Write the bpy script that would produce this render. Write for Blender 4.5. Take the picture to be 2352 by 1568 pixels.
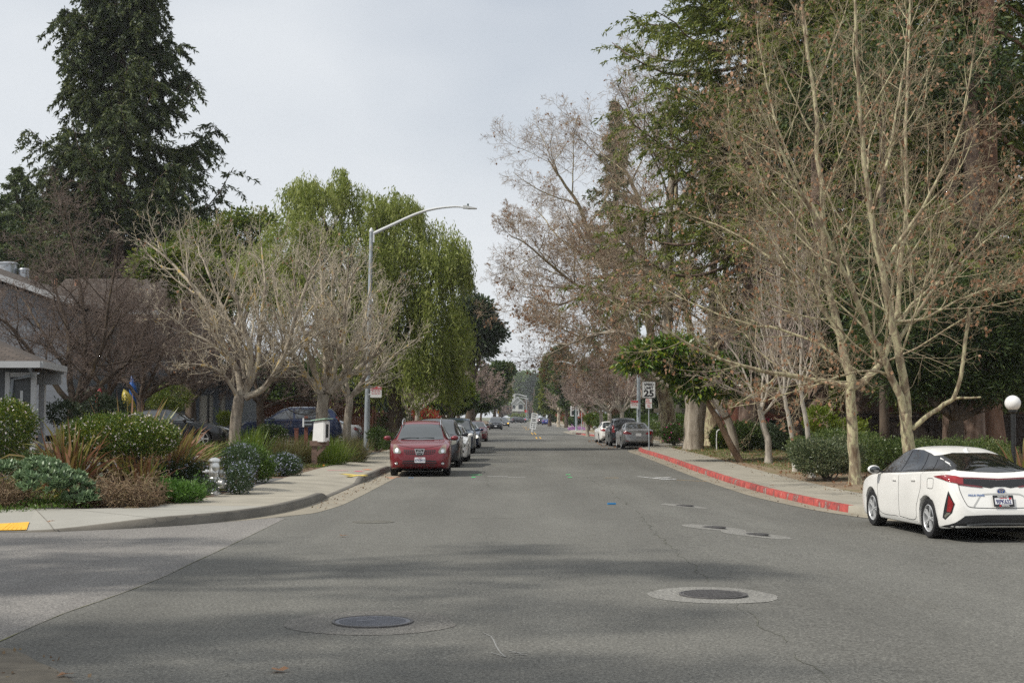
import bpy, bmesh, math, random
import numpy as np
from mathutils import Vector, Matrix
from mathutils.bvhtree import BVHTree

for o in list(bpy.data.objects):
    bpy.data.objects.remove(o)
SC = bpy.context.scene
COL = SC.collection
R = math.radians
# ------------------------------------------------------------------ camera
FPX, CX, CY, HOR = 3267.0, 1176.0, 784.0, 957.0      # measured on the photo shown 2352 px wide
CAM_H = 1.72
PITCH = math.atan((HOR - CY) / FPX)
cam = bpy.data.cameras.new('camera')
cam.lens = 36.0 * FPX / 2352.0
cam.sensor_width = 36.0
cam.clip_start = 0.1
cam.clip_end = 6000
camo = bpy.data.objects.new('camera', cam)
camo.location = (0, 0, CAM_H)
camo.rotation_euler = (math.pi / 2 + PITCH, 0, 0)
COL.objects.link(camo)
SC.camera = camo
# ------------------------------------------------------------------ sky and sun
SUN_EL, SUN_PHI = R(49), R(22)         # shadows fall to the right and slightly away
world = bpy.data.worlds.new('World')
SC.world = world
world.use_nodes = True
nt = world.node_tree
nt.nodes.clear()
wo = nt.nodes.new('ShaderNodeOutputWorld')
bg = nt.nodes.new('ShaderNodeBackground')
bg.inputs['Strength'].default_value = 0.1
sky = nt.nodes.new('ShaderNodeTexSky')
sky.sky_type = 'NISHITA'
sky.sun_disc = False
sky.sun_elevation = SUN_EL
sky.sun_rotation = math.atan2(-math.cos(SUN_PHI), -math.sin(SUN_PHI))
sky.air_density = 1.0
sky.dust_density = 2.0
tc = nt.nodes.new('ShaderNodeTexCoord')
mp = nt.nodes.new('ShaderNodeMapping')
mp.inputs['Scale'].default_value = (1.0, 1.0, 2.2)
mp.inputs['Location'].default_value = (0.55, 0.2, 0.1)
n1 = nt.nodes.new('ShaderNodeTexNoise')
n1.inputs['Scale'].default_value = 3.1
n1.inputs['Detail'].default_value = 5
n1.inputs['Roughness'].default_value = 0.5
r1 = nt.nodes.new('ShaderNodeValToRGB')          # thin cloud brightness
r1.color_ramp.elements[0].position = 0.32
r1.color_ramp.elements[0].color = (7.5, 7.9, 8.35, 1)
r1.color_ramp.elements[1].position = 0.68
r1.color_ramp.elements[1].color = (8.5, 8.8, 9.1, 1)
n2 = nt.nodes.new('ShaderNodeTexNoise')
n2.inputs['Scale'].default_value = 1.7
n2.inputs['Detail'].default_value = 4
mp2 = nt.nodes.new('ShaderNodeMapping')
mp2.inputs['Location'].default_value = (3.3, 1.0, 0.4)
mp2.inputs['Scale'].default_value = (1.0, 1.0, 1.8)
r2 = nt.nodes.new('ShaderNodeValToRGB')          # where blue shows through
r2.color_ramp.elements[0].position = 0.33
r2.color_ramp.elements[0].color = (0.55, 0.55, 0.55, 1)
r2.color_ramp.elements[1].position = 0.52
r2.color_ramp.elements[1].color = (0.93, 0.93, 0.93, 1)
mx = nt.nodes.new('ShaderNodeMixRGB')
L = nt.links.new
L(tc.outputs['Generated'], mp.inputs['Vector']); L(mp.outputs['Vector'], n1.inputs['Vector'])
L(tc.outputs['Generated'], mp2.inputs['Vector']); L(mp2.outputs['Vector'], n2.inputs['Vector'])
L(n1.outputs['Fac'], r1.inputs['Fac']); L(n2.outputs['Fac'], r2.inputs['Fac'])
L(r2.outputs['Color'], mx.inputs['Fac']); L(sky.outputs['Color'], mx.inputs['Color1'])
L(r1.outputs['Color'], mx.inputs['Color2']); L(mx.outputs['Color'], bg.inputs['Color'])
L(bg.outputs['Background'], wo.inputs['Surface'])
sun = bpy.data.lights.new('sun', 'SUN')
sun.energy = 4.0
sun.angle = R(1.4)
sun.color = (1.0, 0.95, 0.86)
suno = bpy.data.objects.new('sun', sun)
sd = Vector((math.cos(SUN_EL) * math.cos(SUN_PHI), math.cos(SUN_EL) * math.sin(SUN_PHI), -math.sin(SUN_EL)))
suno.rotation_euler = sd.to_track_quat('-Z', 'Y').to_euler()
suno.location = (-40, -10, 60)
COL.objects.link(suno)
SC.view_settings.view_transform = 'Standard'
SC.view_settings.look = 'None'
SC.view_settings.exposure = 0.0
SC.view_settings.gamma = 1.0
SC.view_settings.use_curve_mapping = False
SC.render.engine = 'CYCLES'
SC.cycles.max_bounces = 6
SC.cycles.diffuse_bounces = 3
SC.cycles.glossy_bounces = 3
SC.cycles.transmission_bounces = 4
SC.cycles.transparent_max_bounces = 6
SC.cycles.use_denoising = False
SC.cycles.denoiser = 'OPENIMAGEDENOISE'
SC.cycles.denoising_input_passes = 'RGB_ALBEDO_NORMAL'
SC.cycles.denoising_prefilter = 'ACCURATE'
SC.cycles.use_adaptive_sampling = True
SC.cycles.adaptive_threshold = 0.005

# ------------------------------------------------------------------ pixel <-> place
def Wp(px, py, Y):
    """the point at distance Y seen at photo pixel (px, py)"""
    dx, dy = (px - CX) / FPX, -(py - CY) / FPX
    c, s = math.cos(PITCH), math.sin(PITCH)
    k = Y / (c - dy * s)
    return np.array([dx * k, Y, CAM_H + k * (s + dy * c)])

def sm(a, b, t):
    t = np.clip((np.asarray(t, float) - a) / (b - a), 0, 1)
    return t * t * (3 - 2 * t)

def road_z(x, Y):
    return -0.25 * sm(2.0, 6.0, x) * (1 - sm(30, 66, Y)) * sm(2, 14, Y)

KL = [(-60, 20.4), (-30, 20.6), (-14, 20.8), (-9, 21.0), (-6.9, 21.35), (-5.4, 22.4), (-4.55, 23.8), (-4.12, 25.6), (-3.92, 28), (-3.9, 32), (-3.9, 60), (-3.9, 120), (-3.9, 250), (-3.9, 470)]
KR = [(8.75, -20), (8.7, 5), (8.6, 19), (8.4, 22.5), (7.95, 25.2), (7.15, 28.2), (6.8, 30), (6.45, 35), (6.28, 41), (6.2, 48), (6.2, 60), (6.25, 69), (6.4, 72.5), (6.95, 75), (7.7, 77), (7.9, 79), (7.9, 116), (7.6, 121), (6.7, 134), (6.35, 140), (6.3, 150), (6.35, 165), (7.3, 172), (8.6, 178), (8.9, 184), (8.9, 470)]

def xl(Y):
    p = np.array([k for k in KL if k[1] >= 20.4]); return np.interp(Y, p[:, 1], p[:, 0])
def xr(Y):
    p = np.array(KR); return np.interp(Y, p[:, 1], p[:, 0])

def gz(x, Y):
    """height of the walking surface at a place"""
    x = np.asarray(x, float); Y = np.asarray(Y, float)
    left = (x < xl(Y) - 0.001) & (Y > 20.5)
    right = x > xr(Y) + 0.001
    far = Y > 470
    z = road_z(x, Y)
    dl = xl(Y) - x
    zl = 0.14 + 0.50 * sm(2.2, 7.5, dl) * sm(25, 40, Y) + 0.12 * sm(4.6, 8, dl) * (1 - sm(25, 40, Y))
    dr = x - xr(Y)
    zr = z + 0.14 + 0.10 * sm(1.8, 6, dr)
    return np.where(left & ~far, zl, np.where(right & ~far, zr, z))

def G(px, py):
    """where the ray through a photo pixel meets the ground"""
    lo = 4.0
    for Y in np.concatenate([np.linspace(4, 120, 1200), np.linspace(120, 700, 1200)]):
        p = Wp(px, py, Y)
        if p[2] <= gz(p[0], Y):
            return np.array([p[0], Y, float(gz(p[0], Y))])
    return Wp(px, py, 700)

def at(px, Y):
    """the ground point at distance Y in photo column px"""
    x = (px - CX) / FPX * Y
    return np.array([x, Y, float(gz(x, Y))])

# ------------------------------------------------------------------ object helpers
def tag(o, label=None, cat=None, group=None, kind=None):
    if label: o['label'] = label
    if cat: o['category'] = cat
    if group: o['group'] = group
    if kind: o['kind'] = kind
    return o

def thing(name, label, cat, loc=(0, 0, 0), rotz=0.0, group=None):
    o = bpy.data.objects.new(name, None)
    o.empty_display_size = 0.3
    o.location = [float(c) for c in loc]
    o.rotation_euler = (0, 0, rotz)
    COL.objects.link(o)
    return tag(o, label, cat, group)

def link_mesh(name, me, mats, parent=None, smooth=None, loc=None):
    for m in (mats if isinstance(mats, (list, tuple)) else [mats]):
        me.materials.append(m)
    if smooth is not None:
        if smooth >= 180:
            me.shade_smooth()
        elif smooth > 0:
            me.shade_smooth()
            me.set_sharp_from_angle(angle=R(smooth))
    o = bpy.data.objects.new(name, me)
    COL.objects.link(o)
    if parent is not None: o.parent = parent
    if loc is not None: o.location = loc
    return o

def np_mesh(name, V, F, mats, parent=None, smooth=None, loc=None, uv=None):
    V = np.ascontiguousarray(V, dtype=np.float32); F = np.ascontiguousarray(F, dtype=np.int32)
    me = bpy.data.meshes.new(name)
    k = F.shape[1]
    me.vertices.add(len(V)); me.vertices.foreach_set('co', V.ravel())
    me.loops.add(F.size); me.loops.foreach_set('vertex_index', F.ravel())
    me.polygons.add(len(F))
    me.polygons.foreach_set('loop_start', np.arange(0, F.size, k, dtype=np.int32))
    me.update(calc_edges=True)
    return link_mesh(name, me, mats, parent, smooth, loc)

class MB:
    """collects shapes and links them as ONE mesh object"""
    def __init__(s): s.V = []; s.F = []; s.M = []
    def add(s, V, F, mi=0):
        b = len(s.V); s.V += [tuple(float(c) for c in v) for v in V]
        s.F += [tuple(int(i) + b for i in f) for f in F]; s.M += [mi] * len(F); return s
    def box(s, c, d, mi=0, rz=0.0, rx=0.0, ry=0.0):
        x, y, z = d[0] / 2, d[1] / 2, d[2] / 2
        m = Matrix.Rotation(rz, 3, 'Z') @ Matrix.Rotation(ry, 3, 'Y') @ Matrix.Rotation(rx, 3, 'X')
        V = [Vector(c) + m @ Vector(v) for v in ((-x, -y, -z), (x, -y, -z), (x, y, -z), (-x, y, -z), (-x, -y, z), (x, -y, z), (x, y, z), (-x, y, z))]
        return s.add(V, [(0, 3, 2, 1), (4, 5, 6, 7), (0, 1, 5, 4), (1, 2, 6, 5), (2, 3, 7, 6), (3, 0, 4, 7)], mi)
    def bevbox(s, c, d, b, mi=0, rz=0.0):
        """box with bevelled vertical edges and top"""
        x, y, z = d[0] / 2, d[1] / 2, d[2] / 2
        ring = [(-x + b, -y), (x - b, -y), (x, -y + b), (x, y - b), (x - b, y), (-x + b, y), (-x, y - b), (-x, -y + b)]
        k = (1 - b / max(x, 1e-6), 1 - b / max(y, 1e-6))
        lay = [(1, 1, -z + b * .0), (1, 1, z - b), (k[0], k[1], z)]
        m = Matrix.Rotation(rz, 3, 'Z'); V = []
        for (a, e, zz) in lay:
            V += [Vector(c) + m @ Vector((p[0] * a, p[1] * e, zz)) for p in ring]
        F = [tuple(range(7, -1, -1)), tuple(range(16, 24))]
        for l in range(2):
            for i in range(8):
                j = (i + 1) % 8; F.append((l * 8 + i, l * 8 + j, l * 8 + 8 + j, l * 8 + 8 + i))
        return s.add(V, F, mi)
    def tube(s, pts, rad, k=8, mi=0, cap=True):
        P = np.array(pts, float); M = len(P)
        rad = np.full(M, rad, float) if np.isscalar(rad) else np.array(rad, float)
        V, F = tubes(P[None], rad[None], k)
        s.add(V, F, mi)
        if cap:
            n = len(s.V) - M * k
            s.F.append(tuple(range(n + k - 1, n - 1, -1))); s.M.append(mi)
            s.F.append(tuple(range(n + (M - 1) * k, n + M * k))); s.M.append(mi)
        return s
    def lathe(s, prof, k=20, c=(0, 0, 0), axis='Z', mi=0, rot=None, cap=True):
        """prof: (radius, height) pairs"""
        V = []; F = []
        m = {'Z': Matrix.Identity(3), 'X': Matrix.Rotation(math.pi / 2, 3, 'Y'), 'Y': Matrix.Rotation(-math.pi / 2, 3, 'X')}[axis]
        if rot is not None: m = rot
        for (r, h) in prof:
            for i in range(k):
                a = 2 * math.pi * i / k
                V.append(Vector(c) + m @ Vector((r * math.cos(a), r * math.sin(a), h)))
        for l in range(len(prof) - 1):
            for i in range(k):
                j = (i + 1) % k
                F.append((l * k + i, l * k + j, l * k + k + j, l * k + k + i))
        if cap and prof[0][0] > 1e-5: F.append(tuple(range(k - 1, -1, -1)))
        if cap and prof[-1][0] > 1e-5: F.append(tuple(range((len(prof) - 1) * k, len(prof) * k)))
        return s.add(V, F, mi)
    def prism(s, poly, y0, y1, mi=0, plane='XZ'):
        """outline in x,z extruded from y0 to y1 (or plane YZ along x, XY along z)"""
        n = len(poly)
        f = {'XZ': lambda p, t: (p[0], t, p[1]), 'YZ': lambda p, t: (t, p[0], p[1]), 'XY': lambda p, t: (p[0], p[1], t)}[plane]
        V = [f(p, y0) for p in poly] + [f(p, y1) for p in poly]
        F = [tuple(range(n)), tuple(range(2 * n - 1, n - 1, -1))] + [(i, n + i, n + (i + 1) % n, (i + 1) % n) for i in range(n)]
        return s.add(V, F, mi)
    def ball(s, c, r, k=16, mi=0):
        r = (r, r, r) if np.isscalar(r) else r
        V = []; F = []; h = k // 2
        for i in range(h + 1):
            t = math.pi * i / h
            for j in range(k):
                a = 2 * math.pi * j / k
                V.append((c[0] + r[0] * math.sin(t) * math.cos(a), c[1] + r[1] * math.sin(t) * math.sin(a), c[2] + r[2] * math.cos(t)))
        for i in range(h):
            for j in range(k):
                F.append((i * k + j, i * k + k + j, i * k + k + (j + 1) % k, i * k + (j + 1) % k))
        return s.add(V, F, mi)
    def build(s, name, mats, parent=None, smooth=35, loc=None, fix=True):
        me = bpy.data.meshes.new(name)
        me.from_pydata(s.V, [], s.F)
        me.polygons.foreach_set('material_index', np.array(s.M, dtype=np.int32))
        if fix:
            bm = bmesh.new(); bm.from_mesh(me)
            bmesh.ops.remove_doubles(bm, verts=bm.verts, dist=1e-5)
            bmesh.ops.recalc_face_normals(bm, faces=bm.faces)
            bm.to_mesh(me); bm.free()
        me.update()
        return link_mesh(name, me, mats, parent, smooth, loc)

def tubes(P, Rd, k):
    """P (N,M,3) centre lines, Rd (N,M) radii -> tube vertices and quads"""
    P = np.asarray(P, float); N, M, _ = P.shape
    T = np.gradient(P, axis=1)
    T /= np.linalg.norm(T, axis=2, keepdims=True) + 1e-9
    mean = T.mean(axis=1); ref = np.where((np.abs(mean[:, 2]) > 0.75)[:, None], np.array([1.0, 0.13, 0.07]), np.array([0.05, 0.03, 1.0]))
    n1 = np.cross(ref[:, None, :], T); n1 /= np.linalg.norm(n1, axis=2, keepdims=True) + 1e-9
    n2 = np.cross(T, n1)
    a = np.arange(k) * 2 * np.pi / k
    V = P[:, :, None, :] + Rd[:, :, None, None] * (np.cos(a)[None, None, :, None] * n1[:, :, None, :] + np.sin(a)[None, None, :, None] * n2[:, :, None, :])
    idx = np.arange(N * M * k).reshape(N, M, k)
    i0 = idx[:, :-1, :]; i1 = idx[:, 1:, :]
    F = np.stack([i0, np.roll(i0, -1, axis=2), np.roll(i1, -1, axis=2), i1], axis=-1).reshape(-1, 4)
    return V.reshape(-1, 3), F

def cr(pts, M):
    """smooth curve through points, M samples"""
    P = np.array(pts, float)
    if len(P) == 2: return P[0] + np.linspace(0, 1, M)[:, None] * (P[1] - P[0])
    Q = np.vstack([2 * P[0] - P[1], P, 2 * P[-1] - P[-2]])
    t = np.linspace(0, len(P) - 1 - 1e-6, M); i = t.astype(int); f = (t - i)[:, None]
    a, b, c, d = Q[i], Q[i + 1], Q[i + 2], Q[i + 3]
    return 0.5 * (2 * b + (c - a) * f + (2 * a - 5 * b + 4 * c - d) * f ** 2 + (3 * b - 3 * c + d - a) * f ** 3)

def blades(pos, d, Ln, Wd, rng, flat=None):
    """leaf-shaped quads"""
    N = len(pos)
    d = d / (np.linalg.norm(d, axis=1, keepdims=True) + 1e-9)
    rv = rng.normal(size=(N, 3)) if flat is None else flat
    s = np.cross(d, rv); s /= np.linalg.norm(s, axis=1, keepdims=True) + 1e-9
    Ln = np.broadcast_to(np.asarray(Ln, float), (N,))[:, None]; Wd = np.broadcast_to(np.asarray(Wd, float), (N,))[:, None]
    a = pos; c = pos + d * Ln; m = pos + d * Ln * 0.45
    V = np.stack([a, m + s * Wd * .5, c, m - s * Wd * .5], axis=1).reshape(-1, 3)
    F = np.arange(4 * N).reshape(N, 4)
    return V, F

def ribbons(P, Wd, side):
    """P (N,M,3) centre lines, Wd (N,M) widths, side (N,3)"""
    N, M, _ = P.shape
    V = np.stack([P - side[:, None, :] * Wd[:, :, None] / 2, P + side[:, None, :] * Wd[:, :, None] / 2], axis=2).reshape(-1, 3)
    idx = np.arange(N * M * 2).reshape(N, M, 2)
    F = np.stack([idx[:, :-1, 0], idx[:, :-1, 1], idx[:, 1:, 1], idx[:, 1:, 0]], axis=-1).reshape(-1, 4)
    return V, F

def join(parts):
    Vs = []; Fs = []; n = 0
    for V, F in parts:
        Vs.append(V); Fs.append(F + n); n += len(V)
    return np.concatenate(Vs), np.concatenate(Fs)

def text_geo(body, size, cx=0, cz=0, y=0, wide=1.0, bold=0.0, align='CENTER'):
    """lettering as flat geometry in the x,z plane at depth y, read from -y"""
    cu = bpy.data.curves.new('lettering', 'FONT')
    cu.body = body; cu.size = size; cu.align_x = align; cu.align_y = 'CENTER'; cu.offset = bold; cu.resolution_u = 3
    ob = bpy.data.objects.new('lettering', cu)
    me = bpy.data.meshes.new_from_object(ob)
    V = [(cx + v.co.x * wide, y, cz + v.co.y) for v in me.vertices]
    F = [tuple(p.vertices) for p in me.polygons]
    bpy.data.objects.remove(ob); bpy.data.curves.remove(cu); bpy.data.meshes.remove(me)
    return V, F

def rrect(w, h, r, cx=0, cz=0, n=4):
    out = []
    for (sx, sz, a0) in ((1, 1, 0), (-1, 1, 90), (-1, -1, 180), (1, -1, 270)):
        for i in range(n + 1):
            a = R(a0 + 90 * i / n)
            out.append((cx + sx * (w / 2 - r) + r * math.cos(a), cz + sz * (h / 2 - r) + r * math.sin(a)))
    return out
# ------------------------------------------------------------------ materials
MATS = {}
def nodes(name):
    m = bpy.data.materials.new(name); m.use_nodes = True
    t = m.node_tree; b = t.nodes['Principled BSDF']
    MATS[name] = m
    return m, t, b
def sset(b, **k):
    for n, v in k.items():
        b.inputs[n.replace('_', ' ')].default_value = v
def rgba(c): return (c[0], c[1], c[2], 1.0)
def noise(t, scale, detail=4, rough=0.55, vec='Object', stretch=None, dist=0.0):
    n = t.nodes.new('ShaderNodeTexNoise'); n.inputs['Scale'].default_value = scale
    n.inputs['Detail'].default_value = detail; n.inputs['Roughness'].default_value = rough; n.inputs['Distortion'].default_value = dist
    c = t.nodes.new('ShaderNodeTexCoord'); o = c.outputs[vec]
    if stretch:
        mp = t.nodes.new('ShaderNodeMapping'); mp.inputs['Scale'].default_value = stretch
        t.links.new(o, mp.inputs['Vector']); o = mp.outputs['Vector']
    t.links.new(o, n.inputs['Vector'])
    return n.outputs['Fac']
def ramp(t, fac, stops, interp='LINEAR'):
    r = t.nodes.new('ShaderNodeValToRGB'); cr_ = r.color_ramp; cr_.interpolation = interp
    while len(cr_.elements) < len(stops): cr_.elements.new(0.5)
    for e, (p, c) in zip(cr_.elements, stops): e.position = p; e.color = rgba(c)
    t.links.new(fac, r.inputs['Fac']); return r.outputs['Color']
def mixc(t, a, b, fac, mode='MIX'):
    m = t.nodes.new('ShaderNodeMixRGB'); m.blend_type = mode
    for s, v in (('Fac', fac), ('Color1', a), ('Color2', b)):
        if isinstance(v, (int, float)): m.inputs[s].default_value = v
        elif isinstance(v, tuple): m.inputs[s].default_value = rgba(v)
        else: t.links.new(v, m.inputs[s])
    return m.outputs['Color']
def bump(t, b, h, strength=0.4, dist=0.01):
    n = t.nodes.new('ShaderNodeBump'); n.inputs['Strength'].default_value = strength; n.inputs['Distance'].default_value = dist
    t.links.new(h, n.inputs['Height']); t.links.new(n.outputs['Normal'], b.inputs['Normal'])
def plain(name, c, rough=0.5, metal=0.0, spec=0.5, coat=0.0, var=0.0, scale=3.0, bmp=0.0):
    m, t, b = nodes(name)
    sset(b, Base_Color=rgba(c), Roughness=rough, Metallic=metal, Coat_Weight=coat)
    b.inputs['Specular IOR Level'].default_value = spec
    if var:
        f = noise(t, scale, 6)
        t.links.new(ramp(t, f, [(0.3, tuple(x * (1 - var) for x in c)), (0.7, tuple(min(1, x * (1 + var)) for x in c))]), b.inputs['Base Color'])
        if bmp: bump(t, b, f, bmp)
    return m
def leafm(name, cols, rough=0.5, trans=0.3, clump=0.0):
    m, t, b = nodes(name)
    g = t.nodes.new('ShaderNodeNewGeometry')
    fac = g.outputs['Random Per Island']
    if clump:
        nz = noise(t, clump, 2)
        ad = t.nodes.new('ShaderNodeMath'); ad.operation = 'MULTIPLY_ADD'
        t.links.new(nz, ad.inputs[0]); ad.inputs[1].default_value = 1.1; ad.inputs[2].default_value = -0.55
        a2 = t.nodes.new('ShaderNodeMath'); a2.operation = 'ADD'; a2.use_clamp = True
        t.links.new(fac, a2.inputs[0]); t.links.new(ad.outputs[0], a2.inputs[1]); fac = a2.outputs[0]
    col = ramp(t, fac, [(i / max(1, len(cols) - 1), c) for i, c in enumerate(cols)])
    t.links.new(col, b.inputs['Base Color']); sset(b, Roughness=rough)
    b.inputs['Specular IOR Level'].default_value = 0.35
    tr = t.nodes.new('ShaderNodeBsdfTranslucent'); t.links.new(col, tr.inputs['Color'])
    ms = t.nodes.new('ShaderNodeMixShader'); ms.inputs['Fac'].default_value = trans
    t.links.new(b.outputs[0], ms.inputs[1]); t.links.new(tr.outputs[0], ms.inputs[2])
    t.links.new(ms.outputs[0], t.nodes['Material Output'].inputs['Surface'])
    return m

def asphalt(name, base, tint, joint=False):
    m, t, b = nodes(name)
    big = noise(t, 0.35, 5, 0.6, stretch=(1.0, 0.35, 1.0))
    c1 = ramp(t, big, [(0.3, tuple(x * 0.80 for x in base)), (0.7, tuple(x * 1.14 for x in base))])
    lane = noise(t, 0.8, 3, 0.5, stretch=(1.0, 0.06, 1.0))
    c1 = mixc(t, c1, ramp(t, lane, [(0.35, (0.40, 0.40, 0.40)), (0.65, (0.58, 0.58, 0.57))]), 0.55, 'OVERLAY')
    med = noise(t, 5.0, 3)
    c2 = mixc(t, c1, ramp(t, med, [(0.3, (0.42, 0.42, 0.42)), (0.7, (0.58, 0.58, 0.58))]), 0.45, 'OVERLAY')
    v = t.nodes.new('ShaderNodeTexVoronoi'); v.inputs['Scale'].default_value = 85.0
    c = t.nodes.new('ShaderNodeTexCoord'); t.links.new(c.outputs['Object'], v.inputs['Vector'])
    agg = ramp(t, v.outputs['Color'], [(0.15, (0.30, 0.30, 0.30)), (0.75, (0.62, 0.61, 0.58)), (0.97, (0.95, 0.94, 0.9))])
    c3 = mixc(t, c2, agg, 0.62, 'OVERLAY')
    gr = noise(t, 34.0, 4, 0.9)
    c3 = mixc(t, c3, ramp(t, gr, [(0.34, (0.06, 0.06, 0.06)), (0.5, (0.5, 0.5, 0.5)), (0.66, (0.96, 0.96, 0.94))]), 0.9, 'OVERLAY')
    st2 = noise(t, 0.9, 4, 0.7, stretch=(1.0, 0.25, 1.0))
    c3 = mixc(t, c3, ramp(t, st2, [(0.60, (1, 1, 1)), (0.74, (0.80, 0.79, 0.77))]), 0.8, 'MULTIPLY')
    c4 = mixc(t, c3, tint, 0.12)
    # pale worn aggregate stones
    v2 = t.nodes.new('ShaderNodeTexVoronoi'); v2.inputs['Scale'].default_value = 16.0
    t.links.new(c.outputs['Object'], v2.inputs['Vector'])
    st = ramp(t, v2.outputs['Distance'], [(0.045, (1, 1, 1)), (0.10, (0, 0, 0))])
    c5 = mixc(t, c4, tuple(min(0.5, x * 2.6) for x in base), mixc(t, (0, 0, 0), st, 0.55))
    t.links.new(c5, b.inputs['Base Color']); sset(b, Roughness=0.88)
    b.inputs['Specular IOR Level'].default_value = 0.3
    bump(t, b, v.outputs['Distance'], 0.35, 0.006)
    return m
ASPH = asphalt('asphalt', (0.126, 0.125, 0.118), (0.16, 0.15, 0.12))
ASPH2 = asphalt('asphalt_side', (0.185, 0.178, 0.172), (0.2, 0.18, 0.17))
ASPHP = asphalt('asphalt_patch', (0.122, 0.119, 0.107), (0.15, 0.14, 0.11))
AGG = asphalt('collar_aggregate', (0.20, 0.197, 0.187), (0.25, 0.24, 0.22))
AGGD = asphalt('worn_collar_aggregate', (0.155, 0.151, 0.143), (0.2, 0.17, 0.14))
ASPHD = asphalt('asphalt_drive', (0.11, 0.11, 0.112), (0.1, 0.1, 0.1))

def concrete(name, base, joints=True, dirt=0.35):
    m, t, b = nodes(name)
    f = noise(t, 1.2, 8, 0.6); f2 = noise(t, 40, 3)
    c = ramp(t, f, [(0.25, tuple(x * (1 - dirt) for x in base)), (0.6, base), (0.8, tuple(min(1, x * 1.12) for x in base))])
    c = mixc(t, c, ramp(t, f2, [(0.3, (0.38, 0.38, 0.38)), (0.7, (0.6, 0.6, 0.6))]), 0.35, 'OVERLAY')
    t.links.new(c, b.inputs['Base Color']); sset(b, Roughness=0.85)
    bump(t, b, f2, 0.2, 0.004)
    return m
CONC = concrete('concrete', (0.315, 0.29, 0.235), dirt=0.28)
CONCG = concrete('concrete_new', (0.31, 0.30, 0.265), dirt=0.15)
CONCD = concrete('concrete_kerb', (0.17, 0.155, 0.13), dirt=0.45)
CONCGUT = concrete('concrete_gutter', (0.27, 0.24, 0.185), dirt=0.3)
COLLAR = concrete('concrete_collar', (0.225, 0.22, 0.205), dirt=0.3)
COLLARD = concrete('worn_collar', (0.165, 0.16, 0.145), dirt=0.35)
def redkerb():
    m, t, b = nodes('red_kerb_paint')
    f = noise(t, 2.2, 9, 0.72, dist=0.4)
    c = ramp(t, f, [(0.37, (0.26, 0.225, 0.195)), (0.42, (0.15, 0.035, 0.03)), (0.48, (0.29, 0.045, 0.038)), (0.57, (0.40, 0.065, 0.05)), (0.615, (0.42, 0.13, 0.10)), (0.65, (0.38, 0.31, 0.26))])
    t.links.new(c, b.inputs['Base Color']); sset(b, Roughness=0.7); bump(t, b, f, 0.3, 0.01)
    return m
REDK = redkerb()
def dirt(name, c1, c2, c3, s1=0.5, s2=30):
    m, t, b = nodes(name)
    f = noise(t, s1, 6, 0.6); f2 = noise(t, s2, 5, 0.7)
    c = ramp(t, f, [(0.3, c1), (0.5, c2), (0.7, c3)])
    c = mixc(t, c, ramp(t, f2, [(0.35, (0.25, 0.25, 0.25)), (0.65, (0.72, 0.72, 0.72))]), 0.6, 'OVERLAY')
    t.links.new(c, b.inputs['Base Color']); sset(b, Roughness=0.95); bump(t, b, f2, 0.8, 0.03)
    return m
DIRT = dirt('bare_earth', (0.19, 0.135, 0.09), (0.24, 0.18, 0.115), (0.15, 0.14, 0.06))
MULCH = dirt('mulch', (0.10, 0.06, 0.04), (0.15, 0.095, 0.06), (0.08, 0.09, 0.03))
FARG = dirt('far_ground', (0.07, 0.09, 0.035), (0.10, 0.11, 0.05), (0.12, 0.11, 0.06), 0.05, 3)

def barkm(name, stops, scale=4.0, stretch=(1, 1, 0.35), bscale=18, bstr=0.6, rough=0.85, detail=6):
    m, t, b = nodes(name)
    f = noise(t, scale, detail, 0.6, stretch=stretch, dist=0.3)
    c = ramp(t, f, stops)
    g = noise(t, bscale, 4, 0.6, stretch=(1, 1, 0.25))
    c = mixc(t, c, ramp(t, g, [(0.3, (0.36, 0.36, 0.36)), (0.7, (0.62, 0.62, 0.62))]), 0.5, 'OVERLAY')
    t.links.new(c, b.inputs['Base Color']); sset(b, Roughness=rough)
    b.inputs['Specular IOR Level'].default_value = 0.2
    bump(t, b, g, bstr, 0.02)
    return m
B_SYC = barkm('sycamore_bark', [(0.36, (0.16, 0.115, 0.075)), (0.42, (0.25, 0.20, 0.135)), (0.485, (0.31, 0.26, 0.18)), (0.51, (0.43, 0.40, 0.245)), (0.565, (0.48, 0.44, 0.285)), (0.585, (0.33, 0.27, 0.185)), (0.68, (0.20, 0.155, 0.105))], 4.2, (1, 1, 0.38))
B_SYCT = barkm('sycamore_twig', [(0.35, (0.25, 0.19, 0.135)), (0.55, (0.36, 0.30, 0.20)), (0.7, (0.45, 0.40, 0.25))], 2.0, bstr=0.1)
B_OLDT = barkm('old_plane_twig', [(0.35, (0.24, 0.175, 0.125)), (0.55, (0.37, 0.29, 0.21)), (0.7, (0.46, 0.38, 0.27))], 2.0, bstr=0.1)
B_LICH = barkm('lichen_bark', [(0.38, (0.24, 0.20, 0.155)), (0.50, (0.40, 0.35, 0.28)), (0.585, (0.46, 0.41, 0.31)), (0.63, (0.52, 0.35, 0.08)), (0.70, (0.42, 0.35, 0.24))], 3.0, (1, 1, 0.6))
B_LICHT = barkm('lichen_twig', [(0.35, (0.38, 0.33, 0.265)), (0.55, (0.52, 0.465, 0.37)), (0.68, (0.50, 0.41, 0.22))], 2.5, bstr=0.1)
B_GREY = barkm('grey_trunk_bark', [(0.35, (0.19, 0.16, 0.125)), (0.55, (0.33, 0.29, 0.235)), (0.7, (0.45, 0.40, 0.34))], 5, (1, 1, 0.2), 22, 0.9)
B_DARK = barkm('dark_bark', [(0.35, (0.055, 0.042, 0.033)), (0.6, (0.12, 0.092, 0.07)), (0.72, (0.2, 0.16, 0.08))], 4)
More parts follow.
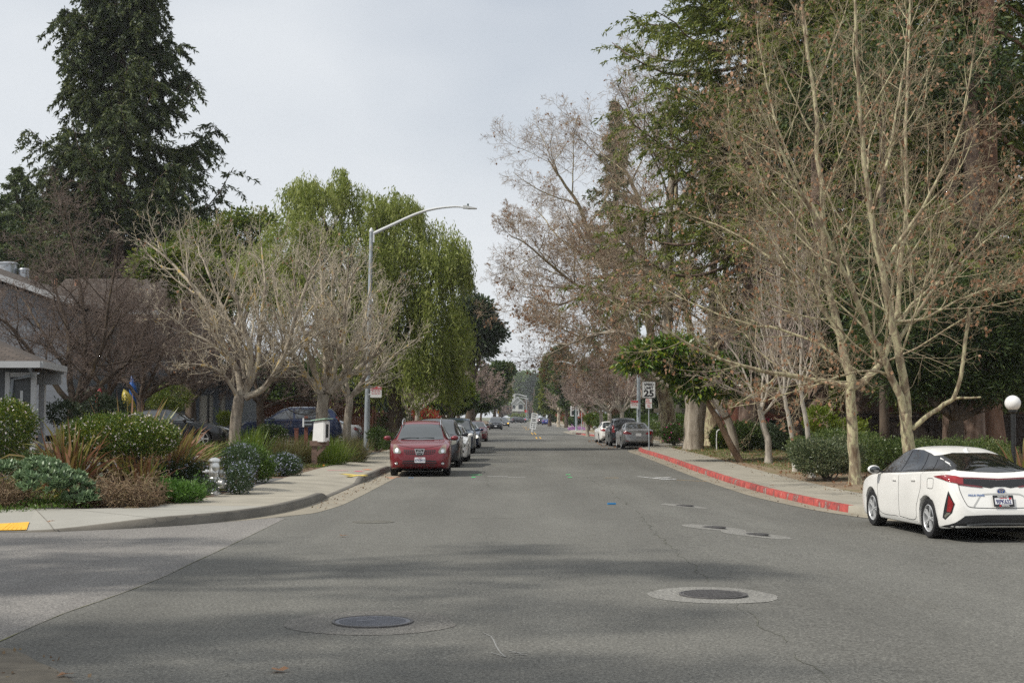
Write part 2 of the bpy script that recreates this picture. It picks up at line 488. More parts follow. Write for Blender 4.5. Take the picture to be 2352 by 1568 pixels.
B_DARKT = barkm('red_brown_twig', [(0.35, (0.115, 0.085, 0.07)), (0.65, (0.215, 0.17, 0.145))], 2, bstr=0.1)
B_PINKT = barkm('pinkish_twig', [(0.35, (0.27, 0.205, 0.175)), (0.65, (0.38, 0.30, 0.265))], 2, bstr=0.1)
B_PALE = barkm('pale_smooth_bark', [(0.35, (0.30, 0.265, 0.22)), (0.65, (0.46, 0.42, 0.36))], 3)
B_WHITE = barkm('whitewash', [(0.33, (0.55, 0.52, 0.46)), (0.5, (0.72, 0.70, 0.66)), (0.7, (0.78, 0.77, 0.74))], 6, bstr=0.3)
B_RED = barkm('redwood_bark', [(0.35, (0.10, 0.058, 0.04)), (0.55, (0.19, 0.11, 0.076)), (0.7, (0.27, 0.175, 0.13))], 3, (1.6, 1.6, 0.12), 14, 1.0)
B_REDG = barkm('grey_redwood_bark', [(0.35, (0.09, 0.06, 0.045)), (0.55, (0.17, 0.12, 0.095)), (0.7, (0.25, 0.19, 0.155))], 3, (1.6, 1.6, 0.12), 14, 1.0)
B_BRN = barkm('brown_trunk_bark', [(0.35, (0.15, 0.095, 0.06)), (0.55, (0.26, 0.175, 0.115)), (0.7, (0.34, 0.25, 0.17))], 4, (1, 1, 0.3))

LF_RED = leafm('redwood_needles', [(0.065, 0.095, 0.016), (0.115, 0.15, 0.024), (0.175, 0.205, 0.036), (0.23, 0.245, 0.055)], 0.55, 0.4, 0.35)
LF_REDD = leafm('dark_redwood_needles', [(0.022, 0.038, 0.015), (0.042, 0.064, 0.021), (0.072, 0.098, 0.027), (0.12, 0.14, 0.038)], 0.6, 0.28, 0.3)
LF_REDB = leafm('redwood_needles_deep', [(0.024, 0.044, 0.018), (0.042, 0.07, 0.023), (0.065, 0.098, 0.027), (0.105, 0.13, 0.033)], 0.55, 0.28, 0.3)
LF_CED = leafm('cedar_needles', [(0.06, 0.085, 0.03), (0.09, 0.125, 0.04), (0.12, 0.155, 0.055)], 0.55, 0.25, 0.4)
LF_PEP = leafm('pepper_leaves', [(0.15, 0.195, 0.036), (0.235, 0.285, 0.062), (0.32, 0.365, 0.095), (0.40, 0.42, 0.15)], 0.5, 0.5, 0.5)
LF_CAM = leafm('camphor_leaves', [(0.06, 0.105, 0.014), (0.115, 0.17, 0.024), (0.19, 0.23, 0.038), (0.26, 0.265, 0.055)], 0.4, 0.3, 0.6)
LF_OAK = leafm('oak_leaves', [(0.026, 0.044, 0.02), (0.042, 0.066, 0.03), (0.07, 0.096, 0.046)], 0.5, 0.15, 0.4)
LF_BRT = leafm('bright_leaves', [(0.10, 0.15, 0.015), (0.16, 0.21, 0.02), (0.22, 0.26, 0.035)], 0.45, 0.35, 0.7)
LF_EVG = leafm('evergreen_leaves', [(0.035, 0.062, 0.014), (0.062, 0.10, 0.022), (0.095, 0.14, 0.03)], 0.4, 0.2, 0.6)
LF_LOQ = leafm('large_leaves', [(0.025, 0.06, 0.012), (0.05, 0.105, 0.018), (0.085, 0.15, 0.02), (0.14, 0.20, 0.02), (0.30, 0.30, 0.03)], 0.3, 0.25)
LF_PIT = leafm('hedge_leaves', [(0.05, 0.085, 0.022), (0.085, 0.13, 0.03), (0.13, 0.18, 0.045), (0.22, 0.25, 0.10)], 0.35, 0.2, 0.9)
LF_PITG = leafm('grey_hedge_leaves', [(0.05, 0.075, 0.035), (0.09, 0.125, 0.055), (0.17, 0.20, 0.095), (0.33, 0.34, 0.19)], 0.35, 0.2, 0.9)
LF_CLIP = leafm('clipped_leaves', [(0.03, 0.06, 0.008), (0.065, 0.115, 0.013), (0.11, 0.165, 0.018), (0.20, 0.20, 0.025)], 0.4, 0.2, 1.5)
LF_FLAX = leafm('flax_blades', [(0.08, 0.11, 0.03), (0.24, 0.25, 0.05), (0.20, 0.10, 0.055), (0.36, 0.19, 0.12), (0.16, 0.16, 0.05), (0.40, 0.33, 0.10), (0.15, 0.075, 0.04), (0.33, 0.16, 0.10)], 0.4, 0.3)
LF_GRASS = leafm('strap_grass', [(0.06, 0.11, 0.015), (0.11, 0.17, 0.02), (0.19, 0.24, 0.035)], 0.45, 0.3)
LF_DRYG = leafm('dry_grass', [(0.10, 0.10, 0.035), (0.17, 0.14, 0.06), (0.09, 0.12, 0.035), (0.14, 0.085, 0.04)], 0.6, 0.25)
LF_SUC = leafm('succulent_leaves', [(0.10, 0.165, 0.085), (0.16, 0.24, 0.12), (0.23, 0.31, 0.16)], 0.4, 0.15)
LF_FERN = leafm('fern_leaves', [(0.05, 0.115, 0.02), (0.085, 0.175, 0.03), (0.125, 0.235, 0.04)], 0.5, 0.3)
LF_ROS = leafm('rosemary_leaves', [(0.03, 0.055, 0.022), (0.05, 0.085, 0.035), (0.075, 0.115, 0.045)], 0.5, 0.2)
LF_IVY = leafm('ground_leaves', [(0.045, 0.09, 0.015), (0.08, 0.14, 0.02), (0.12, 0.19, 0.03)], 0.4, 0.25)
LF_DEAD = leafm('dry_stems', [(0.10, 0.055, 0.03), (0.20, 0.13, 0.075), (0.30, 0.22, 0.14), (0.16, 0.12, 0.05)], 0.7, 0.1)
LF_BRN = leafm('brown_leaves', [(0.22, 0.105, 0.05), (0.33, 0.18, 0.10), (0.42, 0.25, 0.15)], 0.6, 0.35)
LF_WFL = leafm('white_flowers', [(0.75, 0.68, 0.66), (0.85, 0.8, 0.78), (0.7, 0.5, 0.52)], 0.6, 0.2)
LF_BFL = leafm('blue_flowers', [(0.42, 0.44, 0.62), (0.55, 0.56, 0.70)], 0.6, 0.2)
LF_PFL = leafm('pink_flowers', [(0.62, 0.06, 0.28), (0.75, 0.12, 0.4)], 0.6, 0.2)
LF_MFL = leafm('mauve_flowers', [(0.38, 0.17, 0.42), (0.5, 0.28, 0.52)], 0.6, 0.2)
LF_RFL = leafm('red_leaves', [(0.30, 0.035, 0.02), (0.45, 0.06, 0.03), (0.14, 0.06, 0.03)], 0.5, 0.3)
LF_LAWN = leafm('lawn_blades', [(0.06, 0.11, 0.015), (0.10, 0.17, 0.02), (0.15, 0.2, 0.04)], 0.5, 0.3)
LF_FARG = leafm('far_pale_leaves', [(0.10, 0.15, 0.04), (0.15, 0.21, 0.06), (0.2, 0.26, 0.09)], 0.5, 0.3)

TYRE = plain('tyre_rubber', (0.018, 0.018, 0.019), 0.75, spec=0.3, var=0.2, scale=20)
BLK = plain('black_plastic', (0.02, 0.021, 0.023), 0.5, spec=0.4, var=0.15, scale=9)
BLKG = plain('gloss_black', (0.012, 0.012, 0.014), 0.08, spec=0.6)
UNDER = plain('underbody', (0.008, 0.008, 0.008), 0.9, spec=0.1)
GAP = plain('panel_gap', (0.01, 0.01, 0.012), 0.8, spec=0.1)
CHROME = plain('chrome', (0.75, 0.76, 0.78), 0.15, 1.0)
ALLOY = plain('alloy', (0.62, 0.63, 0.64), 0.35, 0.45, var=0.1)
GLASS = plain('car_glass', (0.020, 0.026, 0.027), 0.03, spec=1.0)
GLASS.node_tree.nodes['Principled BSDF'].inputs['IOR'].default_value = 1.75
GLASSD = plain('tinted_glass', (0.006, 0.007, 0.008), 0.03, spec=0.8)
LAMPC = plain('headlamp_lens', (0.20, 0.195, 0.16), 0.12, 0.15, coat=0.6, var=0.35, scale=12)
LAMPY = plain('amber_lens', (0.20, 0.12, 0.075), 0.15, coat=0.5)
LAMPR = plain('red_lens', (0.24, 0.008, 0.012), 0.1, coat=0.8, var=0.3, scale=14)
LAMPRD = plain('dark_red_lens', (0.13, 0.006, 0.012), 0.1, coat=0.8)
PLATE = plain('licence_plate', (0.72, 0.72, 0.74), 0.4)
PLATE_TX = plain('plate_lettering', (0.02, 0.025, 0.12), 0.5)
PLATE_RED = plain('plate_script', (0.55, 0.03, 0.04), 0.5)
def paint(name, c, metal=0.0, rough=0.35, flake=0.0):
    m, t, b = nodes(name)
    sset(b, Base_Color=rgba(c), Metallic=metal, Roughness=rough, Coat_Weight=0.65, Coat_Roughness=0.04)
    f = noise(t, 1.3, 5)
    t.links.new(ramp(t, f, [(0.3, tuple(x * 0.93 for x in c)), (0.7, tuple(min(1, x * 1.05) for x in c))]), b.inputs['Base Color'])
    return m
P_WHITE = paint('pearl_white_paint', (0.80, 0.79, 0.76), 0, 0.4)
P_RED = paint('dark_red_paint', (0.15, 0.006, 0.013), 0.15, 0.4)
P_BLACK = paint('black_paint', (0.012, 0.013, 0.017), 0.1, 0.3)
P_BLUEG = paint('blue_grey_paint', (0.05, 0.075, 0.115), 0.4, 0.35)
P_NAVY = paint('navy_paint', (0.014, 0.028, 0.085), 0.3, 0.35)
P_SILVER = paint('silver_paint', (0.34, 0.34, 0.34), 0.7, 0.35)
P_GREY = paint('charcoal_paint', (0.045, 0.05, 0.058), 0.5, 0.35)
P_DGREY = paint('dark_grey_paint', (0.03, 0.034, 0.04), 0.4, 0.35)
P_BLUE = paint('blue_paint', (0.012, 0.03, 0.22), 0.2, 0.35)
P_SLV2 = paint('pale_silver_paint', (0.5, 0.5, 0.5), 0.6, 0.35)

GALV = plain('galvanised_steel', (0.36, 0.40, 0.43), 0.5, 0.35, var=0.22, scale=5)
GREYP = plain('grey_metal_paint', (0.60, 0.61, 0.61), 0.4)
SILV = plain('silver_hydrant_paint', (0.58, 0.58, 0.57), 0.3, 0.75, var=0.12, scale=8)
WHITEP = plain('white_paint', (0.72, 0.72, 0.71), 0.5, var=0.06)
SIGNW = plain('sign_white', (0.70, 0.71, 0.70), 0.45, var=0.06)
SIGNB = plain('sign_black', (0.015, 0.015, 0.017), 0.5)
SIGNR = plain('sign_red', (0.50, 0.02, 0.035), 0.45, var=0.1)
SIGNRF = plain('sign_faded_red', (0.62, 0.16, 0.14), 0.5)
SIGNBACK = plain('sign_bare_aluminium', (0.48, 0.49, 0.50), 0.45, 0.4)
GREENP = plain('dark_green_paint', (0.012, 0.035, 0.025), 0.45)
BLKM = plain('black_metal', (0.015, 0.016, 0.017), 0.4)
OPAL = plain('opal_globe', (0.78, 0.78, 0.77), 0.25, spec=0.5)
IRON = plain('cast_iron', (0.10, 0.096, 0.096), 0.6, 0.3, var=0.3, scale=30, bmp=0.3)
IRONB = plain('blue_grey_iron', (0.155, 0.16, 0.18), 0.55, 0.3, var=0.2, scale=20, bmp=0.2)
YTACT = plain('yellow_tactile', (0.72, 0.40, 0.025), 0.6, var=0.12, scale=5)
YLINE = plain('yellow_line_paint', (0.62, 0.34, 0.02), 0.7, var=0.25, scale=8)
WLINE = plain('white_line_paint', (0.58, 0.58, 0.57), 0.7, var=0.25, scale=8)
CHALK = plain('faded_white_paint', (0.22, 0.22, 0.21), 0.85, var=0.35, scale=30)
MARKG = plain('green_mark', (0.05, 0.55, 0.16), 0.7); MARKO = plain('orange_mark', (0.7, 0.2, 0.05), 0.7)
MARKP = plain('pink_mark', (0.65, 0.06, 0.16), 0.7); MARKY = plain('yellow_mark', (0.6, 0.46, 0.1), 0.8, var=0.2, scale=20)
MARKB = plain('blue_mark', (0.02, 0.20, 0.45), 0.6)
CRACK = plain('crack_fill', (0.095, 0.095, 0.075), 0.95, var=0.4, scale=8); MOSS = plain('moss', (0.125, 0.125, 0.05), 0.95, var=0.6, scale=5)
def woodm(name, c1, c2, board=0.14, axis='X'):
    m, t, b = nodes(name)
    w = t.nodes.new('ShaderNodeTexWave'); w.wave_type = 'BANDS'; w.bands_direction = axis; w.wave_profile = 'SAW'
    w.inputs['Scale'].default_value = 0.314 / board / 2; w.inputs['Distortion'].default_value = 0
    c = t.nodes.new('ShaderNodeTexCoord'); t.links.new(c.outputs['Object'], w.inputs['Vector'])
    f = noise(t, 4, 5, 0.6, stretch=(2.0, 2.0, 0.3) if axis == 'X' else (0.3, 2, 2))
    col = ramp(t, f, [(0.3, c1), (0.7, c2)])
    gap = ramp(t, w.outputs['Fac'], [(0.0, (0.15, 0.15, 0.15)), (0.05, (1, 1, 1)), (0.95, (1, 1, 1)), (1.0, (0.15, 0.15, 0.15))])
    t.links.new(mixc(t, col, gap, 0.8, 'MULTIPLY'), b.inputs['Base Color']); sset(b, Roughness=0.8)
    bump(t, b, w.outputs['Fac'], 0.3, 0.01)
    return m
W_FENCE = woodm('fence_boards', (0.085, 0.032, 0.02), (0.17, 0.068, 0.04))
W_DFENCE = woodm('dark_shaded_boards', (0.022, 0.015, 0.011), (0.05, 0.034, 0.026))  # dark wood, darkened further to carry the grove's shade in its colour
W_POST = plain('weathered_wood', (0.16, 0.105, 0.08), 0.8, var=0.35, scale=7, bmp=0.3)
W_REDP = plain('red_brown_post', (0.17, 0.06, 0.04), 0.75, var=0.3, scale=7, bmp=0.2)
W_GREY = plain('grey_timber', (0.14, 0.125, 0.10), 0.85, var=0.3, scale=6, bmp=0.3)
def sidingm(name, c, pitch=0.16):
    m, t, b = nodes(name)
    w = t.nodes.new('ShaderNodeTexWave'); w.wave_type = 'BANDS'; w.bands_direction = 'Z'; w.wave_profile = 'SAW'
    w.inputs['Scale'].default_value = 0.314 / pitch / 2
    cc = t.nodes.new('ShaderNodeTexCoord'); t.links.new(cc.outputs['Object'], w.inputs['Vector'])
    f = noise(t, 1.5, 5)
    col = ramp(t, f, [(0.3, tuple(x * 0.85 for x in c)), (0.7, c)])
    g = ramp(t, w.outputs['Fac'], [(0.0, (0.45, 0.45, 0.45)), (0.1, (1, 1, 1)), (1.0, (0.92, 0.92, 0.92))])
    t.links.new(mixc(t, col, g, 0.8, 'MULTIPLY'), b.inputs['Base Color']); sset(b, Roughness=0.7)
    bump(t, b, w.outputs['Fac'], 0.4, 0.02)
    return m
SID_DARK = sidingm('dark_grey_siding', (0.085, 0.095, 0.105)); SID_BLUE = sidingm('blue_grey_siding', (0.12, 0.138, 0.162))
SID_PALE = sidingm('pale_siding', (0.21, 0.23, 0.26)); SID_WHITE = sidingm('white_siding', (0.62, 0.62, 0.6)); SID_RED = sidingm('red_brown_siding', (0.13, 0.04, 0.022))
def roofm(name, c1, c2):
    m, t, b = nodes(name)
    br = t.nodes.new('ShaderNodeTexBrick'); br.inputs['Scale'].default_value = 1.0
    br.inputs['Color1'].default_value = rgba(c1); br.inputs['Color2'].default_value = rgba(c2); br.inputs['Mortar'].default_value = rgba(tuple(x * .35 for x in c1))
    br.inputs['Brick Width'].default_value = 0.3; br.inputs['Row Height'].default_value = 0.16; br.inputs['Mortar Size'].default_value = 0.012; br.inputs['Bias'].default_value = 0.0
    c = t.nodes.new('ShaderNodeTexCoord'); t.links.new(c.outputs['UV'], br.inputs['Vector'])
    f = noise(t, 1.2, 4)
    t.links.new(mixc(t, br.outputs['Color'], ramp(t, f, [(0.3, (0.35, 0.35, 0.35)), (0.7, (0.62, 0.62, 0.62))]), 0.5, 'OVERLAY'), b.inputs['Base Color'])
    sset(b, Roughness=0.9); bump(t, b, br.outputs['Fac'], 0.5, 0.02)
    return m
ROOFB = roofm('brown_shingle', (0.06, 0.047, 0.038), (0.095, 0.074, 0.06)); ROOFG = roofm('grey_shingle', (0.22, 0.2, 0.18), (0.3, 0.27, 0.24))
WINP = plain('window_glass', (0.03, 0.04, 0.045), 0.05, spec=0.8)
DOORP = plain('dark_door', (0.05, 0.055, 0.06), 0.5); DOORC = plain('cream_door', (0.42, 0.40, 0.34), 0.5, var=0.05)
TRIMW = plain('white_trim', (0.42, 0.43, 0.44), 0.5, var=0.05); TRIMG = plain('grey_trim', (0.22, 0.25, 0.28), 0.6)
KAYY = plain('yellow_plastic', (0.36, 0.29, 0.03), 0.35); KAYB = plain('blue_plastic', (0.01, 0.09, 0.35), 0.35); KAYR = plain('red_plastic', (0.4, 0.03, 0.04), 0.4)
CHIMP = plain('pale_chimney', (0.55, 0.53, 0.5), 0.8, var=0.15, scale=5); VENT = plain('galv_vent', (0.45, 0.47, 0.5), 0.35, 0.7); CLAYP = plain('clay_pipe', (0.4, 0.2, 0.12), 0.7)
MINT = plain('mint_painted_wood', (0.35, 0.52, 0.40), 0.7, var=0.15, scale=10)
SKIN = plain('skin', (0.35, 0.2, 0.14), 0.6); CLOTHD = plain('navy_sweater', (0.012, 0.014, 0.025), 0.9); CLOTHG = plain('light_grey_trousers', (0.36, 0.36, 0.36), 0.9); CLOTHC = plain('cream_canvas', (0.6, 0.55, 0.42), 0.9); HAIR = plain('dark_hair', (0.02, 0.014, 0.01), 0.7)
SIGY = plain('signal_yellow', (0.62, 0.36, 0.03), 0.5); ORANGE = plain('orange_fruit', (0.8, 0.3, 0.02), 0.5)
def lit(name, c, s):
    m, t, b = nodes(name); sset(b, Base_Color=rgba(c), Emission_Color=rgba(c), Emission_Strength=s); return m
LIT_RED = lit('lit_red_lens', (0.9, 0.04, 0.02), 1.2); LIT_AMB = lit('lit_amber_lens', (1.0, 0.55, 0.08), 1.5); LIT_WHT = lit('lit_white_lens', (1, 0.95, 0.8), 1.5)
# ------------------------------------------------------------------ ground, road, kerbs
def dense(path, step=0.5, smooth=3):
    P = np.array(path, float); s = np.concatenate([[0], np.cumsum(np.linalg.norm(np.diff(P, axis=0), axis=1))])
    out = [0.0]
    while out[-1] < s[-1]:
        y = np.interp(out[-1], s, P[:, 1]); out.append(out[-1] + step * (1 if y < 90 else 4 if y < 200 else 12))
    out[-1] = s[-1]; out = np.array(out)
    Q = np.stack([np.interp(out, s, P[:, 0]), np.interp(out, s, P[:, 1])], 1)
    for _ in range(smooth):
        Q[1:-1] = 0.25 * Q[:-2] + 0.5 * Q[1:-1] + 0.25 * Q[2:]
    return Q
def normals(Q, side):
    T = np.gradient(Q, axis=0); T /= np.linalg.norm(T, axis=1, keepdims=True)
    return np.stack([-T[:, 1], T[:, 0]], 1) * side
def strip(name, Q, N, offs, zs, mats, smooth=None, mi=None):
    """offs/zs: per-rail scalar or per-point array"""
    n = len(Q); V = []
    for o, z in zip(offs, zs):
        p = Q + N * np.broadcast_to(np.asarray(o, float), (n,))[:, None]
        V.append(np.column_stack([p, np.broadcast_to(np.asarray(z, float), (n,))]))
    k = len(V); V = np.stack(V, 1).reshape(-1, 3)
    idx = np.arange(n * k).reshape(n, k)
    F = np.stack([idx[:-1, :-1], idx[1:, :-1], idx[1:, 1:], idx[:-1, 1:]], -1).reshape(-1, 4)
    o = np_mesh(name, V, F, mats, smooth=smooth)
    return tag(o, kind='structure')

# one sheet to the horizon
gs = np.array([-3000, -600, -150, -60, 60, 150, 600, 3000.0]); ys = np.array([-200, 0, 300, 480, 700, 1500, 4000.0])
V = np.array([(x, y, -0.45) for y in ys for x in gs]); idx = np.arange(len(V)).reshape(len(ys), len(gs))
F = np.stack([idx[:-1, :-1], idx[:-1, 1:], idx[1:, 1:], idx[1:, :-1]], -1).reshape(-1, 4)
tag(np_mesh('ground', V, F, FARG), kind='structure')

# road sheet
rows = np.unique(np.concatenate([np.linspace(-15, 20.3, 24), np.linspace(20.4, 21.0, 9), np.linspace(21.1, 30, 24), np.linspace(31, 90, 40), np.linspace(95, 470, 60), np.array([470.0])]))
ts = np.linspace(0, 1, 49)
V = []
for y in rows:
    a = -60 if y < 20.4 else float(xl(y)) - 0.05; b = float(xr(y)) + 0.05
    xs = a + (b - a) * ts if y >= 24 else np.concatenate([np.linspace(a, -6, 9)[:-1], np.linspace(max(a, -6), b, 41)])
    if len(xs) != 49: xs = np.linspace(a, b, 49)
    V += [(x, y, float(road_z(x, y))) for x in xs]
idx = np.arange(len(V)).reshape(len(rows), 49)
F = np.stack([idx[:-1, :-1], idx[:-1, 1:], idx[1:, 1:], idx[1:, :-1]], -1).reshape(-1, 4)
tag(np_mesh('road', np.array(V), F, ASPH, smooth=180), kind='structure')
cross = MB(); cross.add([(-150, 469, -0.004), (150, 469, -0.004), (150, 492, -0.004), (-150, 492, -0.004)], [(0, 1, 2, 3)])
tag(cross.build('cross_street', ASPH, smooth=None), kind='structure')

# side street surface with its seam
seam_px = [(655, 1191), (580, 1228), (513, 1260), (445, 1292), (376, 1326), (300, 1356), (236, 1378), (150, 1410), (79, 1438), (24, 1466), (-60, 1500), (-200, 1545)]
seam = np.array([G(*p) for p in seam_px])[:, :2]
KQ = dense(KL, 0.4, 3)
kq = KQ[(KQ[:, 1] < 25.2)]
kq = kq[kq[:, 0] < -4.3] - np.array([0, 0.02])
poly = [tuple(p) for p in seam] + [(-60.0, 11.5)] + [tuple(p) for p in kq]
m = MB(); m.add([(p[0], p[1], 0.0025) for p in poly], [tuple(range(len(poly)))])
tag(m.build('side_street', ASPH2, smooth=None), kind='structure')
sq = dense([tuple(p) for p in seam], 0.12, 2); rng = np.random.default_rng(3)
w = 0.001 + 0.006 * np.abs(np.convolve(rng.normal(size=len(sq)), np.ones(5) / 5, 'same')) * sm(0, 40, np.arange(len(sq)))
strip('moss_seam', sq, normals(sq, 1), [-w, w], [0.005, 0.005], MOSS)

# left kerb
NL = normals(KQ, 1)
def dip(Y, a, b, r): return 1 - sm(a - r, a, Y) * (1 - sm(b, b + r, Y))
hl = 0.15 * (0.12 + 0.88 * dip(KQ[:, 1], 30.6, 36.4, 1.1) * np.where(KQ[:, 1] < 26, sm(-7.2, -5.2, KQ[:, 0]), 1)) * (0.15 + 0.85 * dip(KQ[:, 1], 46.5, 49.5, 1.0))
gutm = KQ[:, 0] > -5.0
q, nn = KQ[gutm], NL[gutm]
strip('gutter', q, nn, [-np.clip((q[:, 1] - 23.2) * .25, 0.02, 0.62), 0.02], [0.005, 0.005], CONCGUT)
near = KQ[:, 1] < 240
strip('kerb', KQ[near], NL[near], [0.0, 0.015, 0.15], [-0.03, hl[near], hl[near] + .004], CONCD)
corner = KQ[:, 1] < 25.4; older = (KQ[:, 1] > 24.9) & (KQ[:, 1] < 240)
rf = .25 + .75 * sm(-8.2, -6.4, KQ[:, 0]); wide = 2.0 + 1.75 * (1 - sm(21.6, 27.5, KQ[:, 1])); midz = .5 * hl + .075 * rf
strip('sidewalk', KQ[corner], NL[corner], [0.15, 0.7, wide[corner] * .8, wide[corner]], [hl[corner] + .004, midz[corner], .15, .15], CONCG)
strip('sidewalk', KQ[older], NL[older], [0.15, 0.7, wide[older] * .8, wide[older]], [hl[older] + .003, midz[older] - .001, .149, .149], CONC)
j = MB()
def joint(i, Q, N, h, off=(0.0, 2.0), w=0.006):
    T = np.array([N[i][1], -N[i][0]])
    for (a, b, za, zb) in ((off[0], .7, h[i] + .006, midz[i] + .004), (.7, wide[i] * .8, midz[i] + .004, .154), (wide[i] * .8, wide[i], .154, .154)):
        p = [Q[i] + N[i] * a - T * w, Q[i] + N[i] * a + T * w, Q[i] + N[i] * b + T * w, Q[i] + N[i] * b - T * w]
        j.add([(p[0][0], p[0][1], za + .003), (p[1][0], p[1][1], za + .003), (p[2][0], p[2][1], zb + .003), (p[3][0], p[3][1], zb + .003)], [(0, 1, 2, 3)])
s = np.concatenate([[0], np.cumsum(np.linalg.norm(np.diff(KQ, axis=0), axis=1))]); last = -9
for i in range(len(KQ)):
    if -12 < KQ[i, 0] and KQ[i, 1] < 85 and s[i] - last > 1.5:
        joint(i, KQ, NL, hl); last = s[i]
tag(j.build('sidewalk_joints', CONCD, smooth=None, fix=False), kind='structure')
# yellow tactile ramp at the corner
m = MB(); sel = np.where((KQ[:, 0] > -10.6) & (KQ[:, 0] < -6.95))[0]
rows_ = [[KQ[i] + NL[i] * (.10 + .95 * t) for t in np.linspace(0, 1, 8)] for i in sel]
zr_ = lambda i, t: float(np.interp(.10 + .95 * t, [0, .15, .7, wide[i] * .8], [hl[i], hl[i] + .004, midz[i], .15])) + .014
tv = np.linspace(0, 1, 8)
V = [(p[0], p[1], zr_(i, t)) for i, r_ in zip(sel, rows_) for p, t in zip(r_, tv)]; n_ = len(sel)
m.add(V, [(a * 8 + c, (a + 1) * 8 + c, (a + 1) * 8 + c + 1, a * 8 + c + 1) for a in range(n_ - 1) for c in range(7)])
for a in range(n_ - 1):
    for c in range(7):
        for u in np.linspace(.08, .92, 6):
            p = (rows_[a][c] * (1 - u) + rows_[a + 1][c] * u) * .5 + (rows_[a][c + 1] * (1 - u) + rows_[a + 1][c + 1] * u) * .5
            m.lathe([(0.024, 0), (0.018, .009), (0, .010)], 6, (p[0], p[1], zr_(sel[a], (tv[c] + tv[c + 1]) / 2)))
tag(m.build('tactile_paving', YTACT), 'yellow bumpy tactile paving set in the corner ramp', 'tactile paving')

# left yard
yo = KQ + NL * (wide - .14)[:, None]; yo = yo[yo[:, 0] > -80]
o = np.argsort(yo[:, 1]); yox, yoy = yo[o, 0], yo[o, 1]
rows = np.unique(np.concatenate([np.linspace(yoy[0] + .01, 24.5, 12), np.linspace(25, 40, 24), np.linspace(42, 110, 40), np.linspace(115, 470, 40)]))
dd = np.array([0, .15, .5, 1, 1.6, 2.3, 3, 4, 5, 6, 8, 11, 16, 25, 60, 200, 600])
V = []
for y in rows:
    e = np.interp(y, yoy, yox)
    for k_, d_ in enumerate(dd):
        x = e - d_; V.append((x, y, 0.12 if k_ == 0 else float(gz(x, y))))
idx = np.arange(len(V)).reshape(len(rows), len(dd))
F = np.stack([idx[:-1, :-1], idx[1:, :-1], idx[1:, 1:], idx[:-1, 1:]], -1).reshape(-1, 4)
tag(np_mesh('garden_soil', np.array(V), F, MULCH, smooth=180), kind='structure')
def sheet(name, xs, Ys, mat, lift=0.008, kind='structure'):
    V = [(x, y, float(gz(x, y)) + lift) for y in Ys for x in xs]
    idx = np.arange(len(V)).reshape(len(Ys), len(xs))
    F = np.stack([idx[:-1, :-1], idx[:-1, 1:], idx[1:, 1:], idx[1:, :-1]], -1).reshape(-1, 4)
    return tag(np_mesh(name, np.array(V), F, mat, smooth=180), kind=kind)
sheet('driveway', np.linspace(-16, -5.84, 30), np.linspace(30.2, 36.6, 12), ASPHD, 0.012)
sheet('driveway', np.linspace(-30, -5.86, 40), np.linspace(58.5, 63.5, 8), ASPHD, 0.012)
sheet('parking_court', np.linspace(-34, -9.5, 40), np.linspace(64, 74, 14), ASPHD, 0.012)

# right kerb
RQ = dense(KR, 0.4, 3); NR = normals(RQ, -1)
rz = road_z(RQ[:, 0], RQ[:, 1])
hr = 0.15 * (0.15 + 0.85 * dip(RQ[:, 1], 78.5, 84, 1.0)) * (0.1 + .9 * dip(RQ[:, 1], 152, 165, 4))
nearR = (RQ[:, 1] < 30)
fade = lambda Q: 0.30 + 0.25 * sm(25, 36, Q[:, 1])
strip('gutter', RQ, NR, [-fade(RQ), 0.02], [road_z(RQ[:, 0] - .5, RQ[:, 1]) + .008, rz + .006], CONCGUT)
def kerb(mask, mat):
    q, n, z, h = RQ[mask], NR[mask], rz[mask], hr[mask]
    strip('kerb', q, n, [0, .02, .15], [z - .03, z + h, z + h + .003], mat)
redm = (RQ[:, 1] > 29.4) & (RQ[:, 1] < 73.6)
kerb(RQ[:, 1] <= 29.8, CONC); kerb(redm, REDK); kerb((RQ[:, 1] > 73) & (RQ[:, 1] < 121), CONCD)
kerb((RQ[:, 1] > 119) & (RQ[:, 1] < 142), REDK); kerb((RQ[:, 1] > 139), CONCD)
strip('sidewalk', RQ, NR, [.15, .8, 1.75], [rz + hr + .003, rz + .5 * hr + .075, rz + .155], CONC)
j = MB(); s = np.concatenate([[0], np.cumsum(np.linalg.norm(np.diff(RQ, axis=0), axis=1))]); last = -9
for i in range(len(RQ)):
    if RQ[i, 1] < 75 and RQ[i, 1] > 18 and s[i] - last > 2.2:
        T = np.array([NR[i][1], -NR[i][0]]); w_ = .01; z0 = rz[i]
        for (a, b, za, zb) in ((.0, .8, hr[i] + .008, .5 * hr[i] + .081), (.8, 1.75, .5 * hr[i] + .081, .161)):
            p = [RQ[i] + NR[i] * a - T * w_, RQ[i] + NR[i] * a + T * w_, RQ[i] + NR[i] * b + T * w_, RQ[i] + NR[i] * b - T * w_]
            j.add([(p[0][0], p[0][1], z0 + za), (p[1][0], p[1][1], z0 + za), (p[2][0], p[2][1], z0 + zb), (p[3][0], p[3][1], z0 + zb)], [(0, 1, 2, 3)])
        last = s[i]
tag(j.build('sidewalk_joints', CONCD, smooth=None, fix=False), kind='structure')
rows = np.unique(np.concatenate([np.linspace(-15, 20, 8), np.linspace(21, 90, 70), np.linspace(95, 470, 50)]))
dd = np.array([1.5, 1.9, 2.3, 2.8, 3.4, 4.2, 5, 6, 7.5, 9, 11, 14, 18, 25, 45, 100, 300, 700])
V = []
nz = np.random.default_rng(8)
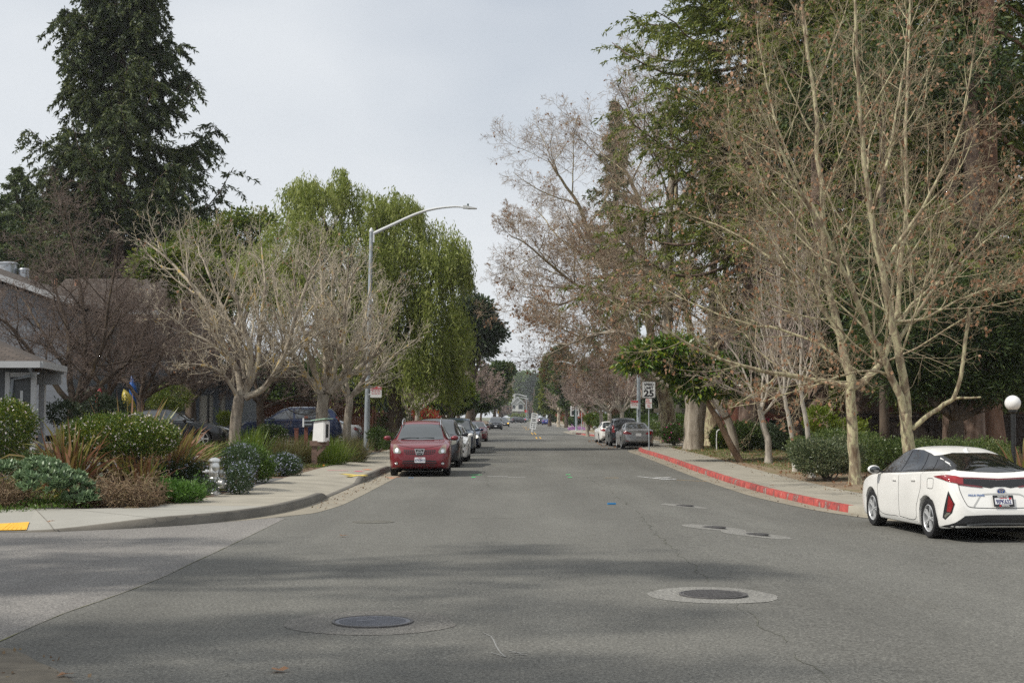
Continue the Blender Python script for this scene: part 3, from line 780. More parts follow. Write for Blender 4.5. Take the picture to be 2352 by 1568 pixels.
for y in rows:
    e = float(xr(y))
    for k_, d_ in enumerate(dd):
        x = e + d_; V.append((x, y, float(gz(x, y)) - (.03 if k_ == 0 else 0) + (nz.normal() * .012 if k_ > 1 else 0)))
idx = np.arange(len(V)).reshape(len(rows), len(dd))
F = np.stack([idx[:-1, :-1], idx[:-1, 1:], idx[1:, 1:], idx[1:, :-1]], -1).reshape(-1, 4)
tag(np_mesh('park_ground', np.array(V), F, DIRT, smooth=180), kind='structure')
sheet('side_path', np.linspace(8.2, 18, 14), np.linspace(78.6, 84, 8), CONC, 0.02)

# painted lines and marks lie on the road
def flat(name, pts, mat, lift=0.003, label=None, cat=None, kind='structure'):
    m = MB(); m.add([(p[0], p[1], float(road_z(p[0], p[1])) + lift) for p in pts], [tuple(range(len(pts)))])
    return tag(m.build(name, mat, smooth=None, fix=False), label, cat, kind=kind)
ym = MB()
def line(m, a, b, w, lift=.006):
    a = np.array(a); b = np.array(b); t = (b - a) / np.linalg.norm(b - a); n = np.array([-t[1], t[0]]) * w / 2
    p = [a - n, b - n, b + n, a + n]
    m.add([(q[0], q[1], float(road_z(q[0], q[1])) + lift) for q in p], [(0, 1, 2, 3)])
for dx in (-.16, .16):
    line(ym, (2.12 + dx, 112), (2.2 + dx, 122), .1)
    line(ym, (2.2 + dx, 138), (2.27 + dx, 156), .1)
    for k_ in range(5): line(ym, (2.0 + dx + .3 * (k_ % 2), 188 + 17 * k_), (2.0 + dx + .3 * (k_ % 2), 194 + 17 * k_), .12)
tag(ym.build('road_markings', YLINE, smooth=None, fix=False), kind='structure')
wm = MB()
def pxline(m, a, b, w, lift=.006):
    A, B = G(*a), G(*b); line(m, A[:2], B[:2], w, lift)
pxline(wm, (1120, 1094), (1166, 1094.5), .10); pxline(wm, (1165, 1096), (1206, 1096), .08); pxline(wm, (1078, 1044), (1158, 1043), .2)
pxline(wm, (1240, 1007), (1275, 1007), .3); pxline(wm, (1040, 1048), (1074, 1047.5), .15)
tag(wm.build('road_markings', WLINE, smooth=None, fix=False), kind='structure')
am = MB()
for (a, b, w_) in (((1466, 1094), (1510, 1099), .16), ((1480, 1096), (1552, 1101), .13), ((1500, 1098), (1540, 1096), .10), ((1516, 1101), (1552, 1100), .10), ((1505, 1095.5), (1535, 1098), .07)):
    pxline(am, a, b, w_, .006 + .001 * len(am.F))
tag(am.build('road_markings', WLINE, smooth=None, fix=False), kind='structure')
cm = MB()
ch = [(1110, 1457), (1128, 1464), (1134, 1474), (1140, 1487), (1150, 1500), (1162, 1512)]
for a, b in zip(ch[:-1], ch[1:]): pxline(cm, a, b, .012, .004)
for a, b in (((1128, 1500), (1162, 1513)), ((1168, 1498), (1205, 1505)), ((1170, 1504), (1210, 1500)), ((1180, 1508), (1212, 1507))): pxline(cm, a, b, .01, .007)
tag(cm.build('road_markings', CHALK, smooth=None, fix=False), kind='structure')
def marks(mat, ls):
    m = MB()
    for i, (a, b, w_) in enumerate(ls): pxline(m, a, b, w_, .0065 + .0006 * i)
    tag(m.build('survey_marks', mat, smooth=None, fix=False), kind='structure')
marks(MARKG, [((1088, 1090), (1098, 1090.5), .35), ((1083, 1096), (1092, 1096), .4), ((1300, 1090), (1310, 1090), .3), ((1304, 1096.5), (1314, 1096.5), .3)])
marks(MARKO, [((885, 1096), (918, 1095), .12), ((893, 1099), (905, 1098), .12)])
marks(MARKB, [((938, 1097), (950, 1097), .2)])
marks(YLINE, [((1555, 1102), (1628, 1105.5), .05), ((1388, 1097), (1422, 1097.5), .04)])
def onwalk(mat, ls):
    m = MB()
    for i, (a, b, w_) in enumerate(ls):
        A, B = G(*a), G(*b); t = (B - A)[:2]; t /= np.linalg.norm(t); n = np.array([-t[1], t[0]]) * w_ / 2
        m.add([(q[0], q[1], .160 + .001 * i) for q in (A[:2] - n, B[:2] - n, B[:2] + n, A[:2] + n)], [(0, 1, 2, 3)])
    tag(m.build('survey_marks', mat, smooth=None, fix=False), kind='structure')
onwalk(MARKY, [((786, 1089), (838, 1097), .22), ((800, 1096), (840, 1091), .16), ((792, 1093), (826, 1094), .2)])
onwalk(MARKP, [((816, 1083), (832, 1084), .18), ((752, 1081), (800, 1082), .1)])
onwalk(MARKO, [((838, 1079), (850, 1080), .2)])
# cracks in the asphalt
def crack(pts, w_, seed, mat=CRACK, name='road_crack'):
    rng = np.random.default_rng(seed)
    P = np.array([G(*p) for p in pts])[:, :2]
    Q = dense([tuple(p) for p in P], .12, 1)
    Q = Q + np.convolve(rng.normal(size=len(Q)), np.ones(3) / 3, 'same')[:, None] * normals(Q, 1) * .05
    w2 = w_ * np.clip(.75 + 1.5 * np.convolve(rng.normal(size=len(Q)), np.ones(5) / 5, 'same'), .02, 3)
    strip(name, Q, normals(Q, 1), [-w2, w2], [road_z(Q[:, 0], Q[:, 1]) + .004] * 2, mat)
crack([(1340, 1092), (1400, 1125), (1450, 1165), (1490, 1205), (1520, 1240), (1570, 1280), (1625, 1340)], .0045, 5)
crack([(1685, 1390), (1740, 1430), (1790, 1475), (1850, 1520), (1905, 1568)], .004, 6)
crack([(1478, 1215), (1430, 1222), (1330, 1232), (1240, 1245)], .003, 9)
crack([(1500, 1188), (1420, 1193), (1300, 1191), (1020, 1190)], .003, 12)
crack([(1116, 1095), (1118, 1110), (1126, 1122)], .004, 13)

# manholes in their concrete collars
def manhole(px, py, rc, rm, label, grid='rings', cm_=None):
    c = G(px, py); t = thing('manhole', label, 'manhole cover', c, 0, 'manhole covers in the road')
    rng = np.random.default_rng(int(px)); n = 40
    m = MB(); rr = rc * (1 + .07 * np.convolve(rng.normal(size=n), np.ones(5) / 5, 'same'))
    zz = lambda x, y: float(road_z(c[0] + x, c[1] + y)) - c[2]
    V = [(0, 0, .003)] + [(r_ * math.cos(a), r_ * math.sin(a), .003 + zz(r_ * math.cos(a), r_ * math.sin(a))) for r_, a in zip(rr, np.arange(n) * 2 * np.pi / n)]
    m.add(V, [(0, 1 + i, 1 + (i + 1) % n) for i in range(n)]); m.build('collar', cm_ or AGG, t, None, fix=False)
    m = MB(); m.lathe([(rm * 1.08, .004), (rm * 1.08, .016), (rm * 1.02, .018), (rm * 1.01, .010)], 36)
    m.build('frame', IRON, t, 30)
    m = MB(); m.lathe([(rm, .002), (rm, .012), (0.0, .012)], 36)
    if grid == 'bars':
        for k_ in range(-5, 6):
            y = k_ * rm / 6; hw = math.sqrt(max(0, (rm * .92) ** 2 - y * y))
            m.box((0, y, .014), (2 * hw, rm * .07, .010))
        for k_ in range(-5, 6):
            x = k_ * rm / 6; hw = math.sqrt(max(0, (rm * .92) ** 2 - x * x))
            m.box((x, 0, .013), (rm * .03, 2 * hw, .008))
    else:
        for k_ in range(-9, 10):
            y = k_ * rm / 10.5; hw = math.sqrt(max(0, (rm * .9) ** 2 - y * y))
            m.box((0, y, .012), (2 * hw, rm * .035, .005))
        m.box((-.06, .02, .015), (rm * .5, rm * .12, .006), rz=.35)
    m.build('lid', IRONB if grid == 'rings' else IRON, t, 30)
manhole(856, 1432, .71, .315, 'large blue grey manhole lid in a wide cracked collar, foreground left of centre', 'rings', AGGD)
manhole(1638, 1367, .63, .305, 'large dark grated manhole lid in a pale oval collar, foreground right', 'bars')
manhole(1738, 1228, .54, .18, 'small round lid nearest the white car in a pale collar', 'bars')
manhole(1640, 1212, .52, .18, 'small round lid in the middle of the three small pale collars', 'bars')
manhole(1572, 1162, .47, .18, 'small round lid farthest up the road near the red kerb', 'bars')

# ------------------------------------------------------------------ houses
def gable_roof(m, x0, x1, y0, y1, ze, rise, over=.4, mi=0, th=.14):
    """ridge along x"""
    yc = (y0 + y1) / 2
    prof = [(y0 - over, ze - over * rise / (yc - y0)), (yc, ze + rise), (y1 + over, ze - over * rise / (yc - y0))]
    for a, b in ((0, 1), (1, 2)):
        V = []
        for x in (x0 - over, x1 + over):
            for (yy, z) in (prof[a], prof[b]): V.append((x, yy, z)); 
        for x in (x0 - over, x1 + over):
            for (yy, z) in (prof[a], prof[b]): V.append((x, yy, z - th))
        m.add(V, [(0, 1, 3, 2), (4, 6, 7, 5), (0, 2, 6, 4), (1, 5, 7, 3), (0, 4, 5, 1), (2, 3, 7, 6)], mi)
def uvroof(o):
    me = o.data; uv = me.uv_layers.new(name='roof')
    for p in me.polygons:
        n = p.normal; u = Vector((0, 0, 1)).cross(n)
        if u.length < 1e-4: u = Vector((1, 0, 0))
        u.normalize(); v = n.cross(u)
        for li in p.loop_indices:
            c = me.vertices[me.loops[li].vertex_index].co; uv.data[li].uv = (c.dot(u), c.dot(v))
    return o
# near house on the left: low hip roof, dark walls
hx, hy, ez = -12.3, 37.0, 3.15
t = thing('house', 'low dark grey house with brown shingle hip roof at left edge', 'house', (hx - 6, hy + 6, .6))
T = lambda x, y, z: (x - (hx - 6), y - (hy + 6), z - .6)
m = MB(); wp = [(-12.62, 37.6), (-24, 37.6), (-24, 46), (-15.6, 45)]
m.prism([(p[0] - (hx - 6), p[1] - (hy + 6)) for p in wp], .3 - .6, 3.05 - .6, plane='XY'); m.build('wall', SID_DARK, t)
m = MB()
c4 = [T(hx, hy, ez), T(hx - 12.8, hy, ez), T(hx - 12.8, hy + 9.5, ez), T(-15.2, 46, ez), T(-12.9, 40.9, ez)]; rd = [T(-16.8, 41.5, ez + 1.55), T(-20, 41.8, ez + 1.75)]
m.add([*c4, *rd], [(0, 5, 6, 1), (1, 6, 2), (2, 6, 5, 3), (3, 5, 4), (4, 5, 0), (0, 1, 2, 3, 4)])
uvroof(m.build('roof', ROOFB, t, None))
m = MB(); m.box(T(hx - 6.4, hy - .05, ez - .07), (12.9, .12, .17)); m.build('gutter', TRIMW, t); m = MB(); m.box(T(-12.56, 38.95, ez - .07), (.12, 4.05, .17), rz=.152); m.build('gutter', TRIMW, t)
m = MB(); dx0 = (15 - CX) / FPX * 37.6; dx1 = (83 - CX) / FPX * 37.6
dw = dx1 - dx0
fr = MB(); fr.box(T(dx1 - .05, hy + .57, 1.75), (.13, .08, 2.3)); fr.box(T(dx0 + .05, hy + .57, 1.75), (.13, .08, 2.3)); fr.box(T((dx0 + dx1) / 2, hy + .57, 2.83), (dw - .2, .08, .12))
f = fr.build('door_frame', TRIMW, t)
m.box(T((dx0 + dx1) / 2, hy + .59, 1.68), (dw - .22, .05, 2.16)); d = m.build('door', DOORP, t)
m = MB(); m.box(T(dx1 - .36, hy + .55, 2.25), (.07, .02, .32)); m.build('pane', TRIMW, d)
m = MB(); m.tube([T(dx1 + .02, hy - .0, ez - .12), T(dx1 - .0, hy + .25, ez - .35), T(dx1 - .6, hy + .52, ez - .45), T(dx1 - .75, hy + .54, 1.0)], .045, 8); m.build('downpipe', TRIMG, t)
m = MB(); m.box(T(hx - .55, hy + .55, 1.75), (.22, .12, .30)); m.build('lantern', BLKM, t)
# porch posts and beams
t = thing('porch_frame', 'white timber porch post and beams beside low dark house', 'porch', at(98, 40.5))
b0 = np.array(t.location); Tt = lambda p: tuple(np.array(p) - b0)
m = MB(); px0 = (98 - CX) / FPX * 40.5
m.box(Tt((px0, 40.5, 1.7)), (.16, .16, 2.5)); m.build('post', TRIMW, t)
m = MB(); m.box(Tt((px0 + .1, 40.42, 2.78)), (.95, .12, .30)); m.build('beam', TRIMW, t); m = MB(); m.box(Tt((px0 + .05, 41.2, 3.02)), (.7, .12, .16)); m.build('beam', TRIMW, t)

# two-storey house behind
t = thing('house', 'two storey blue grey house with brown roof behind the bare trees', 'house', (-20, 70, .6)); b0 = np.array(t.location)
Tt = lambda p: tuple(np.array(p, float) - b0)
gp = lambda px, py, Y: Wp(px, py, Y)
m = MB(); pts = [gp(-260, 560, 62), gp(158, 706, 62), gp(158, 1000, 62), gp(-260, 1000, 62)]
m.prism([(p[0] - b0[0], p[2] - b0[2]) for p in pts], 62 - 70, 74 - 70); m.build('wall', SID_PALE, t)
m = MB(); a, b = gp(-270, 545, 61.5), gp(168, 700, 61.5)
m.prism([(a[0] - b0[0], a[2] - b0[2]), (b[0] - b0[0], b[2] - b0[2]), (b[0] - b0[0], b[2] - b0[2] + .16), (a[0] - b0[0], a[2] - b0[2] + .16)], 61.4 - 70, 74.4 - 70); uvroof(m.build('roof', ROOFB, t, None))
m = MB(); m.prism([(a[0] - b0[0], a[2] - b0[2] - .06), (b[0] - b0[0] + .05, b[2] - b0[2] - .06), (b[0] - b0[0] + .05, b[2] - b0[2] + .19), (a[0] - b0[0], a[2] - b0[2] + .19)], 61.3 - 70, 61.395 - 70); m.build('fascia', TRIMW, t)
x0, x1 = (100 - CX) / FPX * 72, (412 - CX) / FPX * 72
ze = 1.72 + (957 - 717) / (FPX / 72)
m = MB(); m.box(Tt(((x0 + x1) / 2, 77, ze / 2 + .2)), (x1 - x0, 9.6, ze - .4)); m.build('wall', SID_BLUE, t)
m = MB(); gable_roof(m, x0 - b0[0], x1 - b0[0], 72.2 - 70, 81.8 - 70, ze - .6, 2.2, .55); uvroof(m.build('roof', ROOFB, t, None))
m = MB(); m.box(Tt(((x0 + x1) / 2 + .2, 71.45, ze - .05)), (x1 - x0 + 1.0, .12, .2)); m.build('gutter', TRIMW, t)
m = MB(); m.box(Tt(((330 - CX) / FPX * 72, 72.1, 4.4)), (3.4, .12, 3.0)); m.build('wall_panel', SID_PALE, t)
for (px, py, w_, h_) in ((210, 770, 1.1, 1.3), (330, 770, 1.3, 1.2), (395, 780, .8, 1.2)):
    c = gp(px, py, 72); m = MB(); m.box(Tt((c[0], 72.0, c[2])), (w_, .1, h_)); w2 = m.build('window', TRIMW, t)
    m = MB(); m.box(Tt((c[0], 71.96, c[2])), (w_ - .16, .06, h_ - .16)); m.build('pane', WINP, w2)
for (px, py, w_, h_, mt) in ((55, 632, .55, .5, VENT), (18, 618, 1.0, .5, VENT), (83, 650, .18, .5, CLAYP), (128, 652, .16, .35, CLAYP), (175, 655, .16, .35, CLAYP)):
    c = gp(px, py, 76); m = MB(); m.lathe([(w_ / 2, -1.2), (w_ / 2, h_ / 2), (w_ / 2 * 1.2, h_ / 2 + .02), (w_ / 2 * .9, h_ / 2 + .12)], 12, Tt(c)); m.build('roof_vent', mt, t)
# garage wing with cream doors
t = thing('garage', 'pale garage wing with cream doors and blue grey pilasters', 'garage', at(470, 68)); b0 = np.array(t.location); Tt = lambda p: tuple(np.array(p, float) - b0)
xa, xb = (330 - CX) / FPX * 68, (545 - CX) / FPX * 68
m = MB(); m.box(Tt(((xa + xb) / 2, 71, 1.9)), (xb - xa, 6, 3.0)); m.build('wall', SID_PALE, t)
m = MB(); m.box(Tt(((xa + xb) / 2, 70.7, 3.5)), (xb - xa + .8, 7.4, .22)); m.build('roof', ROOFG, t)
for px in (452, 500, 528):
    m = MB(); m.box(Tt(((px - CX) / FPX * 68, 67.9, 1.9)), (.32, .2, 3.0)); m.build('pilaster', SID_BLUE, t)
for px in (477, 514):
    m = MB(); c = Tt(((px - CX) / FPX * 68, 67.96, 1.65)); m.box(c, (.6 if px > 500 else .72, .08, 2.2))
    for k_ in range(4): m.box((c[0], c[1] - .045, c[2] - .8 + k_ * .53), (.42, .02, .38))
    m.build('door', DOORC, t)
# kayaks against the wall
def kayak(px0, py0, px1, py1, Y, mat, label, w_):
    a, b = Wp(px0, py0, Y), Wp(px1, py1, Y); P = cr([a, (a + b) / 2 + np.array([0, -.12, 0]), b], 15)
    u = np.linspace(-1, 1, 15); r = w_ * np.clip(1 - np.abs(u) ** 2.4, 0.03, 1)
    m = MB(); m.tube(P, r, 10); tag(m.build('kayak', mat), label, 'kayak', 'kayaks leaning on the house wall')
kayak(284, 893, 312, 958, 60, KAYY, 'yellow kayak leaning on the house wall', .24)
kayak(302, 862, 316, 955, 60.6, KAYB, 'blue kayak behind the yellow one on the house wall', .17)
kayak(232, 880, 224, 945, 60.4, KAYR, 'red kayak standing on the dark wall left of the yellow kayak', .14)
# twin post lamp
t = thing('post_lamp', 'black twin armed post lamp before the cream garage doors', 'post lamp', at(479, 63)); gzl = t.location.z
m = MB(); top = Wp(479, 905, 63)[2] - gzl
m.tube([(0, 0, 0), (0, 0, top)], [.07, .06], 10); m.lathe([(.09, 0), (.09, .25), (.07, .3)], 10); m.build('post', BLKM, t)
for sx in (-1, 1):
    m = MB(); m.tube(cr([(0, 0, top), (sx * .12, 0, top + .02), (sx * .28, 0, top + .16), (sx * .3, 0, top + .3)], 9), .03, 8); m.build('arm', BLKM, t)

# fences
def fence(name, pts, h, mat, label, board=.14, postm=None, th=.05):
    P = np.array(pts, float); c = P.mean(0); c3 = (c[0], c[1], float(gz(c[0], c[1]))); t = thing(name, label, 'fence', c3)
    for a, b in zip(P[:-1], P[1:]):
        Ld = np.linalg.norm(b - a); n = max(2, int(Ld / board)); m = MB(); ang = math.atan2(b[1] - a[1], b[0] - a[0])
        rng = random.Random(5)
        for k_ in range(n):
            p = a + (b - a) * (k_ + .5) / n; hh = h + rng.uniform(-.015, .015); z = float(gz(p[0], p[1]))
            m.box((p[0] - c[0], p[1] - c[1], z + hh / 2 - c3[2]), (Ld / n - .008, .022 + rng.uniform(0, .008), hh), rz=ang)
        m.build('boards', mat, t, None, fix=False)
        for k_ in range(int(Ld / 2.4) + 1):
            p = a + (b - a) * min(1, k_ * 2.4 / Ld); z = float(gz(p[0], p[1])); m = MB()
            m.box((p[0] - c[0], p[1] - c[1] - .07, z + (h + .12) / 2 - c3[2]), (.11, .11, h + .12), rz=ang); m.build('post', postm or mat, t, None)
        m = MB()
        for zz in (.25, h - .1): 
            p = (a + b) / 2; z = float(gz(p[0], p[1])); m.box((p[0] - c[0] + math.sin(ang) * .04, p[1] - c[1] - .05 * math.cos(ang), z + zz - c3[2]), (Ld, .06, .09), rz=ang)
        m.box((p[0] - c[0], p[1] - c[1] - .02, z + h + .06 - c3[2]), (Ld, .16, .035), rz=ang); m.build('rails', postm or mat, t, None)
X = lambda px, Y: ((px - CX) / FPX * Y, Y)
fence('wood_fence', [X(560, 78), X(862, 80)], 1.95, W_FENCE, 'red brown board fence behind the blue and silver parked cars')
fence('wood_fence', [X(862, 81), X(1003, 104)], 1.75, W_FENCE, 'red brown board fence behind the magenta flowering shrub')
fence('wood_fence', [X(1860, 57), X(2420, 57)], 1.65, W_DFENCE, 'dark board fence in the shade behind the clipped hedge')
t = thing('timber_trellis', 'weathered grey timber trellis behind the mottled trunks', 'trellis', at(1538, 97)); m = MB()
for px in (1516, 1532, 1556): m.box((at(px, 97)[0] - t.location.x, 0, 1.2), (.22, .22, 2.4)); 
m.build('post', W_GREY, t)
m = MB(); m.box((0, -.14, 1.15), (2.2, .08, .3)); m.box((.1, -.14, 2.0), (2.4, .08, .3)); m.build('rail', W_GREY, t)
# reddish house wall in the trees on the right
t = thing('house', 'red brown house with white window trim in the dark grove', 'house', at(1890, 74)); b0 = np.array(t.location); 
xa, xb = X(1700, 74)[0], X(2500, 74)[0]
m = MB(); m.box(((xa + xb) / 2 - b0[0], 3.5, 2.4), (xb - xa, 7, 5.0)); m.build('wall', SID_RED, t)
m = MB(); gable_roof(m, xa - b0[0], xb - b0[0], 0, 7, 4.8, 1.8, .6); uvroof(m.build('roof', ROOFB, t, None))
for px in (1832, 1902):
    m = MB(); m.box((X(px, 74)[0] - b0[0], -.03, 1.9), (.16, .1, 3.6)); m.build('trim', TRIMW, t)
m = MB(); m.box((X(1868, 74)[0] - b0[0], -.02, 1.6), (1.0, .08, 1.2)); w2 = m.build('window', TRIMG, t); m = MB(); m.box((X(1868, 74)[0] - b0[0], -.05, 1.6), (.86, .06, 1.06)); m.build('pane', WINP, w2)

# far white house that closes the street
t = thing('house', 'far white two storey house with chimney closing the street', 'house', (2.6, 700, 0)); s_ = FPX / 700
fx = lambda px: (px - CX) / s_ - 2.6
fz = lambda py: (957 - py) / s_ + 1.72
m = MB(); m.prism([(fx(1176), 0), (fx(1203), 0), (fx(1203), fz(926)), (fx(1189), fz(914)), (fx(1176), fz(925))], 0, 12); m.build('wall', SID_WHITE, t)
m = MB(); m.prism([(fx(1188), 0), (fx(1203.5), 0), (fx(1203.5), fz(926)), (fx(1196), fz(920)), (fx(1188), fz(926))], -1.2, 3); m.build('gable_bay', SID_WHITE, t)
for (l, p, r, zz, y0, y1) in ((1174, 1188.5, 1205, (927, 912.5, 928), -.5, 12.5), (1186.5, 1196, 1206, (927.5, 918.5, 928), -1.8, 3)):
    m = MB()
    for (a, b, za, zb) in ((l, p, zz[0], zz[1]), (p, r, zz[1], zz[2])):
        m.prism([(fx(a), fz(za)), (fx(b), fz(zb)), (fx(b), fz(zb) + .35), (fx(a), fz(za) + .35)], y0, y1)
    m.build('roof', ROOFG, t, None)
    m = MB()
    for (a, b, za, zb) in ((l, p, zz[0], zz[1]), (p, r, zz[1], zz[2])):
        m.prism([(fx(a), fz(za) - .3), (fx(b), fz(zb) - .3), (fx(b), fz(zb) + .38), (fx(a), fz(za) + .38)], y0 - .15, y0 - .02)
    m.build('barge_board', TRIMW, t, None)
m = MB(); m.box((fx(1180), 5, fz(920)), (1.5, 1.5, 6)); m.build('chimney', SID_WHITE, t)
m = MB(); m.prism([(fx(1174), 3.3), (fx(1208), 3.3), (fx(1208), 3.6), (fx(1174), 3.6)], -4, -1.2); m.prism([(fx(1174), 3.6), (fx(1208), 3.6), (fx(1208), 4.5), (fx(1174), 4.5)], -1.4, -1.21); m.build('porch_roof', ROOFG, t, None)
m = MB(); m.box((fx(1191), -2.2, 1.6), (7.2, 2, 3.2)); m.build('porch', SID_WHITE, t)
for (px, py, w_, h_, yy) in ((1180, 934, 1.2, 1.5, -.06), (1196, 935, 2.1, 1.5, -1.26), (1196, 930.3, 1.5, .4, -1.26), (1187, 951, 1.2, 1.2, -3.25), (1199, 951, 1.6, 1.2, -3.25)):
    m = MB(); m.box((fx(px), yy, fz(py)), (w_ + .25, .1, h_ + .25)); w2 = m.build('window', TRIMW, t); m = MB(); m.box((fx(px), yy - .05, fz(py)), (w_, .06, h_)); m.build('pane', WINP, w2)
t = thing('house', 'pale house front showing under the trees beyond the black wagon', 'house', (-22, 420, 0))
m = MB(); m.box((0, 5, 2), (13, 9, 4)); m.build('wall', SID_WHITE, t); m = MB(); gable_roof(m, -6.5, 6.5, .5, 9.5, 4, 2, .5); uvroof(m.build('roof', ROOFG, t, None))
m = MB(); m.box((2, .46, 1.6), (3, .1, 2.2)); m.build('door', DOORC, t)
# ------------------------------------------------------------------ lamps, signs, hydrants
def street_lamp(label, base, top_z, lean, arm, head, armr=.06, extra=None):
    t = thing('street_lamp', label, 'street lamp', base, 0, 'street lamps along the road')
    b = np.array(base); top = np.array([lean, 0, top_z - b[2]])
    m = MB(); m.tube([(0, 0, -.1), top * .5, top], [.135, .11, .085], 14); m.lathe([(.17, -.05), (.17, .05), (.14, .1)], 14); m.build('pole', GALV, t)
    m = MB(); m.lathe([(.1, 0), (.1, .08), (.03, .2), (0, .22)], 12, top); m.build('cap', GREYP, t)
    A = cr([np.array(p) - b for p in arm], 26); n = len(A)
    m = MB(); m.tube(A, np.linspace(armr * 1.35, armr * .62, n), 10); m.box(top + np.array([.11 * np.sign(A[-1][0] - A[0][0]), 0, -.28]), (.07, .14, .42)); m.build('arm', GREYP, t)
    e = A[-1]; sg = np.sign(A[-1][0] - A[0][0])
    m = MB(); prof = [(0, -.06), (.62, -.08), (.62, -.05), (.25, .03), (.12, .07), (-.02, .07), (-.04, -.05)]
    m.prism([(e[0] + sg * p[0], e[2] + p[1]) for p in prof], e[1] - .14, e[1] + .14); h = m.build('lamp_head', GREYP, t)
    m = MB(); m.lathe([(.04, 0), (.04, .11), (0, .12)], 10, (e[0] + sg * .2, e[1], e[2] + .05)); m.build('photocell', GREENP, h)
    m = MB(); m.box((e[0] + sg * .38, e[1], e[2] - .082), (.4, .22, .012)); m.build('lens', OPAL, h)
    return t
b = at(842, 66); armp = [(857, 537), (894, 519.8), (955, 492), (997, 480), (1040, 475), (1065, 476)]
street_lamp('tall grey lamp pole with long curved arm among bare trees, near left', b, Wp(853, 533, 66)[2], Wp(853, 533, 66)[0] - b[0], [Wp(*p, 66) for p in armp], None)
b = at(1077, 165)
street_lamp('second grey lamp pole farther up the left kerb behind the red car', b, Wp(1078, 838, 165)[2], .05, [Wp(*p, 165) for p in ((1079, 840), (1095, 825), (1115, 816), (1135, 811), (1150, 809.5))], None, .085)
b = at(1466, 94)
street_lamp('grey lamp pole rising behind the silver car beside speed limit sign', b, 10.0, .05, [(b[0] - .05, 94, 9.7), (b[0] - 1, 94, 10.3), (b[0] - 2.2, 94, 10.7), (b[0] - 3.2, 94, 10.75)], None)
b = np.array([7.6, 168.0, .14])
street_lamp('far right lamp whose white head shows over bare trees', b, 8.0, 0, [(7.5, 168, 7.7), (6.9, 168, 8.0), (6.2, 168, 8.2), (5.7, 168, 8.25)], None, .085)
for (px, Y, py, dx, lb) in ((1209, 480, 905, -1, 'far lamp pole with arm toward the road left of the junction poles'), (1213, 560, 912, -1, 'farthest thin lamp pole with arm before the white house trees')):
    b = at(px, Y); z = Wp(px, py, Y)[2]; s_ = 2.2
    street_lamp(lb, (b[0], Y, 0), z - .6, 0, [(b[0], Y, z - .8), (b[0] - s_, Y, z - .2), (b[0] - 2 * s_, Y, z)], None, .12)

def sign(name, label, base, parts, pole_h, pole_r=.03, polem=None, tilt=0.0, cat='sign', group=None, rotz=0.0, pole=True):
    """parts: list of (cx, z centre, w, h, r, panel material, [(text, size, dx, dz, material, wide, bold)], [(rect cx, cz, w, h, material)], border)"""
    t = thing(name, label, cat, base, rotz, group); t.rotation_euler = (0, tilt, rotz)
    if pole:
        m = MB(); m.tube([(0, .035, -.15), (0, .035, pole_h)], pole_r, 8); m.build('post', polem or GALV, t)
    for (cx, cz, w_, h_, r_, pm, txt, rects, border) in parts:
        m = MB(); m.prism(rrect(w_, h_, r_, cx, cz), 0, -.012); pn = m.build('panel', pm, t, None)
        if border:
            o_ = rrect(w_ - .03, h_ - .03, max(.01, r_ - .015), cx, cz); i_ = rrect(w_ - .055, h_ - .055, max(.008, r_ - .025), cx, cz); n = len(o_); m = MB()
            m.add([(p[0], -.015, p[1]) for p in o_] + [(p[0], -.015, p[1]) for p in i_], [(k, (k + 1) % n, n + (k + 1) % n, n + k) for k in range(n)]); m.build('border', border, pn, None, fix=False)
        for (rx, rz_, rw, rh, rm) in rects:
            m = MB(); m.prism(rrect(rw, rh, min(rw, rh) * .08, cx + rx, cz + rz_), -.0125, -.0155); m.build('printed_panel', rm, pn, None)
        for tm in {id(x[4]): x[4] for x in txt}.values():
            m = MB()
            for (body, size, dx, dz, mt, wide, bold) in txt:
                if mt is tm: m.add(*text_geo(body, size, cx + dx, cz + dz, -.018, wide, bold))
            m.build('lettering', tm, pn, None, fix=False)
    return t
B = SIGNB
b = G(1491, 1034)
sign('speed_limit_sign', 'white speed limit 25 sign on a steel post by red kerb', b, [
    (0.0, 2.86, .61, .76, .05, SIGNW, [('SPEED', .165, 0, .245, B, 1.05, .006), ('LIMIT', .165, 0, .085, B, 1.1, .006), ('25', .42, 0, -.18, B, 1.15, .016)], [], B),
    (-.01, 2.21, .305, .46, .04, SIGNW, [('NO', .12, -.055, .15, SIGNW, 1, .004), ('STOPPING', .07, 0, .03, SIGNRF, .88, .002), ('ANY', .075, 0, -.065, SIGNRF, 1, .002), ('TIME', .075, 0, -.15, SIGNRF, 1, .002)], [(-.055, .15, .17, .13, SIGNRF)], None)], 3.2, .03)
np_parts = lambda cx, cz, s: [(cx, cz, s, s, s * .06, SIGNW, [('NO', .115 * s / .52, -.185 * s / .52, .125 * s / .52, SIGNW, .95, .003), ('PARKING', .115 * s / .52, .065 * s / .52, .125 * s / .52, SIGNR, .85, .003),
        ('VEHICLES LARGER', .052 * s / .52, 0, .04 * s / .52, SIGNR, .95, .001), ('THAN 7 FEET IN HEIGHT', .048 * s / .52, 0, -.03 * s / .52, SIGNR, .85, .001), ('OR 22 FEET LONG', .052 * s / .52, 0, -.095 * s / .52, SIGNR, .95, .001)],
        [(0, .205 * s / .52, s * .96, s * .15, SIGNR), (-.185 * s / .52, .125 * s / .52, s * .26, s * .2, SIGNR)], None)]
b = at(842, 66); p = Wp(864.5, 899.8, 66)
t = sign('parking_sign', 'red and white no parking sign bracketed to near lamp pole', (p[0], 65.8, p[2]), np_parts(0, 0, .52), 0, pole=False)
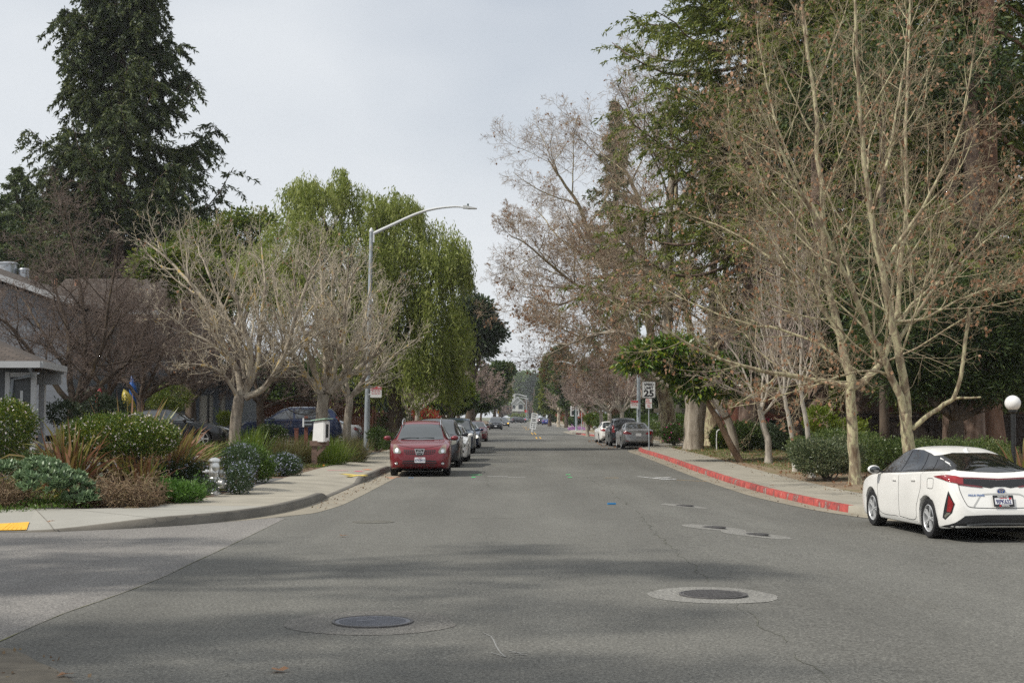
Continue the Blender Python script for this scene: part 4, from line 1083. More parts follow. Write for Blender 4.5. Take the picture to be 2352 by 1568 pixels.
m = MB(); m.tube([(-.16, .01, -.12), (-.42, .12, -.12)], .012, 6); m.tube([(-.16, .01, .17), (-.42, .12, .17)], .012, 6); m.build('bracket', GALV, t)
m = MB()                                                        # white vehicle outlines on the red band
m.prism([(-.22, .195), (-.22, .215), (-.16, .235), (-.08, .235), (-.03, .215), (-.02, .195)], -.0165, -.019); m.prism([(.03, .195), (.03, .21), (.1, .212), (.12, .24), (.22, .215), (.24, .195)], -.0165, -.019); m.build('vehicle_pictogram', SIGNW, t, None)
p = Wp(1091, 953 - 46, 165); p = Wp(1090.5, 928, 165)
sign('parking_sign', 'small red and white parking sign high on the second lamp pole', (p[0], 164.6, p[2]), np_parts(0, 0, .6), 0, pole=False)
p = Wp(1077, 934.5, 165)
sign('road_sign', 'bare metal back of a rectangular sign on second lamp pole', (p[0] - .02, 164.7, p[2]), [(0, 0, .85, 1.05, .05, SIGNBACK, [], [], None)], 0, pole=False)
p = Wp(1457, 928, 93.7)
sign('parking_sign', 'red and white no parking sign left of the right lamp pole', (p[0], 93.7, p[2]), np_parts(0, 0, .5), 0, pole=False)
b = at(1320, 188); zb = Wp(1320, 974.6, 188)[2] - b[2]
t = sign('radar_speed_sign', 'white your speed display sign with black screen on green pole', b, [
    (0, 2.6, 1.15, 1.55, .06, SIGNW, [('YOUR', .30, 0, .52, B, 1.05, .01), ('SPEED', .30, 0, .18, B, 1.0, .01)], [(0, -.36, .9, .62, SIGNB)], None),
    (0.05, 4.15, .9, 1.2, .06, SIGNW, [('SPEED', .22, 0, .4, B, 1, .008), ('LIMIT', .22, 0, .16, B, 1, .008), ('25', .6, 0, -.25, B, 1.1, .02)], [], None)], 5.6, .13, GREENP)
m = MB(); m.box((-.25, 0, 5.75), (.95, .7, .05), ry=-.5); m.build('solar_panel', VENT, t)
b = at(1336, 156)
sign('no_stopping_sign', 'tall narrow red and white no stopping sign on the far kerb bulb', b, [(0, 3.0, .42, .85, .03, SIGNW, [('STOP', .12, 0, -.05, SIGNRF, .9, .003), ('ANY', .12, 0, -.18, SIGNRF, 1, .003), ('TIME', .12, 0, -.3, SIGNRF, 1, .003)], [(0, .24, .36, .28, SIGNRF)], None)], 3.9, .045)
b = at(1222, 165)
sign('median_sign', 'white tilted speed limit 25 drive with care sign in the roadway', b, [(0, 1.25, .72, 1.85, .04, SIGNW, [('SPEED', .19, 0, .74, B, 1, .006), ('LIMIT', .19, 0, .5, B, 1.05, .006), ('25', .42, 0, .1, B, 1.1, .014), ('DRIVE', .2, 0, -.27, B, 1, .006), ('WITH', .2, 0, -.5, B, 1, .006), ('CARE', .2, 0, -.73, B, 1, .006)], [], None)], 1.0, .07, WHITEP, tilt=.15)
b = at(1217, 300)
sign('pedestrian_marker', 'white marker with red flash standing in road beyond the tilted sign', (b[0] + .9, 300, 0), [(0, 1.0, 1.0, 1.6, .1, SIGNW, [], [(0, .2, .5, .35, SIGNRF)], None)], .5, .06, WHITEP)
# traffic signals at the junction
for (px, py, Y, lb) in ((1147, 943, 470, 'yellow framed traffic signal left of the far junction'), (1231.8, 943, 470, 'yellow framed traffic signal right of the far junction')):
    p = Wp(px, py, Y); t = thing('traffic_signal', lb, 'traffic signal', (p[0], Y, 0), 0, 'traffic signals at the junction')
    m = MB(); m.tube([(.5, .3, 0), (.5, .3, 5.2)], .1, 8); m.tube([(.5, .3, p[2]), (0, .3, p[2])], .06, 6); m.build('pole', GALV, t)
    m = MB(); m.prism(rrect(.95, 1.75, .06, 0, p[2]), .05, .12); m.build('backplate', SIGY, t, None)
    m = MB(); m.box((0, -.02, p[2]), (.5, .14, 1.3)); h = m.build('signal_head', BLKM, t)
    for k_, mt in ((1, LIT_RED), (0, LAMPY), (-1, GREENP)):
        m = MB(); m.lathe([(.14, 0), (.14, -.03), (0, -.05)], 12, (0, -.09, p[2] + k_ * .4), 'Y'); m.build('lens', mt, h)
p = Wp(1208, 944, 480); sign('stop_sign', 'small red octagonal stop sign by the far junction', (p[0], 480, 0), [], p[2] + .3, .05)
t = bpy.data.objects[-1] if False else None
m = MB(); m.prism([(p[0] + .5 * math.cos(R(22.5 + 45 * k)), p[2] + .5 * math.sin(R(22.5 + 45 * k))) for k in range(8)], 479.9, 479.95)
o = m.build('panel', SIGNR, [q for q in bpy.data.objects if q.name.startswith('stop_sign')][0], None); par = o.parent
o.data.transform(Matrix.Translation(-Vector(par.location)))
b = at(1226, 430)
t = thing('utility_pole', 'thin wooden utility pole with crossarm near the far junction', 'utility pole', b)
zt = Wp(1226, 893, 430)[2]; m = MB(); m.tube([(-.6, 0, 0), (.2, 0, zt)], [.16, .1], 8); m.build('pole', W_POST, t)
m = MB(); m.box((.12, -.12, zt - 1.6), (1.9, .1, .12)); m.build('crossarm', W_POST, t)
m = MB(); m.tube(cr([(.2, 0, zt - .2), (-8, 3, zt - 1.0), (-18, 8, zt - .6)], 12), .02, 4); m.build('cable', BLKM, t)
# globe lamps
def globe(label, base, zc, r, ph):
    t = thing('globe_lamp', label, 'globe lamp', base, 0, 'globe lamps on black posts')
    m = MB(); m.tube([(0, 0, -.1), (0, 0, zc - r * .9)], .055, 12); m.lathe([(.085, 0), (.085, .2), (.06, .24)], 12); m.build('post', BLKM, t)
    m = MB(); m.lathe([(.06, -.06), (.1, -.02), (.1, .03)], 14, (0, 0, zc - r)); m.build('collar', BLKM, t)
    m = MB(); m.ball((0, 0, zc), r, 28); m.build('globe', OPAL, t, 180)
Yg = 33.0; b = at(2325, Yg); s_ = FPX / Yg
globe('white globe lamp on black post behind the white car', b, Wp(2325, 925.5, Yg)[2] - b[2], 18.0 / s_, None)
Yg = 72.0; b = at(1647, Yg); s_ = FPX / Yg
globe('white globe lamp half hidden behind the mottled trunks', b, Wp(1647, 950, Yg)[2] - b[2], 11 / s_, None)
# hoop
b = at(1645, 66); t = MB(); t.tube(cr([(0, 0, -.1), (0, 0, .75), (.06, 0, .92), (.18, 0, .96), (.26, 0, .9), (.28, 0, .8)], 16), .028, 8)
o = t.build('bent_pipe', GREYP); o.location = b; tag(o, 'pale bent vent pipe beside the black post on the grass', 'pipe')
b = at(1584, 75); t = thing('notice_post', 'red brown wooden post with white notice by gnarled trunk', 'post', b)
m = MB(); m.box((0, 0, .62), (.28, .14, 1.3)); m.build('post', W_REDP, t); m = MB(); m.box((-.08, -.08, .85), (.1, .02, .55)); m.build('notice', SIGNW, t); m = MB(); m.box((0, 0, 1.3), (.34, .2, .05)); m.build('cap', W_GREY, t)
# hydrants
def hydrant(label, base, sc, mat, rz):
    t = thing('fire_hydrant', label, 'fire hydrant', base, rz, 'fire hydrants'); t.scale = (sc,) * 3
    m = MB(); m.lathe([(.15, -.05), (.15, .04), (.105, .06), (.10, .30), (.125, .32), (.125, .36), (.11, .38), (.13, .46), (.13, .52), (.105, .56), (.105, .70), (.135, .71), (.135, .73), (.13, .745), (.07, .785), (0, .80)], 24); m.build('body', mat, t)
    def noz(axis, c, r, l, nm):
        m = MB(); d = Vector(axis); q = d.to_track_quat('Z', 'Y').to_matrix()
        m.lathe([(r * .72, -.03), (r * .72, l * .5), (r, l * .52), (r, l * .66), (r * .9, l * .7), (r * .9, l), (r * .5, l + .012), (.022, l + .015), (.02, l + .06), (0, l + .062)], 18, c, rot=q); m.build(nm, mat, t)
    noz((.35, -.94, 0), (.03, -.08, .60), .085, .10, 'outlet_cap'); noz((-1, -.2, 0), (-.1, -.02, .49), .06, .09, 'outlet_cap'); noz((1, -.25, 0), (.1, -.02, .47), .065, .10, 'outlet_cap'); noz((.85, -.5, 0), (.07, -.04, .24), .105, .2, 'pumper_cap')
    m = MB()
    for k_ in range(9):
        a = k_ / 8; m.tube([(.09 + .05 * a, -.17 + .0 * a, .53 - .17 * a - .05 * math.sin(a * 3.1)), (.096 + .05 * a, -.178, .515 - .17 * a - .05 * math.sin(a * 3.1))], .008, 6)
    m.build('chain', mat, t)
b = at(857, 33); Yh = 31.0; b = at(861, Yh)
HYD = hydrant('silver painted fire hydrant among rosemary at the left sidewalk', at(495, 29.0), .95, SILV, 0.0)
hydrant('small white fire hydrant far along the right sidewalk', at(1282.6, 305), 1.0, WHITEP, 0)
# little library box on its post
b = G(722, 1072); Yb = b[1]; s_ = FPX / Yb
t = thing('library_box', 'white book exchange box with mint roof on a wooden post', 'box on post', b)
lz = lambda py: Wp(722, py, Yb)[2] - b[2]; lx = lambda px: (px - CX) / FPX * Yb - b[0]
m = MB(); m.box((0, 0, (lz(1021)) / 2), (.16, .14, lz(1021))); m.build('post', W_POST, t)
m = MB(); m.box((lx(735), -.06, (lz(1013) + lz(1022)) / 2), (lx(755) - lx(711), .1, .16)); m.build('crossbar', W_POST, t)
m = MB(); m.box((.2, -.035, lz(1034)), (.11, .085, .40), ry=.75); m.build('brace', W_POST, t)
rz_ = -.55; bw, bd = .40, .28; cxb = lx(738)
m = MB(); m.prism([(-bw / 2 - .04, lz(1014)), (bw / 2, lz(1014)), (bw / 2, lz(966)), (-bw / 2, lz(969))], -bd / 2, bd / 2)
bx = m.build('box', WHITEP, t, None); bx.location = (cxb, 0, 0); bx.rotation_euler = (0, 0.015, rz_)
m = MB(); m.box((bw / 2 + .015, 0, lz(991)), (.03, .25, .62)); dr = m.build('door', WHITEP, bx, None)
m = MB(); m.box((bw / 2 + .033, 0, lz(989)), (.012, .12, .42)); m.build('pane', WINP, dr)
m = MB(); m.prism([(-.28, lz(966.5)), (.31, lz(961.5)), (.31, lz(959.5)), (-.28, lz(964.5))], -.2, .2); rf = m.build('roof', MINT, bx, None)
# black notice board on two posts
b = at(700, 50); t = thing('notice_board', 'small black notice board on a red brown post beside library box', 'notice board', b); s_ = FPX / 50
z = lambda py: Wp(700, py, 50)[2] - b[2]; x = lambda px: (px - CX) / FPX * 50 - b[0]
m = MB(); m.box((x(704), 0, z(955) / 2), (.12, .1, z(955))); m.build('post', W_REDP, t)
m = MB(); m.box((x(708), -.08, (z(960) + z(980)) / 2), (x(720) - x(698), .06, z(960) - z(980))); m.build('board', SIGNB, t)
m = MB(); m.box((x(698.5), -.08, (z(960) + z(980)) / 2), (.06, .08, z(960) - z(980))); m.build('board_end', SIGNW, t)
m = MB()
for k_ in range(2): m.box((x(709), -.113, z(966 + 8 * k_)), (.28, .004, .05))
m.build('carved_lettering', TRIMG, t)
b = at(682, 50); o = MB(); o.box((0, 0, .5), (.13, .11, 1.1)); o.box((0, 0, 1.07), (.16, .14, .04)); o = o.build('wooden_post', W_REDP); o.location = (b[0], 50, b[2]); tag(o, 'plain red brown wooden post left of the notice board', 'post')
o = MB(); o.ball((0, 0, .035), .04, 14); o = o.build('orange', ORANGE, smooth=180); o.location = G(744, 1072); tag(o, 'orange fruit lying on the verge under the white box', 'fruit')
o = MB(); P = cr([(-.16, 0, .02), (0, 0, .09), (.12, 0, .03)], 7)[None]; V_, F_ = ribbons(P, np.array([[.01, .05, .07, .08, .06, .04, .01]]), np.array([[0, 1, 0.0]])); o.add(V_, F_); o = o.build('green_leaf', plain('lime_leaf', (.3, .5, .03), .5), fix=False); o.location = G(736, 1070); tag(o, 'single bright lime leaf beside the orange fruit', 'leaf')
# drain guard / litter
o = MB(); o.box((0, 0, .02), (.16, .07, .03), rz=.15); o = o.build('blue_litter', MARKB); o.location = G(1405, 1158.5); tag(o, 'small blue scrap of litter on the asphalt', 'litter')
# small valve cover
c = G(857, 1199); m = MB(); m.lathe([(.3, .001), (.3, .007), (0, .008)], 24); o = m.build('valve_cover', ASPHP); o.location = c; o.scale = (1.15, 1, 1); tag(o, 'thin dark round patch flush in the road before the dark red crossover', 'cover')
# ------------------------------------------------------------------ cars
def pchip(pts, x):
    p = np.array(pts, float); X_, Y_ = p[:, 0], p[:, 1]; h = np.diff(X_); d = np.diff(Y_) / h; m = np.zeros(len(X_))
    for i in range(1, len(X_) - 1):
        if d[i - 1] * d[i] > 0:
            w1, w2 = 2 * h[i] + h[i - 1], h[i] + 2 * h[i - 1]; m[i] = (w1 + w2) / (w1 / d[i - 1] + w2 / d[i])
    m[0], m[-1] = d[0], d[-1]
    x = np.clip(np.asarray(x, float), X_[0], X_[-1]); i = np.clip(np.searchsorted(X_, x, side='right') - 1, 0, len(h) - 1); t = (x - X_[i]) / h[i]
    return ((2 * t ** 3 - 3 * t ** 2 + 1) * Y_[i] + (t ** 3 - 2 * t ** 2 + t) * h[i] * m[i] + (-2 * t ** 3 + 3 * t ** 2) * Y_[i + 1] + (t ** 3 - t ** 2) * h[i] * m[i + 1])

SPECS = {}
SPECS['hatch'] = dict(L=4.645, r=.318, wf=.95, wr=3.65, rc=.365,
    top=[(0, .50), (.02, .60), (.10, .71), (.35, .83), (.8, .95), (1.05, 1.02), (1.6, 1.27), (2.0, 1.42), (2.35, 1.468), (2.7, 1.462), (3.2, 1.40), (3.7, 1.295), (4.05, 1.20), (4.30, 1.115), (4.40, 1.07), (4.455, .99), (4.50, .88), (4.55, .74), (4.60, .62), (4.645, .50)],
    belt=[(0, .46), (.12, .62), (.5, .80), (1.1, .92), (2.4, .97), (3.4, 1.02), (4.1, 1.04), (4.35, 1.0), (4.5, .80), (4.645, .46)],
    plan=[(0, .42), (.03, .58), (.1, .70), (.25, .79), (.55, .85), (1.0, .875), (3.5, .885), (4.0, .865), (4.3, .825), (4.48, .775), (4.57, .70), (4.62, .60), (4.645, .48)],
    roof=[(0, .36), (.1, .56), (.35, .68), (1.05, .72), (2.0, .575), (2.6, .56), (3.4, .57), (4.0, .60), (4.25, .66), (4.42, .70), (4.5, .69), (4.6, .58), (4.645, .42)],
    bot=[(0, .40), (.04, .28), (.15, .20), (.5, .17), (4.1, .19), (4.4, .215), (4.55, .23), (4.62, .26), (4.645, .36)])
SPECS['crossover'] = dict(L=4.65, r=.345, wf=.92, wr=3.62, rc=.41,
    top=[(0, .52), (.015, .66), (.05, .77), (.13, .85), (.35, .93), (.8, 1.0), (1.15, 1.055), (1.55, 1.27), (1.95, 1.47), (2.25, 1.565), (2.8, 1.61), (3.6, 1.585), (4.1, 1.49), (4.35, 1.28), (4.5, 1.02), (4.6, .75), (4.65, .5)],
    belt=[(0, .48), (.05, .64), (.2, .80), (.6, .93), (1.2, 1.0), (3, 1.04), (4.2, 1.1), (4.5, .88), (4.65, .48)],
    plan=[(0, .50), (.025, .66), (.08, .76), (.2, .835), (.5, .885), (1, .90), (3.6, .90), (4.2, .865), (4.5, .79), (4.6, .68), (4.65, .5)],
    roof=[(0, .44), (.06, .60), (.2, .70), (1.15, .745), (1.95, .615), (2.3, .60), (3.5, .60), (4.1, .58), (4.4, .66), (4.6, .58), (4.65, .45)],
    bot=[(0, .40), (.03, .31), (.12, .25), (.5, .21), (4.1, .23), (4.45, .32), (4.6, .4), (4.65, .44)])
SPECS['suv'] = dict(L=4.6, r=.35, wf=.9, wr=3.55, rc=.42,
    top=[(0, .55), (.02, .74), (.07, .88), (.18, .97), (.6, 1.05), (1.1, 1.11), (1.9, 1.56), (2.3, 1.66), (3.2, 1.67), (4.05, 1.58), (4.3, 1.36), (4.45, 1.05), (4.54, .8), (4.6, .55)],
    belt=[(0, .5), (.08, .75), (.3, .92), (1.2, 1.02), (3, 1.06), (4.2, 1.12), (4.48, .9), (4.6, .5)],
    plan=[(0, .52), (.025, .68), (.08, .78), (.22, .86), (.6, .91), (1, .92), (3.6, .92), (4.2, .88), (4.45, .82), (4.55, .7), (4.6, .5)],
    roof=[(0, .44), (.08, .64), (.3, .73), (1.1, .77), (1.9, .65), (2.4, .64), (3.5, .64), (4.05, .62), (4.3, .68), (4.5, .66), (4.6, .45)],
    bot=[(0, .42), (.04, .32), (.15, .25), (.5, .22), (4, .24), (4.4, .32), (4.55, .42), (4.6, .46)])
SPECS['sedan'] = dict(L=4.55, r=.315, wf=.88, wr=3.58, rc=.37,
    top=[(0, .46), (.02, .58), (.1, .70), (.4, .81), (1.1, .93), (1.35, .985), (2.0, 1.34), (2.4, 1.43), (2.85, 1.425), (3.3, 1.34), (3.75, 1.17), (4.05, 1.08), (4.35, 1.055), (4.42, 1.0), (4.48, .86), (4.52, .68), (4.55, .5)],
    belt=[(0, .43), (.1, .62), (.5, .79), (1.2, .90), (2.4, .94), (3.5, .985), (4.2, 1.0), (4.42, .88), (4.55, .45)],
    plan=[(0, .42), (.03, .6), (.1, .72), (.25, .81), (.6, .865), (1, .885), (3.5, .885), (4.1, .85), (4.35, .80), (4.47, .72), (4.52, .62), (4.55, .46)],
    roof=[(0, .36), (.1, .58), (.4, .70), (1.3, .735), (2.0, .575), (2.5, .555), (3.2, .57), (3.75, .66), (4.1, .70), (4.4, .68), (4.5, .6), (4.55, .4)],
    bot=[(0, .38), (.04, .27), (.15, .2), (.5, .17), (4, .19), (4.35, .28), (4.5, .38), (4.55, .42)])
SPECS['minivan'] = dict(L=5.0, r=.34, wf=.98, wr=4.0, rc=.40,
    top=[(0, .5), (.03, .66), (.12, .80), (.5, .95), (1.0, 1.08), (1.7, 1.5), (2.2, 1.70), (3, 1.75), (4.3, 1.70), (4.7, 1.5), (4.9, 1.05), (4.97, .75), (5, .5)],
    belt=[(0, .46), (.1, .7), (.5, .88), (1.2, 1.0), (4.5, 1.05), (4.85, .9), (5, .46)],
    plan=[(0, .45), (.03, .64), (.1, .76), (.3, .88), (.7, .95), (1.2, .97), (4.2, .97), (4.7, .92), (4.9, .84), (4.97, .7), (5, .5)],
    roof=[(0, .4), (.1, .6), (.4, .72), (1.0, .8), (1.8, .70), (2.4, .69), (4.2, .68), (4.65, .68), (4.85, .72), (5, .45)],
    bot=[(0, .38), (.04, .28), (.15, .22), (.5, .19), (4.4, .22), (4.85, .32), (4.97, .4), (5, .44)])

def shell(sp, res=1.0):
    Ln = sp['L']; h = .035 / res
    ys = np.unique(np.round(np.concatenate([np.linspace(0, .12, int(14 * res) + 2), np.arange(.12, Ln - .22, h), np.linspace(Ln - .22, Ln, int(22 * res) + 2)]), 4))
    zt = pchip(sp['top'], ys); zbt = pchip(sp['belt'], ys); W_ = pchip(sp['plan'], ys); Wr = pchip(sp['roof'], ys); zb = pchip(sp['bot'], ys)
    zb0 = zb.copy()
    for wy in (sp['wf'], sp['wr']):
        d = np.abs(ys - wy); a = np.sqrt(np.clip(sp['rc'] ** 2 - d ** 2, 0, None)); zb = np.where(d < sp['rc'], np.maximum(zb, sp['r'] + a * .98), zb)
    zbt = np.minimum(zbt, zt - .025); zbt = np.maximum(zbt, zb + .04)
    Wr = np.minimum(Wr, W_ * .96)
    secs = []
    for i in range(len(ys)):
        b, w, r_, lo, hi = zbt[i], W_[i], Wr[i], zb[i], zt[i]
        hgt = b - lo; dr = min(.085, .5 * (hi - b)); full = b - zb0[i]
        zz = lambda f: max(lo, zb0[i] + f * full)
        c = [(0, lo), (.80 * w, lo), (.93 * w, lo + min(.004, .02 * hgt)), (w * .965, max(lo + .012, zz(.10))), (w * .985, max(lo + .02, zz(.25))), (w, max(lo + .03, zz(.55))), (w * .995, max(lo + .04, zz(.78))), (w * .975, b), (w * .955, b + .012 if hi - b > .08 else b + .1 * (hi - b)),
             (r_ + (w * .955 - r_) * .5, b + .45 * (hi - dr - b)), (r_, hi - dr), (r_ * .92, hi - dr * .55), (r_ * .7, hi - dr * .22), (r_ * .35, hi - dr * .05), (0, hi)]
        p = cr([(x, z, 0) for x, z in c], 43)[:, :2]; p[:, 0] = np.maximum(p[:, 0], 0); p[0, 0] = p[-1, 0] = 0
        full_ = np.vstack([p, np.column_stack([-p[-2:0:-1, 0], p[-2:0:-1, 1]])]); secs.append(np.column_stack([full_[:, 0], np.full(len(full_), ys[i] - Ln / 2), full_[:, 1]]))
    S = np.stack(secs); n, k, _ = S.shape; idx = np.arange(n * k).reshape(n, k)
    F = np.stack([idx[:-1], idx[1:], np.roll(idx[1:], -1, 1), np.roll(idx[:-1], -1, 1)], -1).reshape(-1, 4)
    F = [tuple(f) for f in F] + [tuple(idx[0]), tuple(idx[-1][::-1])]
    return S.reshape(-1, 3), F
SHELLS = {}
def get_shell(kind):
    if kind not in SHELLS:
        V, F = shell(SPECS[kind]); SHELLS[kind] = (V, F, BVHTree.FromPolygons([tuple(v) for v in V], F))
    return SHELLS[kind]
FR = {'front': (Vector((0, 1, 0)), Vector((1, 0, 0))), 'rear': (Vector((0, -1, 0)), Vector((-1, 0, 0))), 'left': (Vector((-1, 0, 0)), Vector((0, 1, 0))), 'right': (Vector((1, 0, 0)), Vector((0, -1, 0))),
      'rearleft': (Vector((-1, -1, 0)).normalized(), Vector((-1, 1, 0)).normalized()), 'frontleft': (Vector((-1, 1, 0)).normalized(), Vector((1, 1, 0)).normalized())}
def decal(mb, bvh, poly, side, off=.004, step=.06, mi=0, mirror=False, Ln=0.0):
    """a patch cut to an outline and wrapped on the body; poly in (across, up) as seen from that side"""
    d, rv = FR[side]; up = Vector((0, 0, 1))
    bm = bmesh.new(); bm.faces.new([bm.verts.new((p[0], p[1], 0)) for p in poly])
    P = np.array(poly, float)
    for ax in (0, 1):
        lo, hi = P[:, ax].min(), P[:, ax].max(); n = int((hi - lo) / step)
        for i in range(1, n + 1):
            c = lo + (hi - lo) * i / (n + 1); co = (c, 0, 0) if ax == 0 else (0, c, 0); no = (1, 0, 0) if ax == 0 else (0, 1, 0)
            bmesh.ops.bisect_plane(bm, geom=bm.verts[:] + bm.edges[:] + bm.faces[:], plane_co=co, plane_no=no)
    bmesh.ops.triangulate(bm, faces=bm.faces[:])
    bm.verts.ensure_lookup_table(); V = []
    for v in bm.verts:
        o = rv * v.co.x + up * v.co.y - d * 6
        hit = bvh.ray_cast(o, d)
        if hit[0] is None:
            q = bvh.find_nearest(rv * v.co.x + up * v.co.y - d * 1.0); V.append(q[0] - d * off)
        else: V.append(hit[0] + (hit[1] if hit[1].dot(d) < 0 else -hit[1]) * off)
    Fs = [tuple(v.index for v in f.verts) for f in bm.faces]; bm.verts.index_update(); bm.free()
    mb.add(V, Fs, mi)
    if mirror: mb.add([(-v[0], v[1], v[2]) for v in V], [tuple(reversed(f)) for f in Fs], mi)
def ribbon(mb, bvh, pts, side, w=.008, off=.003, mi=0, mirror=False, M=None):
    P = cr([(p[0], p[1], 0) for p in pts], M or max(8, 6 * len(pts)))[:, :2]; T = np.gradient(P, axis=0); T /= np.linalg.norm(T, axis=1, keepdims=True) + 1e-9
    N = np.column_stack([-T[:, 1], T[:, 0]]) * w / 2; d, rv = FR[side]; up = Vector((0, 0, 1)); V = []
    for p, n in zip(P, N):
        for s in (-1, 1):
            q = p + n * s; o = rv * float(q[0]) + up * float(q[1]) - d * 6; h = bvh.ray_cast(o, d)
            V.append((h[0] if h[0] is not None else bvh.find_nearest(o + d * 5)[0]) - d * off)
    F = [(2 * i, 2 * i + 1, 2 * i + 3, 2 * i + 2) for i in range(len(P) - 1)]; mb.add(V, F, mi)
    if mirror: mb.add([(-v[0], v[1], v[2]) for v in V], [tuple(reversed(f)) for f in F], mi)
WM = {}
def wheel_mesh(r, w, style):
    key = (r, w, style)
    if key not in WM:
        m = MB(); rr = r * .70
        m.lathe([(rr, -w * .42), (r * .80, -w * .5), (r * .95, -w * .47), (r, -w * .36), (r * 1.003, -.02), (r * .992, -.016), (r * .992, .016), (r * 1.003, .02), (r, w * .36), (r * .95, w * .47), (r * .80, w * .5), (rr, w * .42), (rr, -w * .42)], 36, axis='X', cap=False)
        a = m.build('tyre', TYRE, None, 40).data; bpy.data.objects.remove(bpy.data.objects[[o.name for o in bpy.data.objects if o.data == a][0]])
        m = MB()
        m.lathe([(rr * 1.01, w * .42), (rr * .96, w * .45), (rr * .92, w * .40), (rr * .90, -.02)], 32, axis='X', cap=False)
        m.lathe([(rr * .90, -.02), (rr * .90, 0.0), (0, 0.0)], 24, axis='X', mi=1)
        m.lathe([(rr * .17, w * .2), (rr * .17, w * .40), (0, w * .42)], 14, axis='X')
        n = {'five': 5, 'ten': 10, 'twin': 5}[style]
        for k in range(n):
            for da in ((-.16, .16) if style == 'twin' else (0,)):
                a0 = 2 * math.pi * k / n + da; a1 = 2 * math.pi * k / n + da * .9
                wd = rr * (.22 if style == 'five' else .085 if style == 'ten' else .10)
                c0 = Vector((w * .36, rr * .12 * math.cos(a0), rr * .12 * math.sin(a0))); c1 = Vector((w * .40, rr * .94 * math.cos(a1), rr * .94 * math.sin(a1)))
                t = (c1 - c0).normalized(); sd = t.cross(Vector((1, 0, 0))).normalized() * wd / 2; th = Vector((.025, 0, 0))
                V = [c0 - sd * .8, c0 + sd * .8, c1 + sd * 1.15, c1 - sd * 1.15]; V = V + [v - th for v in V]
                m.add(V, [(0, 1, 2, 3), (0, 4, 5, 1), (1, 5, 6, 2), (2, 6, 7, 3), (3, 7, 4, 0)])
        b = m.build('rim', [ALLOY, BLK], None, 30).data; bpy.data.objects.remove(bpy.data.objects[[o.name for o in bpy.data.objects if o.data == b][0]])
        WM[key] = (a, b)
    return WM[key]
def obj_of(name, me, parent, loc=(0, 0, 0), rz=0.0):
    o = bpy.data.objects.new(name, me); COL.objects.link(o); o.parent = parent; o.location = loc; o.rotation_euler = (0, 0, rz); return o
def plate(t, text, c, rear, w=.305, h=.152, tilt=0.0, frame=None):
    m = MB(); m.prism(rrect(w, h, .015), 0, -.01); p = m.build('licence_plate', PLATE, t, None)
    p.location = c; p.rotation_euler = (tilt, 0, math.pi if rear else 0)
    if frame:
        m = MB(); o_ = rrect(w + .03, h + .035, .012); i_ = rrect(w - .02, h - .045, .008); n = len(o_)
        m.add([(q[0], -.014, q[1]) for q in o_] + [(q[0], -.014, q[1]) for q in i_], [(k, (k + 1) % n, n + (k + 1) % n, n + k) for k in range(n)]); m.build('plate_frame', BLKG, p, None, fix=False)
        m = MB(); m.add(*text_geo(frame[0], .030, 0, h / 2 - .004, -.0165, 1, .001)); m.add(*text_geo(frame[1], .030, .02, -h / 2 - .001, -.0165, 1, .0015)); m.build('frame_lettering', SIGNW, p, None, fix=False)
        m = MB(); m.prism(rrect(.03, .022, .008, -.065, -h / 2 - .001), -.0145, -.016); m.build('frame_badge', SIGNR, p, None)
        m = MB(); m.prism(rrect(.04, .026, .002, .115, h / 2 - .034), -.0105, -.0125); m.build('sticker', SIGNR, p, None)
    m = MB(); m.add(*text_geo(text, h * .60, 0, -h * .08, -.0125, .78 if w < .31 else .8, .0025)); m.build('plate_number', PLATE_TX, p, None, fix=False)
    m = MB(); m.add(*text_geo('California', h * .2, 0, h * .33, -.0125, 1, .001)); m.build('plate_script', PLATE_RED, p, None, fix=False)
    return p

